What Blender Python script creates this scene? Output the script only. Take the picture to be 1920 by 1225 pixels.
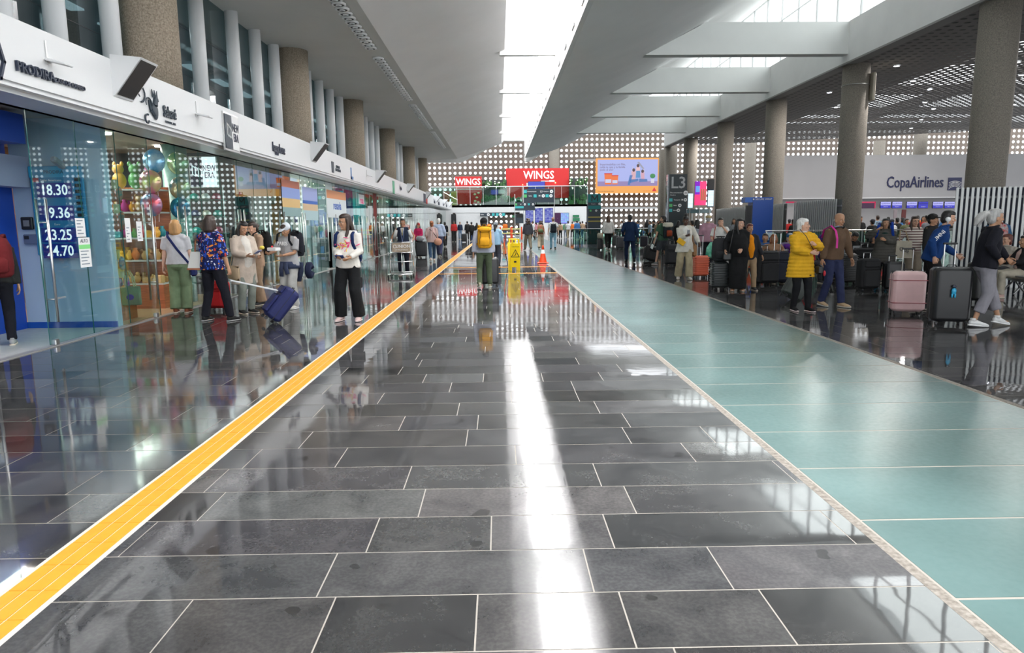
import bpy, bmesh, math, random
import numpy as np
from mathutils import Vector, Matrix, Euler, noise
random.seed(7)
SC = bpy.context.scene
for o in list(bpy.data.objects): bpy.data.objects.remove(o)
# ---------------------------------------------------------------- camera
FPX, CXP, CYP, EYE = 1290.0, 960.0, 612.5, 1.56
def nrm(v): v = np.array(v, float); return v/np.linalg.norm(v)
_dy = nrm([935-CXP, CYP-418.5, -FPX]); _up = np.array([-.009, 1, .15]); _up = _up-_up.dot(_dy)*_dy; _dz = nrm(_up); _dx = np.cross(_dy, _dz)
CM = np.array([_dx, _dy, _dz])
cd = bpy.data.cameras.new('camera'); cd.sensor_width = 36; cd.lens = FPX/1920*36; cd.clip_start = .05; cd.clip_end = 500
cam = bpy.data.objects.new('camera', cd); SC.collection.objects.link(cam); SC.camera = cam
cam.matrix_world = Matrix([[*CM[0], 0], [*CM[1], 0], [*CM[2], EYE], [0, 0, 0, 1]])
def ray(px, py): return CM@np.array([(px-CXP)/FPX, -(py-CYP)/FPX, -1.])
def G(px, py, z=0): r = ray(px, py); return r*((z-EYE)/r[2])+[0, 0, EYE]      # point of height z seen at a pixel
def atX(px, py, X): r = ray(px, py); return r*(X/r[0])+[0, 0, EYE]
def atY(px, py, Y): r = ray(px, py); return r*(Y/r[1])+[0, 0, EYE]
# ---------------------------------------------------------------- world, lights, exposure
w = bpy.data.worlds.new('world'); SC.world = w; w.use_nodes = True
nt = w.node_tree; bg = nt.nodes['Background']; bg.inputs[0].default_value = (.93, .97, 1, 1); bg.inputs[1].default_value = 1.35
SC.view_settings.view_transform = 'Standard'; SC.view_settings.look = 'None'; SC.view_settings.gamma = 1
SC.view_settings.exposure = 1.0; SC.view_settings.use_curve_mapping = False
cy = SC.cycles
try:
    cy.use_denoising = True; cy.max_bounces = 9; cy.diffuse_bounces = 4; cy.glossy_bounces = 4; cy.transmission_bounces = 4
    cy.transparent_max_bounces = 16; cy.sample_clamp_indirect = 4; cy.caustics_reflective = False; cy.caustics_refractive = False
except Exception: pass
def area(name, loc, rot, sx, sy, power, col=(1, 1, 1)):
    l = bpy.data.lights.new(name, 'AREA'); l.shape = 'RECTANGLE'; l.size = sx; l.size_y = sy; l.energy = power; l.color = col
    o = bpy.data.objects.new(name, l); SC.collection.objects.link(o); o.location = loc; o.rotation_euler = rot
    return o
R = math.radians
# daylight falling through the roof skylight, the clerestory and the open end of the hall
area('skylight_daylight', (1.45, 22, 9.35), (0, R(-32), 0), 1.0, 60, 3800)
area('clerestory_daylight', (13.6, 20, 10.2), (0, R(-68), R(180)), 3.0, 62, 850)
area('gallery_fill_light', (-8.3, 26, 6.28), (0, 0, 0), .25, 52, 380)  # fill strip added to brighten the gallery behind the glass

# ---------------------------------------------------------------- materials
MATS = {}
def col4(c): return (c[0], c[1], c[2], 1)
def mat(name, c=(.8, .8, .8), rough=.5, metal=0, var=0.0, scale=6.0, bump=0.0, bscale=30, coat=0, emit=None, estr=1, spec=.5, c2=None, stretch=None):
    if name in MATS: return MATS[name]
    m = bpy.data.materials.new(name); m.use_nodes = True; N = m.node_tree.nodes; L = m.node_tree.links; b = N['Principled BSDF']
    b.inputs['Base Color'].default_value = col4(c); b.inputs['Roughness'].default_value = rough; b.inputs['Metallic'].default_value = metal
    b.inputs['Coat Weight'].default_value = coat; b.inputs['Specular IOR Level'].default_value = spec
    if emit is not None:
        b.inputs['Emission Color'].default_value = col4(emit); b.inputs['Emission Strength'].default_value = estr
    if var > 0 or c2 is not None:
        tc = N.new('ShaderNodeTexCoord'); mp = N.new('ShaderNodeMapping'); L.new(tc.outputs['Object'], mp.inputs[0])
        if stretch: mp.inputs['Scale'].default_value = stretch
        n = N.new('ShaderNodeTexNoise'); n.inputs['Scale'].default_value = scale; n.inputs['Detail'].default_value = 6; L.new(mp.outputs[0], n.inputs['Vector'])
        r = N.new('ShaderNodeValToRGB'); L.new(n.outputs['Fac'], r.inputs[0])
        a = [x*(1-var) for x in c]; d = c2 if c2 is not None else [min(1, x*(1+var)) for x in c]
        r.color_ramp.elements[0].position = .33; r.color_ramp.elements[1].position = .67
        r.color_ramp.elements[0].color = col4(a); r.color_ramp.elements[1].color = col4(d)
        L.new(r.outputs[0], b.inputs['Base Color'])
    if bump > 0:
        tc = N.new('ShaderNodeTexCoord'); n2 = N.new('ShaderNodeTexNoise'); n2.inputs['Scale'].default_value = bscale; n2.inputs['Detail'].default_value = 5
        L.new(tc.outputs['Object'], n2.inputs['Vector'])
        bp = N.new('ShaderNodeBump'); bp.inputs['Strength'].default_value = bump; bp.inputs['Distance'].default_value = .02
        L.new(n2.outputs['Fac'], bp.inputs['Height']); L.new(bp.outputs[0], b.inputs['Normal'])
    m.diffuse_color = col4(c); MATS[name] = m
    return m
def fab(c, name=None):     # cloth
    name = name or 'cloth_%02x%02x%02x' % tuple(int(max(0, min(1, x))*255) for x in c)
    return mat(name, c, .85, var=.1, scale=9, bump=.35, bscale=16, spec=.2)
def skin(c): return mat('skin_%02x%02x%02x' % tuple(int(x*255) for x in c), c, .5, var=.06, scale=14, spec=.35)
def hairm(c): return mat('hair_%02x%02x%02x' % tuple(int(x*255) for x in c), c, .42, var=.25, scale=22, bump=.3, bscale=70, stretch=(1, 1, .15))
def glassm(name, tint=(.80, .93, .90), refl=1.0, thick=1.5):
    if name in MATS: return MATS[name]
    m = bpy.data.materials.new(name); m.use_nodes = True; N = m.node_tree.nodes; L = m.node_tree.links
    for n in list(N): N.remove(n)
    out = N.new('ShaderNodeOutputMaterial'); t = N.new('ShaderNodeBsdfTransparent'); t.inputs[0].default_value = col4(tint)
    g = N.new('ShaderNodeBsdfGlossy'); g.inputs['Roughness'].default_value = .015; g.inputs[0].default_value = (1, 1, 1, 1)
    # reflectance of one glass surface from either side (Schlick)
    ge = N.new('ShaderNodeNewGeometry'); dt = N.new('ShaderNodeVectorMath'); dt.operation = 'DOT_PRODUCT'; L.new(ge.outputs['Normal'], dt.inputs[0]); L.new(ge.outputs['Incoming'], dt.inputs[1])
    ab = N.new('ShaderNodeMath'); ab.operation = 'ABSOLUTE'; L.new(dt.outputs['Value'], ab.inputs[0]); sb = N.new('ShaderNodeMath'); sb.operation = 'SUBTRACT'; sb.inputs[0].default_value = 1; L.new(ab.outputs[0], sb.inputs[1])
    pw = N.new('ShaderNodeMath'); pw.operation = 'POWER'; pw.inputs[1].default_value = 5; L.new(sb.outputs[0], pw.inputs[0]); ml = N.new('ShaderNodeMath'); ml.operation = 'MULTIPLY_ADD'; ml.inputs[1].default_value = .95*min(1, refl); ml.inputs[2].default_value = .045*refl; L.new(pw.outputs[0], ml.inputs[0])
    mx = N.new('ShaderNodeMixShader'); L.new(ml.outputs[0], mx.inputs[0]); L.new(t.outputs[0], mx.inputs[1]); L.new(g.outputs[0], mx.inputs[2])
    L.new(mx.outputs[0], out.inputs[0]); MATS[name] = m
    return m
def attr_tile_mat():       # dark basalt slabs: tint attribute per slab, veins, stains, polished with duller patches
    m = bpy.data.materials.new('basalt_slab'); m.use_nodes = True; N = m.node_tree.nodes; L = m.node_tree.links; b = N['Principled BSDF']
    tc = N.new('ShaderNodeTexCoord'); geo = N.new('ShaderNodeNewGeometry'); at = N.new('ShaderNodeAttribute'); at.attribute_name = 'tint'
    n = N.new('ShaderNodeTexNoise'); n.inputs['Scale'].default_value = 3.2; n.inputs['Detail'].default_value = 9; n.inputs['Roughness'].default_value = .68; n.inputs['Distortion'].default_value = .6
    L.new(geo.outputs['Position'], n.inputs['Vector'])
    r = N.new('ShaderNodeValToRGB'); r.color_ramp.elements[0].position = .3; r.color_ramp.elements[1].position = .72
    r.color_ramp.elements[0].color = (.043, .043, .046, 1); r.color_ramp.elements[1].color = (.105, .103, .103, 1)
    L.new(n.outputs['Fac'], r.inputs[0])
    mx = N.new('ShaderNodeMix'); mx.data_type = 'RGBA'; mx.blend_type = 'MULTIPLY'; mx.inputs[0].default_value = 1
    L.new(r.outputs[0], mx.inputs[6]); L.new(at.outputs['Color'], mx.inputs[7])
    sp = N.new('ShaderNodeTexNoise'); sp.inputs['Scale'].default_value = 55; sp.inputs['Detail'].default_value = 3; L.new(geo.outputs['Position'], sp.inputs['Vector'])
    sr = N.new('ShaderNodeValToRGB'); sr.color_ramp.elements[0].position = .42; sr.color_ramp.elements[0].color = (.86, .86, .88, 1); sr.color_ramp.elements[1].position = .6; sr.color_ramp.elements[1].color = (1.06, 1.06, 1.06, 1)
    L.new(sp.outputs['Fac'], sr.inputs[0])
    m2 = N.new('ShaderNodeMix'); m2.data_type = 'RGBA'; m2.blend_type = 'MULTIPLY'; m2.inputs[0].default_value = 1
    L.new(mx.outputs[2], m2.inputs[6]); L.new(sr.outputs[0], m2.inputs[7])
    # stains
    st = N.new('ShaderNodeTexNoise'); st.inputs['Scale'].default_value = 5.5; st.inputs['Detail'].default_value = 1.5; L.new(geo.outputs['Position'], st.inputs['Vector'])
    stc = N.new('ShaderNodeValToRGB'); stc.color_ramp.elements[0].position = .27; stc.color_ramp.elements[0].color = (.38, .38, .38, 1); stc.color_ramp.elements[1].position = .30; stc.color_ramp.elements[1].color = (1, 1, 1, 1)
    L.new(st.outputs['Fac'], stc.inputs[0])
    m3 = N.new('ShaderNodeMix'); m3.data_type = 'RGBA'; m3.blend_type = 'MULTIPLY'; m3.inputs[0].default_value = .8
    L.new(m2.outputs[2], m3.inputs[6]); L.new(stc.outputs[0], m3.inputs[7]); L.new(m3.outputs[2], b.inputs['Base Color'])
    rn = N.new('ShaderNodeTexNoise'); rn.inputs['Scale'].default_value = .55; rn.inputs['Detail'].default_value = 3; L.new(geo.outputs['Position'], rn.inputs['Vector'])
    rr = N.new('ShaderNodeMapRange'); rr.inputs[1].default_value = .35; rr.inputs[2].default_value = .7; rr.inputs[3].default_value = .02; rr.inputs[4].default_value = .11
    L.new(rn.outputs['Fac'], rr.inputs[0]); L.new(rr.outputs[0], b.inputs['Roughness'])
    b.inputs['IOR'].default_value = 1.6; b.inputs['Specular IOR Level'].default_value = .62
    bn = N.new('ShaderNodeTexNoise'); bn.inputs['Scale'].default_value = 2.2; bn.inputs['Detail'].default_value = 2; L.new(geo.outputs['Position'], bn.inputs['Vector'])
    bp = N.new('ShaderNodeBump'); bp.inputs['Strength'].default_value = .05; bp.inputs['Distance'].default_value = .02; L.new(bn.outputs['Fac'], bp.inputs['Height']); L.new(bp.outputs[0], b.inputs['Normal'])
    MATS['slab'] = m; return m
def concrete(name, a, d, bump=.5, bs=40):
    return mat(name, a, .85, var=.1, scale=38, bump=bump, bscale=bs, c2=d, spec=.2)
WHITE = mat('white_plaster', (.80, .80, .79), .6, var=.03, scale=1.2)
WHITE2 = mat('white_metal', (.82, .83, .84), .35)
CONC = concrete('exposed_aggregate_concrete', (.28, .235, .18), (.46, .39, .31), .7, 55)
CONCD = concrete('grey_brown_concrete', (.20, .18, .155), (.30, .27, .23), .4, 8)
PERF = concrete('perforated_wall_concrete', (.145, .118, .10), (.20, .165, .14), .2, 8)
STEEL = mat('brushed_steel', (.62, .62, .62), .28, 1)
DARK = mat('dark_grey', (.03, .033, .038), .45)
BLACK = mat('black_plastic', (.012, .012, .014), .4)
SIGN = mat('sign_slate', (.035, .05, .068), .45)
TEAL = mat('sign_teal', (.0, .20, .21), .45)
ORANGE = mat('orange_plastic', (.85, .12, .02), .45)
WPRINT = mat('white_print', (.9, .9, .9), .5)
GLASS = glassm('storefront_glass', (.80, .92, .90), 1.3, 1.5)
GLASSE = mat('glass_edge', (.03, .14, .12), .2)
GLASSC = glassm('clear_glass', (.93, .96, .95), 1.0)
GLASSR = glassm('green_rail_glass', (.55, .75, .68), 1.2)
def em(name, c, s=1.0):
    s = s*.5 if s < 1.9 else s
    return mat(name, (.0, .0, .0), .4, emit=c, estr=s)

# ---------------------------------------------------------------- mesh builder
def fr(axis, ref=(1, 0, 0)):
    t = Vector(axis).normalized(); u = Vector(ref)
    u = u-u.dot(t)*t
    if u.length < 1e-4: u = Vector((0, 1, 0))-t*t.y
    u.normalize(); return t, u, t.cross(u)
class MB:
    def __init__(s): s.v = []; s.f = []; s.m = []; s.mi = 0
    def _f(s, f): s.f.append(f); s.m.append(s.mi)
    def box(s, c, d, rot=None, taper=None):
        n = len(s.v); c = Vector(c); hx, hy, hz = d[0]/2, d[1]/2, d[2]/2; tp = taper or 1
        for z in (-1, 1):
            k = tp if z > 0 else 1
            for x, y in ((-1, -1), (1, -1), (1, 1), (-1, 1)):
                p = Vector((x*hx*k, y*hy*k, z*hz))
                if rot is not None: p = rot@p
                s.v.append(tuple(c+p))
        for f in ((3, 2, 1, 0), (4, 5, 6, 7), (0, 1, 5, 4), (1, 2, 6, 5), (2, 3, 7, 6), (3, 0, 4, 7)): s._f(tuple(n+i for i in f))
        return s
    def bb(s, a, b): return s.box([(a[i]+b[i])/2 for i in range(3)], [abs(b[i]-a[i]) for i in range(3)])
    def rbox(s, c, d, r=.02, rot=None):     # box with chamfered edges
        c = Vector(c); h = [x/2 for x in d]; r = min(r, min(h)*.9); pts = []
        n = len(s.v); ring = []
        for z, k in ((-h[2], r), (-h[2]+r, 0), (h[2]-r, 0), (h[2], r)):
            X = h[0]-k; Y = h[1]-k; q = r
            rr = [(-X+q, -Y), (X-q, -Y), (X, -Y+q), (X, Y-q), (X-q, Y), (-X+q, Y), (-X, Y-q), (-X, -Y+q)]
            for x, y in rr:
                p = Vector((x, y, z)); p = rot@p if rot is not None else p
                s.v.append(tuple(c+p))
        for j in range(3):
            for i in range(8):
                a = n+j*8+i; b = n+j*8+(i+1) % 8; s._f((a, b, b+8, a+8))
        s._f(tuple(n+i for i in range(7, -1, -1))); s._f(tuple(n+24+i for i in range(8)))
        return s
    def tube(s, pts, rad, seg=8, ref=(1, 0, 0), cap=True, follow=True):
        n0 = len(s.v); P = [Vector(p) for p in pts]; k = len(P)
        if not isinstance(rad, (list, tuple)): rad = [rad]*k
        for i, p in enumerate(P):
            t = (P[min(i+1, k-1)]-P[max(i-1, 0)])
            if t.length < 1e-6: t = Vector((0, 0, 1))
            t, u, vv = fr(t, ref) if follow else fr((0, 0, 1), ref)
            ra = rad[i]; a, b = (ra, ra) if not isinstance(ra, (list, tuple)) else ra
            for j in range(seg):
                th = 2*math.pi*j/seg; s.v.append(tuple(p+u*(a*math.cos(th))+vv*(b*math.sin(th))))
        for i in range(k-1):
            for j in range(seg):
                a = n0+i*seg+j; b = n0+i*seg+(j+1) % seg; s._f((a, b, b+seg, a+seg))
        if cap:
            s._f(tuple(n0+j for j in range(seg-1, -1, -1))); s._f(tuple(n0+(k-1)*seg+j for j in range(seg)))
        return s
    def ell(s, c, r, seg=10, rings=6, rot=None):
        pts = []; n0 = len(s.v); c = Vector(c)
        def add(p):
            p = Vector(p); p = rot@p if rot is not None else p
            s.v.append(tuple(c+p))
        add((0, 0, -r[2]))
        for i in range(1, rings):
            ph = math.pi*i/rings-math.pi/2
            for j in range(seg):
                th = 2*math.pi*j/seg; add((r[0]*math.cos(ph)*math.cos(th), r[1]*math.cos(ph)*math.sin(th), r[2]*math.sin(ph)))
        add((0, 0, r[2])); e = len(s.v)-1
        for j in range(seg):
            s._f((n0, n0+1+(j+1) % seg, n0+1+j)); b = n0+1+(rings-2)*seg; s._f((e, b+j, b+(j+1) % seg))
        for i in range(rings-2):
            for j in range(seg):
                a = n0+1+i*seg+j; b = n0+1+i*seg+(j+1) % seg; s._f((a, b, b+seg, a+seg))
        return s
    def prism(s, poly, a, b, axis='x'):       # polygon extruded along an axis from a to b
        n = len(s.v); k = len(poly)
        for t in (a, b):
            for p, q in poly: s.v.append({'x': (t, p, q), 'y': (p, t, q), 'z': (p, q, t)}[axis])
        for i in range(k): s._f((n+i, n+(i+1) % k, n+k+(i+1) % k, n+k+i))
        s._f(tuple(n+i for i in range(k-1, -1, -1))); s._f(tuple(n+k+i for i in range(k)))
        return s
    def quad(s, a, b, c, d):
        n = len(s.v); s.v += [tuple(a), tuple(b), tuple(c), tuple(d)]; s._f((n, n+1, n+2, n+3)); return s
    def torus(s, c, R1, r, axis=(0, 0, 1), seg=16, a0=0, a1=2*math.pi):
        t, u, v = fr(axis); c = Vector(c); pts = [c+u*(R1*math.cos(a0+(a1-a0)*i/seg))+v*(R1*math.sin(a0+(a1-a0)*i/seg)) for i in range(seg+1)]
        return s.tube(pts, r, 6, ref=tuple(t))
    def mesh(s, name, mats, smooth=False):
        me = bpy.data.meshes.new(name); me.from_pydata(s.v, [], s.f); me.update()
        for m in (mats if isinstance(mats, (list, tuple)) else [mats]): me.materials.append(m)
        if any(s.m): me.polygons.foreach_set('material_index', s.m)
        bm = bmesh.new(); bm.from_mesh(me); bmesh.ops.recalc_face_normals(bm, faces=bm.faces); bm.to_mesh(me); bm.free()
        if smooth: me.shade_smooth()
        return me
    def build(s, name, mats, parent=None, smooth=False, **kw): return link(s.mesh(name, mats, smooth), name, parent, **kw)
def link(me, name, parent=None, label=None, category=None, group=None, kind=None, loc=None, rotz=None):
    o = bpy.data.objects.new(name, me); SC.collection.objects.link(o)
    if parent is not None: o.parent = parent
    if loc is not None: o.location = loc
    if rotz is not None: o.rotation_euler = (0, 0, rotz)
    for k, v in (('label', label), ('category', category), ('group', group), ('kind', kind)):
        if v: o[k] = v
    return o
def thing(name, label, cat, loc=(0, 0, 0), rotz=0, group=None, kind=None):
    return link(None, name, None, label, cat, group, kind, loc, rotz)
def copy_thing(r, loc, rotz, label=None):
    c = r.copy(); SC.collection.objects.link(c); c.location = loc; c.rotation_euler = (0, 0, rotz)
    if label: c['label'] = label
    for ch in r.children:
        d = ch.copy(); SC.collection.objects.link(d); d.parent = c
        for g in ch.children:
            e = g.copy(); SC.collection.objects.link(e); e.parent = d
    return c
# evaluation scene for fonts and remeshing
TS = bpy.data.scenes.new('workshop'); TV = TS.view_layers[0]
def evaluated(o):
    TS.collection.objects.link(o); TV.update(); dg = TV.depsgraph
    me = bpy.data.meshes.new_from_object(o.evaluated_get(dg), depsgraph=dg)
    TS.collection.objects.unlink(o); d = o.data; bpy.data.objects.remove(o)
    return me
def text(s, size, m, loc, rot, parent, name='lettering', ext=.004, align='CENTER', sx=1.0, offset=0.0, res=2, shear=0, **kw):
    c = bpy.data.curves.new('t', 'FONT'); c.body = s; c.size = size; c.extrude = ext; c.align_x = align; c.align_y = 'CENTER'; c.resolution_u = res
    c.offset = min(offset, size*.012); c.shear = shear; c.space_line = .85
    me = evaluated(bpy.data.objects.new('t', c)); bpy.data.curves.remove(c)
    me.materials.clear(); me.materials.append(m)
    if sx != 1: me.transform(Matrix.Diagonal((sx, 1, 1, 1)))
    me.transform(Matrix.Translation(loc)@Euler(rot).to_matrix().to_4x4())
    return link(me, name, parent, **kw)
FX = (R(90), 0, R(90))      # reads on a face turned to +X
FY = (R(90), 0, 0)          # reads on a face turned to the camera
def remeshed(mb, voxel, it=2, fac=.5):
    me = mb.mesh('r', WHITE); o = bpy.data.objects.new('r', me)
    md = o.modifiers.new('r', 'REMESH'); md.mode = 'VOXEL'; md.voxel_size = voxel; md.use_smooth_shade = True
    if it: sm = o.modifiers.new('s', 'SMOOTH'); sm.factor = fac; sm.iterations = it
    r = evaluated(o); r.materials.clear(); bpy.data.meshes.remove(me)
    r.shade_smooth(); return r
def backpack_geo(parent, w_, d_, h_, c, c2_=None, straps=True, front=-1):
    MBb = MB(); MBb.tube([(0, 0, 0), (0, 0, .04), (0, 0, h_*.3), (0, 0, h_*.75), (0, 0, h_*.94), (0, 0, h_)], [(w_*.38, d_*.38), (w_*.47, d_*.47), (w_*.5, d_*.5), (w_*.48, d_*.47), (w_*.38, d_*.36), (w_*.15, d_*.15)], 18, follow=False)
    MBb.build('bag_body', fab(c), parent, True)
    q = MB(); q.tube([(0, front*d_*.42, h_*.10), (0, front*d_*.5, h_*.16), (0, front*d_*.5, h_*.42), (0, front*d_*.42, h_*.5)], [(w_*.25, d_*.1), (w_*.36, d_*.16), (w_*.36, d_*.16), (w_*.25, d_*.1)], 14, follow=False)
    q.build('front_pocket', fab(c2_ or c), parent, True)
    MB().tube([(-.05, -front*d_*.3, h_*.95), (-.03, -front*d_*.3, h_*1.06), (.03, -front*d_*.3, h_*1.06), (.05, -front*d_*.3, h_*.95)], .010, 6).build('grab_loop', fab(tuple(x*.6 for x in c)), parent)
# ================================================================ FLOOR
SLAB = attr_tile_mat()
GROUT = mat('pale_grout', (.36, .33, .29), .7)
floor = MB().bb((-11.5, -8, -.30), (60, 90, -.0015)).build('floor', GROUT, kind='structure')
floor['label'] = 'polished dark basalt floor of the concourse'
def tint_mesh(name, rects, tints):
    mb = MB()
    for (x0, x1, y0, y1) in rects: mb.bb((x0, y0, -.02), (x1, y1, 0))
    me = mb.mesh(name, SLAB); a = me.color_attributes.new('tint', 'FLOAT_COLOR', 'FACE' if False else 'CORNER')
    arr = np.ones((len(me.loops), 4), np.float32)
    for i, t in enumerate(tints): arr[i*24:(i+1)*24, :3] = t
    a.data.foreach_set('color', arr.ravel()); return me
TH = .395; rng = random.Random(3)
def rtint():
    t = rng.choice([.55, .75, .9, 1.0, 1.1, 1.25, 1.0, .9, 1.4]); return (t*rng.uniform(.97, 1.05), t, t*rng.uniform(.95, 1.04))
def rows(xa, xb, y0, n, skip=None):
    out = []
    for i in range(n):
        y = y0+i*TH; x = xa-rng.uniform(0, 1.15)
        while x < xb:
            x2 = x+rng.choice([1.18, 1.18, 1.18, .6]); a, b = max(x, xa), min(x2, xb)
            if b-a > .012: out.append((a+.0035, b-.0035, y+.0045, y+TH-.0045))
            x = x2
    return out
near = rows(-2.14+0, 1.82, .75, 31)+rows(-5.95, -2.14, .75+4*TH, 23)
near = [(a, b, c, d) for a, b, c, d in near]
nearR = rows(4.39, 12.5, 4.3, 20)
extra = []; ntile = 0
for r_ in near+nearR:
    if (r_[0] > 4 and r_[0] > r_[2]*.80+.6) or (r_[1] < 0 and abs(r_[1]) > r_[3]*.85+.4) or ntile >= 300: extra.append(r_); continue
    ntile += 1; link(tint_mesh('tile', [r_], [rtint()]), 'tile', floor)
print('tiles', ntile)
far = extra+rows(-2.14, 1.82, .75+31*TH, 185)+rows(-5.95, -2.14, .75+27*TH, 190)+rows(4.39, 12.5, 4.3+20*TH, 195)+rows(12.5, 24, 9, 120)+rows(-5.95, -2.14, -4.0, 16)+rows(4.39, 12.5, -4, 21)+rows(-2.14, 1.82, -4, 12)
link(tint_mesh('tile', far, [rtint() for _ in far]), 'tile', floor, kind='stuff')
link(tint_mesh('tile', rows(24, 52, 8, 190)+rows(12.5, 24, 9+120*TH, 66), [(1, 1, 1)]*9000), 'tile', floor, kind='stuff') if False else None
mat_fl2 = mat('far_polished_floor', (.05, .05, .055), .12, var=.25, scale=2)
MB().bb((12.5, 9+120*TH, -.02), (24, 90, 0)).bb((24, -4, -.02), (58, 90, 0)).bb((12.5, -4, -.02), (24, 9, 0)).build('far_paving', mat_fl2, floor)
# ---- tactile strip
YEL = mat('tactile_yellow', (.86, .35, .02), .45, var=.05, scale=12)
YELJ = mat('tactile_yellow_edge', (.62, .22, .01), .6)
strip = thing('tactile_strip', 'long yellow ribbed guiding strip running down the dark floor', 'floor strip', (-2.03, 2, 0))
MB().bb((-.135, -3, -.002), (.135, 57, .0015)).build('bedding', mat('pale_mortar', (.66, .62, .56), .7), strip)
def plate_mb(L0):
    mb = MB()
    for k in (-1, 0, 1): mb.prism([(k*.075-.036, .001), (k*.075+.036, .001), (k*.075+.030, .0075), (k*.075-.030, .0075)], 0, L0, 'y') if False else mb.bb((k*.075-.033, 0, .001), (k*.075+.033, L0, .006))
    return mb
pm = plate_mb(.222).mesh('tactile_plate', YEL)
for i in range(150): link(pm, 'tactile_plate', strip, loc=(0, -1.0+i*.2268, 0))
mb = MB()
for k in (-1, 0, 1): mb.bb((k*.075-.033, -1.0+150*.2268, .001), (k*.075+.033, 57, .006))
mb.build('tactile_plate', YEL, strip, kind='stuff')
for i, y in enumerate((21.55, 24.6)):
    t = thing('tactile_strip', ['yellow guiding strip crossing the floor in front of the wet floor sign', 'yellow guiding strip crossing the floor behind the wet floor sign'][i], 'floor strip', (0, y, 0), 0, None)
    MB().bb((-1.9, -.06, 0), (1.8, .06, .006)).build('tactile_bar', YEL, t)
# ---- glass walkway
def walk_mat():
    m = mat('frosted_green_glass', (.15, .36, .33), .34, coat=.35); N = m.node_tree.nodes; L = m.node_tree.links; b = N['Principled BSDF']
    b.inputs['Coat Roughness'].default_value = .22; b.inputs['Coat IOR'].default_value = 1.35
    g = N.new('ShaderNodeNewGeometry'); n = N.new('ShaderNodeTexNoise'); n.inputs['Scale'].default_value = .8; n.inputs['Detail'].default_value = 3; L.new(g.outputs['Position'], n.inputs['Vector'])
    r = N.new('ShaderNodeValToRGB'); r.color_ramp.elements[0].position = .3; r.color_ramp.elements[0].color = (.040, .098, .093, 1); r.color_ramp.elements[1].position = .72; r.color_ramp.elements[1].color = (.095, .185, .18, 1)
    L.new(n.outputs['Fac'], r.inputs[0]); L.new(r.outputs[0], b.inputs['Base Color'])
    sc = N.new('ShaderNodeTexNoise'); sc.inputs['Scale'].default_value = 26; sc.inputs['Detail'].default_value = 4; L.new(g.outputs['Position'], sc.inputs['Vector'])
    mr = N.new('ShaderNodeMapRange'); mr.inputs[1].default_value = .3; mr.inputs[2].default_value = .75; mr.inputs[3].default_value = .3; mr.inputs[4].default_value = .4
    L.new(sc.outputs['Fac'], mr.inputs[0]); L.new(mr.outputs[0], b.inputs['Roughness'])
    return m
WG = walk_mat()
walk = thing('glass_walkway', 'wide strip of sea-green frosted glass floor panels beside the basalt floor', 'walkway', (3.1, 2, 0))
PITCH = .767; y0 = 2.619-2*PITCH-2
MB().bb((-1.32, -3.5, -.05), (1.32, 76, -.012)).build('bed', mat('joint_green', (.16, .34, .26), .4, spec=.4), walk)
kb = concrete('worn_kerb', (.20, .175, .15), (.33, .30, .265), .3, 30)
for s in (-1, 1): MB().bb((s*1.23, -3.5, -.02), (s*1.285, 76, .0005)).build('kerb', kb, walk)
gm = MB().bb((-1.215, .009, -.013), (1.215, PITCH-.009, .0)).mesh('glass_panel', WG)
for i in range(101): link(gm, 'glass_panel', walk, loc=(0, y0-2*PITCH+i*PITCH, 0))
# ================================================================ LEFT SIDE: fascia, ceiling, posts, columns
FXF = -5.22; CZ = 6.33; YE = 53.0
LEFT = 'left'
fas = MB().prism([(FXF, 3.12), (FXF, 3.80), (-5.95, 3.80), (-5.95, 3.02), (-5.34, 3.02), (-5.34, 3.07), (-5.25, 3.07), (-5.25, 3.12)], -4, 78.3, 'y').build('trim_1', WHITE2, kind='structure')
fas['label'] = 'long white fascia above the shop fronts'
MB().bb((-6.35, -4, 3.80), (-5.95, 78, 4.0)).build('trim_2', WHITE, kind='structure')
# ceiling of the left aisle with its air nozzles
cl = MB().bb((-7.6, -8, CZ), (-3.0, YE, CZ+.4)).build('ceiling', mat('ceiling_left_white', (.66, .66, .64), .7, var=.03, scale=.8), kind='structure')
nz = MB(); nz.torus((0, 0, -.012), .135, .030, seg=14); nz.mi = 1; nz.tube([(0, 0, -.03), (0, 0, .0)], [.115, .11], 14); nz.mi = 0; nz.tube([(0, 0, -.055), (0, 0, -.022)], [.05, .075], 12, cap=False)
nzm = nz.mesh('air_nozzle', [WHITE2, BLACK], True)
y = 14.6; runs = []
for a, b, n in ((8.5, 14.2, 16), (15.2, 19.7, 14), (20.9, 27.6, 19), (28.9, 35.8, 20), (37.2, 44.7, 21)):
    rail = thing('air_diffuser_row', 'row of round air nozzles in the left ceiling, %s' % {8.5: 'nearest the camera', 15.2: 'in front of the second window bay', 20.9: 'in the middle of the line', 28.9: 'second from the far end', 37.2: 'at the far end'}[a], 'air diffuser', (-3.42, a, CZ))
    MB().bb((-.17, -.15, -.012), (.17, b-a+.15, 0)).build('plate', mat('diffuser_plate', (.52, .52, .50), .5), rail)
    for i in range(n): link(nzm, 'air_nozzle', rail, loc=(0, (b-a)*i/(n-1), -.024))
# sloping soffit from the aisle ceiling up to the skylight
slope = mat('white_soffit', (.87, .86, .86), .7, var=.025, scale=.7, bump=.15, bscale=3)
pr = [(-3.0, CZ), (-1.6, 6.80), (.28, 7.24), (.28, 7.25), (1.05, 8.3), (1.05, 8.7), (-3.0, 8.7)]
pr = [(-3.0, CZ), (.27, 7.40), (1.05, 8.35), (1.05, 8.8), (-3.0, 8.8)]
MB().prism(pr, -8, YE-.3, 'y').build('ceiling.001', slope, kind='structure')
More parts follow.
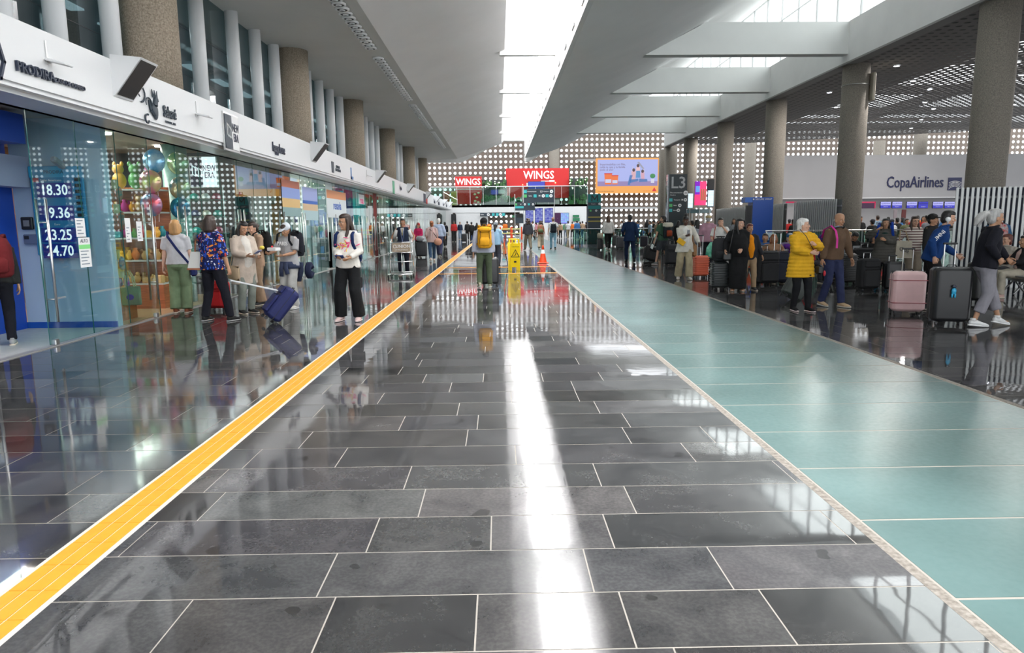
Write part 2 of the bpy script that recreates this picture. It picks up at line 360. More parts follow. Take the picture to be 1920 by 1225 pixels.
# folded roof plate on the right of the skylight
fp = [(.9, 6.1), (2.13, CZ), (3.6, 6.70), (5.1, 7.26), (7.3, 8.40), (10.0, 10.0), (13.2, 12.1), (16, 14)]
fold = []
for i in range(1, 6):
    a_, b_, c_, d_ = [np.array(fp[i+k]) for k in (-1, 0, 1, 2)]
    for u in np.linspace(0, 1, 9)[:-1]: fold.append(tuple(.5*((2*b_)+(c_-a_)*u+(2*a_-5*b_+4*c_-d_)*u*u+(3*b_-a_-3*c_+d_)*u**3)))
fold += [(13.2, 12.1), (13.2, 12.8), (9.6, 11.2), (2.6, 9.4), (2.0, 9.4), (2.0, CZ)]
MB().prism(fold, -8, YE-.6, 'y').build('ceiling.002', slope, kind='structure')
mb = MB()
for i in range(22):
    yy = 8+i*2.1; mb.bb((1.985, yy, 6.55), (2.0, yy+.55, 6.62))
mb.build('trim_3', DARK, kind='structure')
# end beam of the roof
eb = [(-7.6, 6.08), (-2.75, 6.08), (.39, 7.62), (2.0, 7.62), (2.0, 6.1), (2.3, 6.1), (6.0, 8.2), (13.2, 11.8), (13.2, 12.4), (5.6, 9.0), (2.6, 8.3), (.3, 8.3), (-2.9, 6.7), (-7.6, 6.5)]
MB().prism(eb, YE-.3, YE+.2, 'y').build('trim_4', WHITE, kind='structure')
# thin cross beams over the skylight and deep cross beams of the right bay
for i in range(-2, 4):
    Y = 24.7+6.95*i
    MB().bb((.1, Y-.12, 7.23), (2.02, Y+.12, 8.3)).build('skylight_beam', WHITE, None, kind='structure')
    MB().prism([(5.1, 7.24), (12.2, 7.24), (12.2, 8.30), (7.2, 8.30)], Y-.0, Y+.42, 'y').build('cross_beam', mat('beam_white', (.74, .75, .74), .65, var=.03, scale=1), None, kind='structure')
MB().bb((12.15, -8, 6.95), (12.45, YE-1.5, 8.34)).build('trim_5', WHITE, kind='structure')
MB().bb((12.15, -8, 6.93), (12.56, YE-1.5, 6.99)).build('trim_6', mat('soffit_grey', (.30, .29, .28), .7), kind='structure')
# clerestory over the right beam
cl_ = MB()
for i in range(-1, 27): cl_.tube([(12.75, 6+i*1.74, 8.3), (12.75, 6+i*1.74, 11.9)], .06, 8)
cl_.bb((12.7, -6, 8.3), (12.8, YE-1, 8.42)).bb((12.7, -6, 10.35), (12.76, YE-1, 10.39)).bb((12.7, -6, 11.75), (12.8, YE-1, 11.9))
cw = cl_.build('window_2', WHITE2, kind='structure')
MB().bb((12.79, -6, 8.3), (12.80, YE-1, 11.9)).build('pane', GLASSC, cw)
# left posts and columns
def col_(x, y, z1, r, m, lab, grp='round concrete columns', z0=0):
    t = thing('concrete_column', lab, 'column', (x, y, z0), 0, grp)
    MB().tube([(0, 0, 0), (0, 0, (z1-z0)*.33), (0, 0, (z1-z0)*.34), (0, 0, z1-z0)], [r, r, r*.997, r], 32).build('shaft', m, t, True)
    return t
ordn = ['nearest', 'second', 'third', 'fourth', 'fifth', 'sixth', 'seventh', 'eighth', 'ninth']
lcy = [12.0, 20.1, 28.0, 36.3, 44.6, 52.2]
for i, y in enumerate(lcy): col_(-5.68, y, CZ, .43, CONC, '%s of the rough brown columns rising above the shop fascia' % ordn[i], 'brown columns above the shops', 3.8)
pmesh = MB().tube([(0, 0, 0), (0, 0, 2.55)], [(.15, .10)]*2, 16).mesh('window_post', WHITE2, True)
glz = MB().bb((-6.16, -4, 3.8), (-6.14, 52.5, CZ)).build('window_1', glassm('gallery_glass', (.42, .52, .54), 1.3), kind='structure')
posty = []; y = 3.3
ys = [4.3, 5.8, 7.3, 8.88, 9.95, 11.35, 13.26, 14.6, 16.5, 18.0, 19.45]
for k in range(1, 5): ys += [lcy[k]+.75+.3+1.5*j+ (0 if k else 0) for j in range(0, 5)]
for y in ys:
    link(pmesh, 'window_post', glz, loc=(-5.98, y, 3.8))
sp = MB()
for dx, dz in ((1, 1), (-1, 1), (1, -1), (-1, -1)):
    sp.tube([(0, 0, 0), (0, dx*.05, dz*.05)], .010, 5); sp.tube([(-.01, dx*.05, dz*.05), (.012, dx*.05, dz*.05)], .022, 7)
sp.tube([(-.02, 0, 0), (.1, 0, 0)], .018, 6)
spm = sp.mesh('glass_clamp', DARK)
for y in ys:
    for z in (4.5, 5.4): link(spm, 'glass_clamp', glz, loc=(-6.13, y+.28, z))
jt = MB()
for y in ys: jt.bb((-6.138, y+.275, 3.8), (-6.132, y+.288, CZ))
jt.bb((-6.138, -4, 4.5), (-6.134, 52, 4.508)).bb((-6.138, -4, 5.4), (-6.134, 52, 5.408))
jt.build('glass_joint', DARK, glz, kind='stuff')
# gallery behind the glass
MB().bb((-13, -4, 3.55), (-5.95, 53, 3.79)).build('floor.001', mat('gallery_slab', (.3, .3, .3), .7), kind='structure')
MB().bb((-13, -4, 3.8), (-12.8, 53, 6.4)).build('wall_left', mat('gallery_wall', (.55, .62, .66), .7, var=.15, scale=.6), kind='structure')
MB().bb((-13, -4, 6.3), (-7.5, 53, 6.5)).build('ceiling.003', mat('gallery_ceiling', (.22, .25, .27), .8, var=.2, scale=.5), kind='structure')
mb = MB(); mb2 = MB()
for i in range(26):
    y = -2+i*2.1; mb.bb((-9.2, y, 6.18), (-8.9, y+1.1, 6.22)); mb2.bb((-12.79, y, 3.9), (-12.75, y+.7, 5.2))
mb.build('trim_7', em('gallery_tube_light', (.9, .96, 1), 1.0), kind='structure')
mb2.build('trim_8', em('gallery_window_light', (.9, .95, 1), 1.0), kind='structure')
# right columns
for i in range(-1, 5): col_(12.68, 25.1+7.05*i, 6.95, .45, CONCD, '%s of the plain grey columns under the white beam on the right' % ordn[i+1], 'grey columns under the right beam')
col_(12.68, 51.4, 6.95, .45, CONCD, 'farthest of the plain grey columns under the white beam on the right', 'grey columns under the right beam')
for x, y in ((30.8, 51), (31.6, 58), (6.7, 83.95), (20.5, 57)): col_(x, y, 8.0 if x > 10 else 12, .45 if x > 10 else .62, CONCD, {30.8: 'brown column rising behind the airline wall, right one', 31.6: 'brown column rising behind the airline wall, left one', 6.7: 'far column between the red sign and the big billboard', 20.5: 'far column behind the departure screens'}[x], 'far columns')
# column fittings
t = thing('column_speaker', 'flat beige box strapped high on a round grey column', 'speaker', (13.1, 24.75, 5.7))
MB().rbox((0, 0, .45), (.1, .28, .95), .02).build('case', mat('beige_case', (.5, .45, .36), .5), t)
MB().torus((-.42, .35, .55), .46, .012, seg=24).build('strap', STEEL, t)
# perforated ceiling of the check-in hall
def perforated(nx, ny, px, py, r, seg=8, stagger=True, thick=0):
    c = np.cos(np.arange(seg)*2*np.pi/seg); s = np.sin(np.arange(seg)*2*np.pi/seg)
    m = np.maximum(abs(c), abs(s)); ox, oy = c/m*px/2, s/m*py/2; ix, iy = c*r, s*r
    I, J = np.meshgrid(np.arange(nx), np.arange(ny), indexing='ij'); cx = I.ravel()*px+(px/2)*(J.ravel() % 2 if stagger else 0); cyy = J.ravel()*py
    n = cx.size; k = 2 if not thick else 3
    V = np.zeros((n, k*seg, 3)); V[:, :seg, 0] = cx[:, None]+ox; V[:, :seg, 1] = cyy[:, None]+oy
    V[:, seg:2*seg, 0] = cx[:, None]+ix; V[:, seg:2*seg, 1] = cyy[:, None]+iy
    if thick: V[:, 2*seg:, 0] = cx[:, None]+ix; V[:, 2*seg:, 1] = cyy[:, None]+iy; V[:, 2*seg:, 2] = thick
    a = np.arange(seg); b = (a+1) % seg; F = np.stack([a, b, b+seg, a+seg], 1)
    if thick: F = np.concatenate([F, np.stack([a+seg, b+seg, b+2*seg, a+2*seg], 1)])
    F = (F[None]+(np.arange(n)*k*seg)[:, None, None]).reshape(-1, 4)
    return V.reshape(-1, 3), F
def npmesh(name, V, F, m):
    me = bpy.data.meshes.new(name); me.from_pydata(V.tolist(), [], F.tolist()); me.update(); me.materials.append(m); return me
V, F = perforated(98, 104, .35, .36, .088, 8, False, .006)
V = V+np.array([12.73, 12.70, 6.95])
V[:, 2] += np.clip(V[:, 0]-16, 0, 40)*.045
pc = link(npmesh('ceiling', V, F, mat('perforated_ceiling_grey', (.20, .19, .18), .6)), 'ceiling.004', kind='structure')
MB().bb((12.5, -8, 6.955), (60, 12.53, 7.1)).build('ceiling.005', mat('hall_ceiling_grey', (.25, .24, .23), .7), kind='structure')
MB().bb((12.5, 12.5, 7.5), (17.6, 50, 7.6)).build('ceiling.006', DARK, kind='structure')
mb = MB()
for i in range(6): mb.bb((12.9, 16+i*7, 8.1), (48, 16.4+i*7, 8.5))
for i in range(3): mb.bb((24+i*9, 12, 8.1), (24.6+i*9, 50, 8.5))
mb.build('trim_9', mat('roof_rib', (.16, .15, .14), .8), kind='structure')
mb = MB()
dl = []
for j, Y in enumerate((20.5, 25.1, 27.8, 30.1, 34.0, 36.5, 41.0, 45.5)):
    for X in ((14.1, 18.4, 22.6, 26.8) if j % 2 else (16.3, 20.6, 24.7, 29)): dl.append((X, Y))
lm = MB(); lm.tube([(0, 0, -.02), (0, 0, .03)], [.12, .12], 14); lmm = lm.mesh('trim', WHITE2); le = MB().tube([(0, 0, -.024), (0, 0, -.018)], [.09, .09], 12).mesh('lamp', em('downlight_white', (.85, .88, 1), 6))
for k, (X, Y) in enumerate(dl):
    z = 6.95+max(0, X-16)*.045
    t = thing('downlight', 'small round recessed light in the perforated ceiling of the check-in hall', 'light', (X, Y, z-.02), 0, 'downlights in the perforated ceiling')
    link(lmm, 'trim', t); link(le, 'lamp', t)
    if k % 2 == 0:
        l_ = area('downlight_beam', (X, Y, z-.06), (0, 0, 0), .2, .2, 60, (1, .96, .92))
# far end wall with round openings
V, F = perforated(165, 20, .605, .64, .165, 16, False, 0)
P2 = np.stack([V[:, 0]-13.6, np.full(len(V), 84.0), V[:, 1]+.45], 1)
link(npmesh('wall_end', P2, F, PERF), 'wall_end', kind='structure')
mb = MB()
for i in range(23): mb.bb((-13.6+i*4.235-.315, 83.97, 0), (-13.6+i*4.235-.29, 83.995, 11))
for z in (4.0-.9, 8.7): mb.bb((9.3, 83.2, z), (19, 83.5, z+.22))
mb.build('trim_10', mat('wall_rail_grey', (.34, .34, .34), .5), kind='structure')
# sides that close the hall
MB().bb((-13.0, 53, 3.8), (-12.9, 84, 12)).build('wall_left.001', PERF, kind='structure')
MB().bb((-14, 84.1, 13.2), (60, 84.3, 13.6)).build('trim_11', PERF, kind='structure')
MB().bb((-13, YE+.2, 11.4), (60, 84, 11.6)).build('ceiling.007', mat('far_hall_ceiling', (.4, .4, .4), .8), kind='structure') if False else None
# ================================================================ SHOP FRONTS
GX = -5.9
win = link(None, 'window_3', None, kind='structure'); win['label'] = 'tall clear glass shop fronts under the fascia'
pg = MB(); pg.mi = 1
pg.bb((-.006, .004, .03), (.006, .996, 3.02)); 
pgm = pg.mesh('glass_panel', [GLASS, GLASSE])
for p in pgm.polygons: p.material_index = 0 if abs(p.normal.x) > .5 else 1
open_at = {8, 12, 24, 33}
for i in range(4, 78):
    if i in open_at: continue
    link(pgm, 'glass_panel', win, loc=(GX, i, 0))
MB().bb((-5.97, -2, -.01), (-5.86, 78, .012)).build('sill', mat('sill_steel', (.45, .45, .44), .4, .6), win)
MB().bb((-5.95, -2, 3.02), (-5.85, 78, 3.06)).build('head_rail', STEEL, win)
h = MB()
for s in (-1, 1):
    h.tube([(s*.065, 0, .32), (s*.065, 0, 1.92)], .017, 8)
for z in (.62, 1.62): h.tube([(-.065, 0, z), (.065, 0, z)], .010, 6)
hm = h.mesh('door_handle', STEEL, True)
ft = MB().rbox((0, 0, .05), (.06, .09, .08), .01).mesh('door_foot', STEEL)
for y in (7.9, 9.12, 11.83, 13.1, 15.88, 16.12, 17.88, 19.1, 20.88, 21.12, 23.88, 25.1, 26.88, 28.1, 29.88, 31.12, 32.88, 34.1, 36.9, 38.1, 40.9, 42.1, 44.9, 47.9, 50.9, 54.1, 58.1, 63.1, 68.1):
    link(hm, 'door_handle', win, loc=(GX, y, 0)); link(ft, 'door_foot', win, loc=(GX, y, 0))
# shells of the shops
def wallmat(c): return mat('shop_wall_%02x%02x%02x' % tuple(int(x*255) for x in c), c, .6, var=.04, scale=1)
parts_ = [(10.75, (.42, .52, .68)), (15.9, (.04, .04, .05)), (18.3, (.30, .30, .32)), (19.3, (.70, .30, .02)), (20.1, (.72, .74, .74)), (22.6, (.74, .75, .74)), (25.6, (.40, .48, .52)), (28.6, (.02, .04, .22)), (31.2, (.05, .55, .56)), (34.3, (.20, .07, .05)), (37.8, (.70, .72, .70)), (41.5, (.04, .04, .05)), (45.5, (.72, .74, .73)), (50, (.30, .20, .12)), (55, (.7, .72, .7)), (60.5, (.10, .12, .25)), (66, (.7, .7, .7)), (72, (.5, .2, .15)), (78, (.7, .7, .7))]
for i, (y, c) in enumerate(parts_):
    x1 = -7.35 if i == 0 else (-6.75 if i == 3 else -9.9)
    MB().bb((x1, y, 0), (-5.96, y+.14, 3.3)).build('wall_partition', wallmat(c), kind='structure')
py0 = 4
bcols = [(.02, .07, .42), (.22, .12, .06), (.05, .05, .06), (.35, .35, .37), (.7, .3, .03), (.6, .62, .62), (.12, .22, .42), (.5, .52, .52), (.1, .5, .5), (.3, .1, .1), (.5, .45, .4), (.6, .6, .6), (.1, .2, .4), (.5, .5, .5), (.3, .3, .35), (.5, .4, .3), (.6, .6, .6), (.5, .5, .5)]
lp = MB().tube([(0, 0, -.02), (0, 0, 0)], [.11, .11], 12).mesh('lamp', em('shop_lamp_white', (1, .95, .86), 9))
prev = 5.0
for i, (y, c) in enumerate(parts_):
    bx = -7.4 if i == 0 else -9.9
    MB().bb((bx-.1, prev, 0), (bx, y, 3.3)).build('wall_back', wallmat(bcols[i % len(bcols)]), kind='structure')
    if y-prev > 1.4:
        for k in range(2 if i else 1):
            for j in range(2):
                t = thing('shop_downlight', 'round downlight in the ceiling of the %s shop front' % (ordn[i] if i < 9 else 'far'), 'light', (-6.8-1.4*k if i else -6.7, prev+(y-prev)*(.3+.4*j), 3.16), 0, 'downlights of the shops')
                link(lp, 'lamp', t)
        if y < 62: area('shop_light', ((bx-5.9)/2, (prev+y)/2, 3.12), (0, 0, 0), 1.2 if i else .6, min(2.4, (y-prev)*.6), 60 if i else 26, (1, .93, .84))
    prev = y+.14
MB().bb((-10, 2, 3.17), (-5.96, 78, 3.3)).build('ceiling.008', mat('shop_ceiling', (.5, .45, .40), .7), kind='structure')
MB().bb((-10, 2, -.01), (-5.98, 10.75, .006)).build('floor.002', mat('shop_floor_pale', (.42, .44, .43), .4, var=.08), kind='structure')
MB().bb((-10, 10.75, -.01), (-5.98, 15.9, .006)).build('floor.003', mat('shop_floor_wood', (.50, .30, .16), .4, var=.15, stretch=(1, 8, 1)), kind='structure')
MB().bb((-10, 15.9, -.01), (-5.98, 78, .006)).build('floor.004', mat('shop_floor_grey', (.30, .30, .30), .3), kind='structure')
MB().bb((-7.35, 10.73, 0), (-5.96, 10.75, .10)).build('baseboard_shop', mat('base_blue', (.01, .08, .40), .4), kind='structure')
# ---- fascia signs
def fsign(name, lab, y): return thing(name, lab, 'sign', (FXF, y, 3.35))
INK = mat('sign_ink', (.02, .03, .06), .4)
s_ = fsign('shop_lettering', 'dark raised letters PRODIRA CASA DE CAMBIO on the white fascia', 8.3)
text('PRODIRA', .155, INK, (.02, -.42, -.06), FX, s_, ext=.015, align='LEFT', offset=.004)
text('-CASA DE CAMBIO', .075, INK, (.02, .20, -.075), FX, s_, ext=.012, align='LEFT', offset=.002, name='lettering')
mb = MB(); dia = [(-.62, .0), (-.745, .22), (-.86, .0), (-.745, -.22)]
def frame_poly(mb, pts, wd, x0, x1):
    n = len(pts)
    for i in range(n):
        a = Vector((0, *pts[i])); b = Vector((0, *pts[(i+1) % n])); d = (b-a); L_ = d.length; m_ = (a+b)/2
        mb.box(((x0+x1)/2, m_.y, m_.z), (x1-x0, L_+wd, wd), Matrix.Rotation(math.atan2(d.z, d.y), 3, 'X'))
frame_poly(mb, [(-.6, -.06), (-.68, .19), (-.80, .23), (-.88, .06), (-.80, -.2), (-.68, -.24)], .03, .0, .03)
frame_poly(mb, [(-.67, .1), (-.68, -.05), (-.74, -.12)], .02, 0, .03); frame_poly(mb, [(-.75, .12), (-.80, .0)], .02, 0, .03)
mb.build('emblem', INK, s_)
s_ = fsign('shop_lettering', 'slate lettering Sabare with a curly bird emblem on the white fascia', 11.1)
text('Sabaré', .24, SIGN, (.02, .31, -.02), FX, s_, ext=.012, sx=.66, offset=.006)
text('MUSEO DEL ARTE', .05, SIGN, (.02, .31, -.17), FX, s_, ext=.004, sx=.9)
mb = MB(); 
mb.ell((.02, -.16, -.06), (.015, .085, .13), 10, 8); mb.tube([(.02, -.16, .02), (.02, -.13, .13), (.02, -.05, .10)], [.045, .04, .012], 6)
for a in (-.05, 0, .05): mb.tube([(.02, -.14+a, .14), (.02, -.15+a*1.6, .25)], [.018, .006], 5)
def curl(c, r, a0, a1, w0, w1, n=14): mb.tube([(.02, c[0]+r*math.cos(a0+(a1-a0)*i/n)*(1-.035*i), c[1]+r*math.sin(a0+(a1-a0)*i/n)*(1-.035*i)) for i in range(n+1)], [w0+(w1-w0)*i/n for i in range(n+1)], 5)
curl((-.36, .02), .12, -1.2, 3.6, .014, .008); curl((-.56, .14), .13, -1.6, 4.2, .014, .008); curl((-.42, -.22), .08, 1.2, 6.2, .016, .009); mb.tube([(.02, -.34, .08), (.02, -.30, -.05), (.02, -.2, -.13)], [.015, .022, .03], 5)
mb.build('bird_emblem', SIGN, s_)
s_ = fsign('shop_sign', 'square NEW ERA sign, half slate and half white, in a silver frame on the fascia', 13.95)
MB().bb((0, -.38, -.36), (.03, .38, .36)).build('frame', STEEL, s_); MB().bb((.03, -.34, -.32), (.04, 0, .32)).build('logo_panel', SIGN, s_); MB().bb((.03, 0, -.32), (.04, .34, .32)).build('name_panel', WPRINT, s_)
text('NEW\nERA', .22, INK, (.045, .17, .0), FX, s_, ext=.004, sx=.66, offset=.002)
def ne_flag(par, x, s, y0_, z0_, m_, rot=False):
    mb = MB()
    for k in range(3):
        P = [(-.10+k*.075, .16-.03*k), (-.03+k*.075, .10-.03*k), (-.03+k*.075, -.10-.01*k), (-.10+k*.075, -.05-.01*k)]
        P = [(y0_+p*s, z0_+q*s) for p, q in P]
        if not rot: frame_poly(mb, P, .018*s, x, x+.006)
        else:
            for i in range(4):
                a = Vector((P[i][0], 0, P[i][1])); b = Vector((P[(i+1) % 4][0], 0, P[(i+1) % 4][1])); d = b-a
                mb.box(((a+b)/2+Vector((0, x, 0))), (d.length+.018*s, .006, .018*s), Matrix.Rotation(-math.atan2(d.z, d.x), 3, 'Y'))
    mb.build('emblem', m_, par)
ne_flag(s_, .04, 1.0, -.15, 0, WPRINT)
s_ = fsign('shop_lettering', 'narrow dark lettering happy home on the white fascia', 16.9)
text('happy home', .30, INK, (.02, 0, 0), FX, s_, ext=.012, sx=.62, offset=.008)
s_ = fsign('shop_lettering', 'small grey square emblem and lettering on the fascia beyond the second black screen', 22.8)
MB().bb((0, -.62, -.17), (.02, -.36, .17)).build('emblem', SIGN, s_); text('HOTELES\nNACIONALES', .12, SIGN, (.02, .2, 0), FX, s_, ext=.006, sx=1.0, offset=.003)
s_ = fsign('shop_lettering', 'small blue and grey emblem on the fascia', 25.2); MB().bb((0, -.2, -.2), (.02, -.1, .2)).bb((0, -.2, -.2), (.02, .15, -.1)).build('emblem', mat('print_blue', (.15, .3, .6), .5), s_)
s_ = fsign('shop_lettering', 'green vertical plate on the distant fascia', 35.0); MB().bb((0, -.25, -.3), (.03, .25, .33)).build('plate', mat('print_green', (.10, .38, .22), .5), s_)
s_ = fsign('shop_lettering', 'short dark lettering on the distant fascia after the green plate', 37.5); text('Óptica', .3, INK, (.02, 0, .1), FX, s_, ext=.006, offset=.004)
s_ = fsign('shop_lettering', 'dark block logo with a red bar on the far fascia', 50); MB().bb((0, -1.1, -.3), (.03, .2, .3)).build('block', INK, s_); MB().bb((0, .6, -.35), (.03, 1.3, .35)).build('bar', mat('print_red', (.6, .03, .03), .5), s_)
for y, sz in ((57, .5), (61, .6), (66, .4), (70, .5)):
    s_ = fsign('shop_lettering', 'tiny dark lettering on the far fascia, %s' % {57: 'first after the red bar', 61: 'second after the red bar', 66: 'third after the red bar', 70: 'last before the corner'}[y], y); text('Tienda', sz, INK, (.02, 0, 0), FX, s_, ext=.006, offset=.004)
# small lamps on brackets and wedge shaped screens
for k, (y, lab) in enumerate(((8.45, 'above the PRODIRA lettering'), (12.45, 'before the square silver-framed sign'), (28.0, 'before the third black screen'), (40.0, 'far down the fascia'))):
    t = thing('bracket_antenna', 'slim white bracket with a flat tilted panel on the fascia, %s' % lab, 'antenna', (FXF, y, 3.55))
    MB().bb((0, -.012, -.12), (.012, .012, .14)).build('arm', STEEL, t)
    MB().rbox((.13, .02, -.10), (.24, .16, .03), .008, Matrix.Rotation(R(14), 3, 'Y')).build('panel', WHITE2, t)
for k, y in enumerate((9.82, 19.8, 30.0, 40.2, 50.4, 58.5, 66.5, 74.0)):
    t = thing('wedge_screen', 'white wedge box with a black sloping face on the fascia, %s from the camera' % ordn[k], 'display', (FXF, y, 3.62), 0, 'wedge screens along the fascia')
    a, b_, c_ = (0, 0, -.28), (0, 0, .24), (.36, .0, .24)
    mb = MB(); W = .50
    mb.v = [(0, 0, .24), (.42, 0, .20), (.02, 0, -.30), (0, W, .24), (.42, W*.95, .20), (.02, W*.95, -.30), (0, 0, -.30), (0, W, -.30)]
    mb.f = [(0, 1, 2, 6), (3, 7, 5, 4), (0, 3, 4, 1), (1, 4, 5, 2), (0, 6, 7, 3), (6, 2, 5, 7)]; mb.m = [0]*6
    # sloping face turned to the passers-by below
    mb.build('case', WHITE2, t)
    n_ = Vector((.5, 0, -.4)).normalized()*.006
    q = [Vector((.40, .025, .175))+n_, Vector((.40, W*.95-.025, .175))+n_, Vector((.04, W*.95-.025, -.275))+n_, Vector((.04, .025, -.275))+n_]
    MB().quad(*q).build('screen', BLACK, t)
# ---- exchange office
BL = mat('royal_blue', (.01, .06, .42), .4); BD = mat('board_blue', (.02, .22, .45), .4); DB = mat('digit_blue', (.01, .03, .30), .35)
dr = link(MB().bb((-7.4, 8.2, 0), (-7.34, 10.72, 2.15)).mesh('door_1', BL), 'door_1', kind='structure')
MB().bb((-7.36, 8.2, 2.15), (-7.05, 10.73, 2.6)).build('trim_12', wallmat((.42, .44, .60)), kind='structure')
t = thing('blue_sign_box', 'deep blue sign box hanging under the ceiling of the exchange office', 'sign', (-7.1, 9.8, 2.72)); MB().bb((-.3, -1.6, 0), (.45, .3, .4)).build('box', BL, t)
t = thing('exchange_rate_board', 'blue exchange rate board with lit digits on the pale wall', 'sign', (-6.64, 10.72, 1.80))
MB().rbox((0, -.02, 0), (.80, .04, 1.34), .015).build('board', BD, t)
MB().bb((-.40, -.041, .50), (.40, -.042, .66)).build('header', mat('board_cyan', (.03, .33, .60), .4), t)
for z, s in ((.31, '18.30'), (-.03, '19.36'), (-.36, '23.25'), (-.60+.0, '24.70')):
    w_ = .24
    d = MB().bb((-.30, -.05, z-w_/2+.01), (.22, -.043, z+w_/2-.01)).build('digit_panel', DB, t)
    text(s, .225, em('digit_white', (.85, .9, .95), 1.3), (-.04, -.055, z-.005), FY, t, ext=.002, sx=.82, offset=.002, name='digits')
text('PRODIRA', .07, INK, (-.03, -.045, .575), FY, t, ext=.001, name='lettering'); text('Dólar Americano', .045, WPRINT, (-.08, -.045, .455), FY, t, ext=.001, name='lettering'); text('Euro', .045, WPRINT, (-.05, -.045, -.20), FY, t, ext=.001, name='lettering')
for z, c in ((.46, (.6, .05, .08)), (-.2, (.0, .03, .4))): MB().bb((-.36, -.046, z-.03), (-.26, -.043, z+.03)).build('flag', mat('flag_%d' % (c[2]*100), c, .5), t)
mb = MB()
for i in range(11): mb.bb((.27, -.046, .44-i*.088), (.36, -.043, .49-i*.088))
mb.build('rate_slots', BLACK, t)
t = thing('access_panel', 'black square reader on the pale blue wall beside the rate board', 'reader', (-7.16, 10.74, 1.62)); MB().rbox((0, -.03, 0), (.17, .05, .19), .01).build('case', BLACK, t); MB().bb((-.045, -.058, -.045), (.045, -.055, .045)).build('screen', mat('screen_grey', (.2, .2, .22), .2), t)
t = thing('time_clock', 'grey fingerprint terminal below the black reader', 'reader', (-7.12, 10.74, 1.38)); MB().rbox((0, -.03, 0), (.22, .06, .15), .01).build('case', mat('case_slate', (.12, .15, .25), .4), t); MB().bb((-.09, -.065, .0), (-.02, -.06, .05)).build('screen', BLACK, t)
t = thing('security_camera', 'grey bullet camera high on the pale blue wall', 'camera', (-6.45, 10.7, 2.50)); MB().tube([(0, 0, .05), (0, -.1, .03)], .015).build('mount', STEEL, t); MB().rbox((-.05, -.16, 0), (.09, .26, .09), .02, Matrix.Rotation(R(-25), 3, 'X')).build('body', mat('camera_grey', (.35, .33, .38), .4), t)
def notice(lab, y, z, w_, h_, hd=None, txt=None):
    t = thing('notice', lab, 'notice', (GX+.012, y, z)); MB().bb((0, -w_/2, -h_/2), (.003, w_/2, h_/2)).build('sheet', WPRINT, t)
    if hd: MB().bb((.003, -w_/2, h_/2-.16), (.004, w_/2, h_/2-.10)).build('band', mat('notice_green', (.25, .75, .25), .5), t)
    if txt: text(txt, .07, INK, (.005, 0, h_/2-.05), FX, t, ext=.001)
    mb = MB()
    for i in range(5): mb.bb((.003, -w_/2+.03, -h_/2+.04+i*.045), (.004, w_/2-.05-(i % 2)*.05, -h_/2+.055+i*.045))
    mb.build('print', mat('print_grey', (.25, .3, .35), .5), t)
notice('white notice headed ALTO with a green band on the glass', 9.95, 1.20, .27, .42, True, 'ALTO'); notice('plain white notice above the green banded one', 9.9, 1.55, .22, .26)
notice('narrow white notice on the glass of the gift shop', 11.15, 1.5, .16, .38); notice('tapered white notice beside the narrow one', 11.5, 1.48, .17, .32)
# ---- gift shop
WOODM = mat('shelf_wood', (.40, .12, .035), .4, var=.25, scale=4, stretch=(1, 1, 10)); EDG = mat('shelf_edge', (.62, .60, .56), .4)
t = thing('shelf_unit', 'orange-brown wooden shelf unit full of souvenirs in the gift shop', 'shelf', (-7.35, 13.15, 0))
MB().bb((-1.0, 0, 0), (.98, .5, .46)).build('base_cabinet', WOODM, t); MB().bb((-1.0, .48, .46), (.98, .52, 2.3)).build('back_panel', WOODM, t)
for z in (.46, .90, 1.32, 1.80, 2.22): MB().bb((-1.0, 0, z), (.98, .5, z+.03)).build('shelf', EDG, t)
gr = random.Random(5)
def pal(cs): return mat('goods_%02x%02x%02x' % tuple(int(x*255) for x in cs), cs, .4)
def put(kind, lab, grp, x, y, z, cs, s=1.0):
    t = thing(kind, lab, 'souvenir', (x, y, z), gr.uniform(-.4, .4), grp); mb = MB()
    if kind == 'gift_box': mb.rbox((0, 0, .06*s), (.13*s, .1*s, .12*s), .01)
    elif kind == 'ornament': mb.ell((0, 0, .07*s), (.06*s, .05*s, .07*s), 8, 6); mb.ell((.02*s, -.02*s, .15*s), (.035*s, .03*s, .035*s), 8, 5)
    elif kind == 'vase': mb.tube([(0, 0, 0), (0, 0, .05*s), (0, 0, .10*s), (0, 0, .16*s), (0, 0, .19*s)], [.03*s, .055*s, .06*s, .025*s, .035*s], 9)
    elif kind == 'plush_toy': mb.ell((0, 0, .1*s), (.08*s, .07*s, .1*s), 8, 6); mb.ell((0, -.01, .23*s), (.065*s, .06*s, .06*s), 8, 6); mb.ell((-.05*s, 0, .29*s), (.025*s, .02*s, .03*s), 6, 4); mb.ell((.05*s, 0, .29*s), (.025*s, .02*s, .03*s), 6, 4)
    mb.build('body', pal(cs), t, kind != 'gift_box'); return t
warm = [(.85, .35, .03), (.7, .18, .03), (.9, .5, .08), (.45, .2, .08), (.6, .35, .12)]; bright = [(.7, .03, .06), (.03, .3, .35), (.05, .05, .3), (.8, .4, .05), (.1, .4, .1), (.6, .05, .3)]
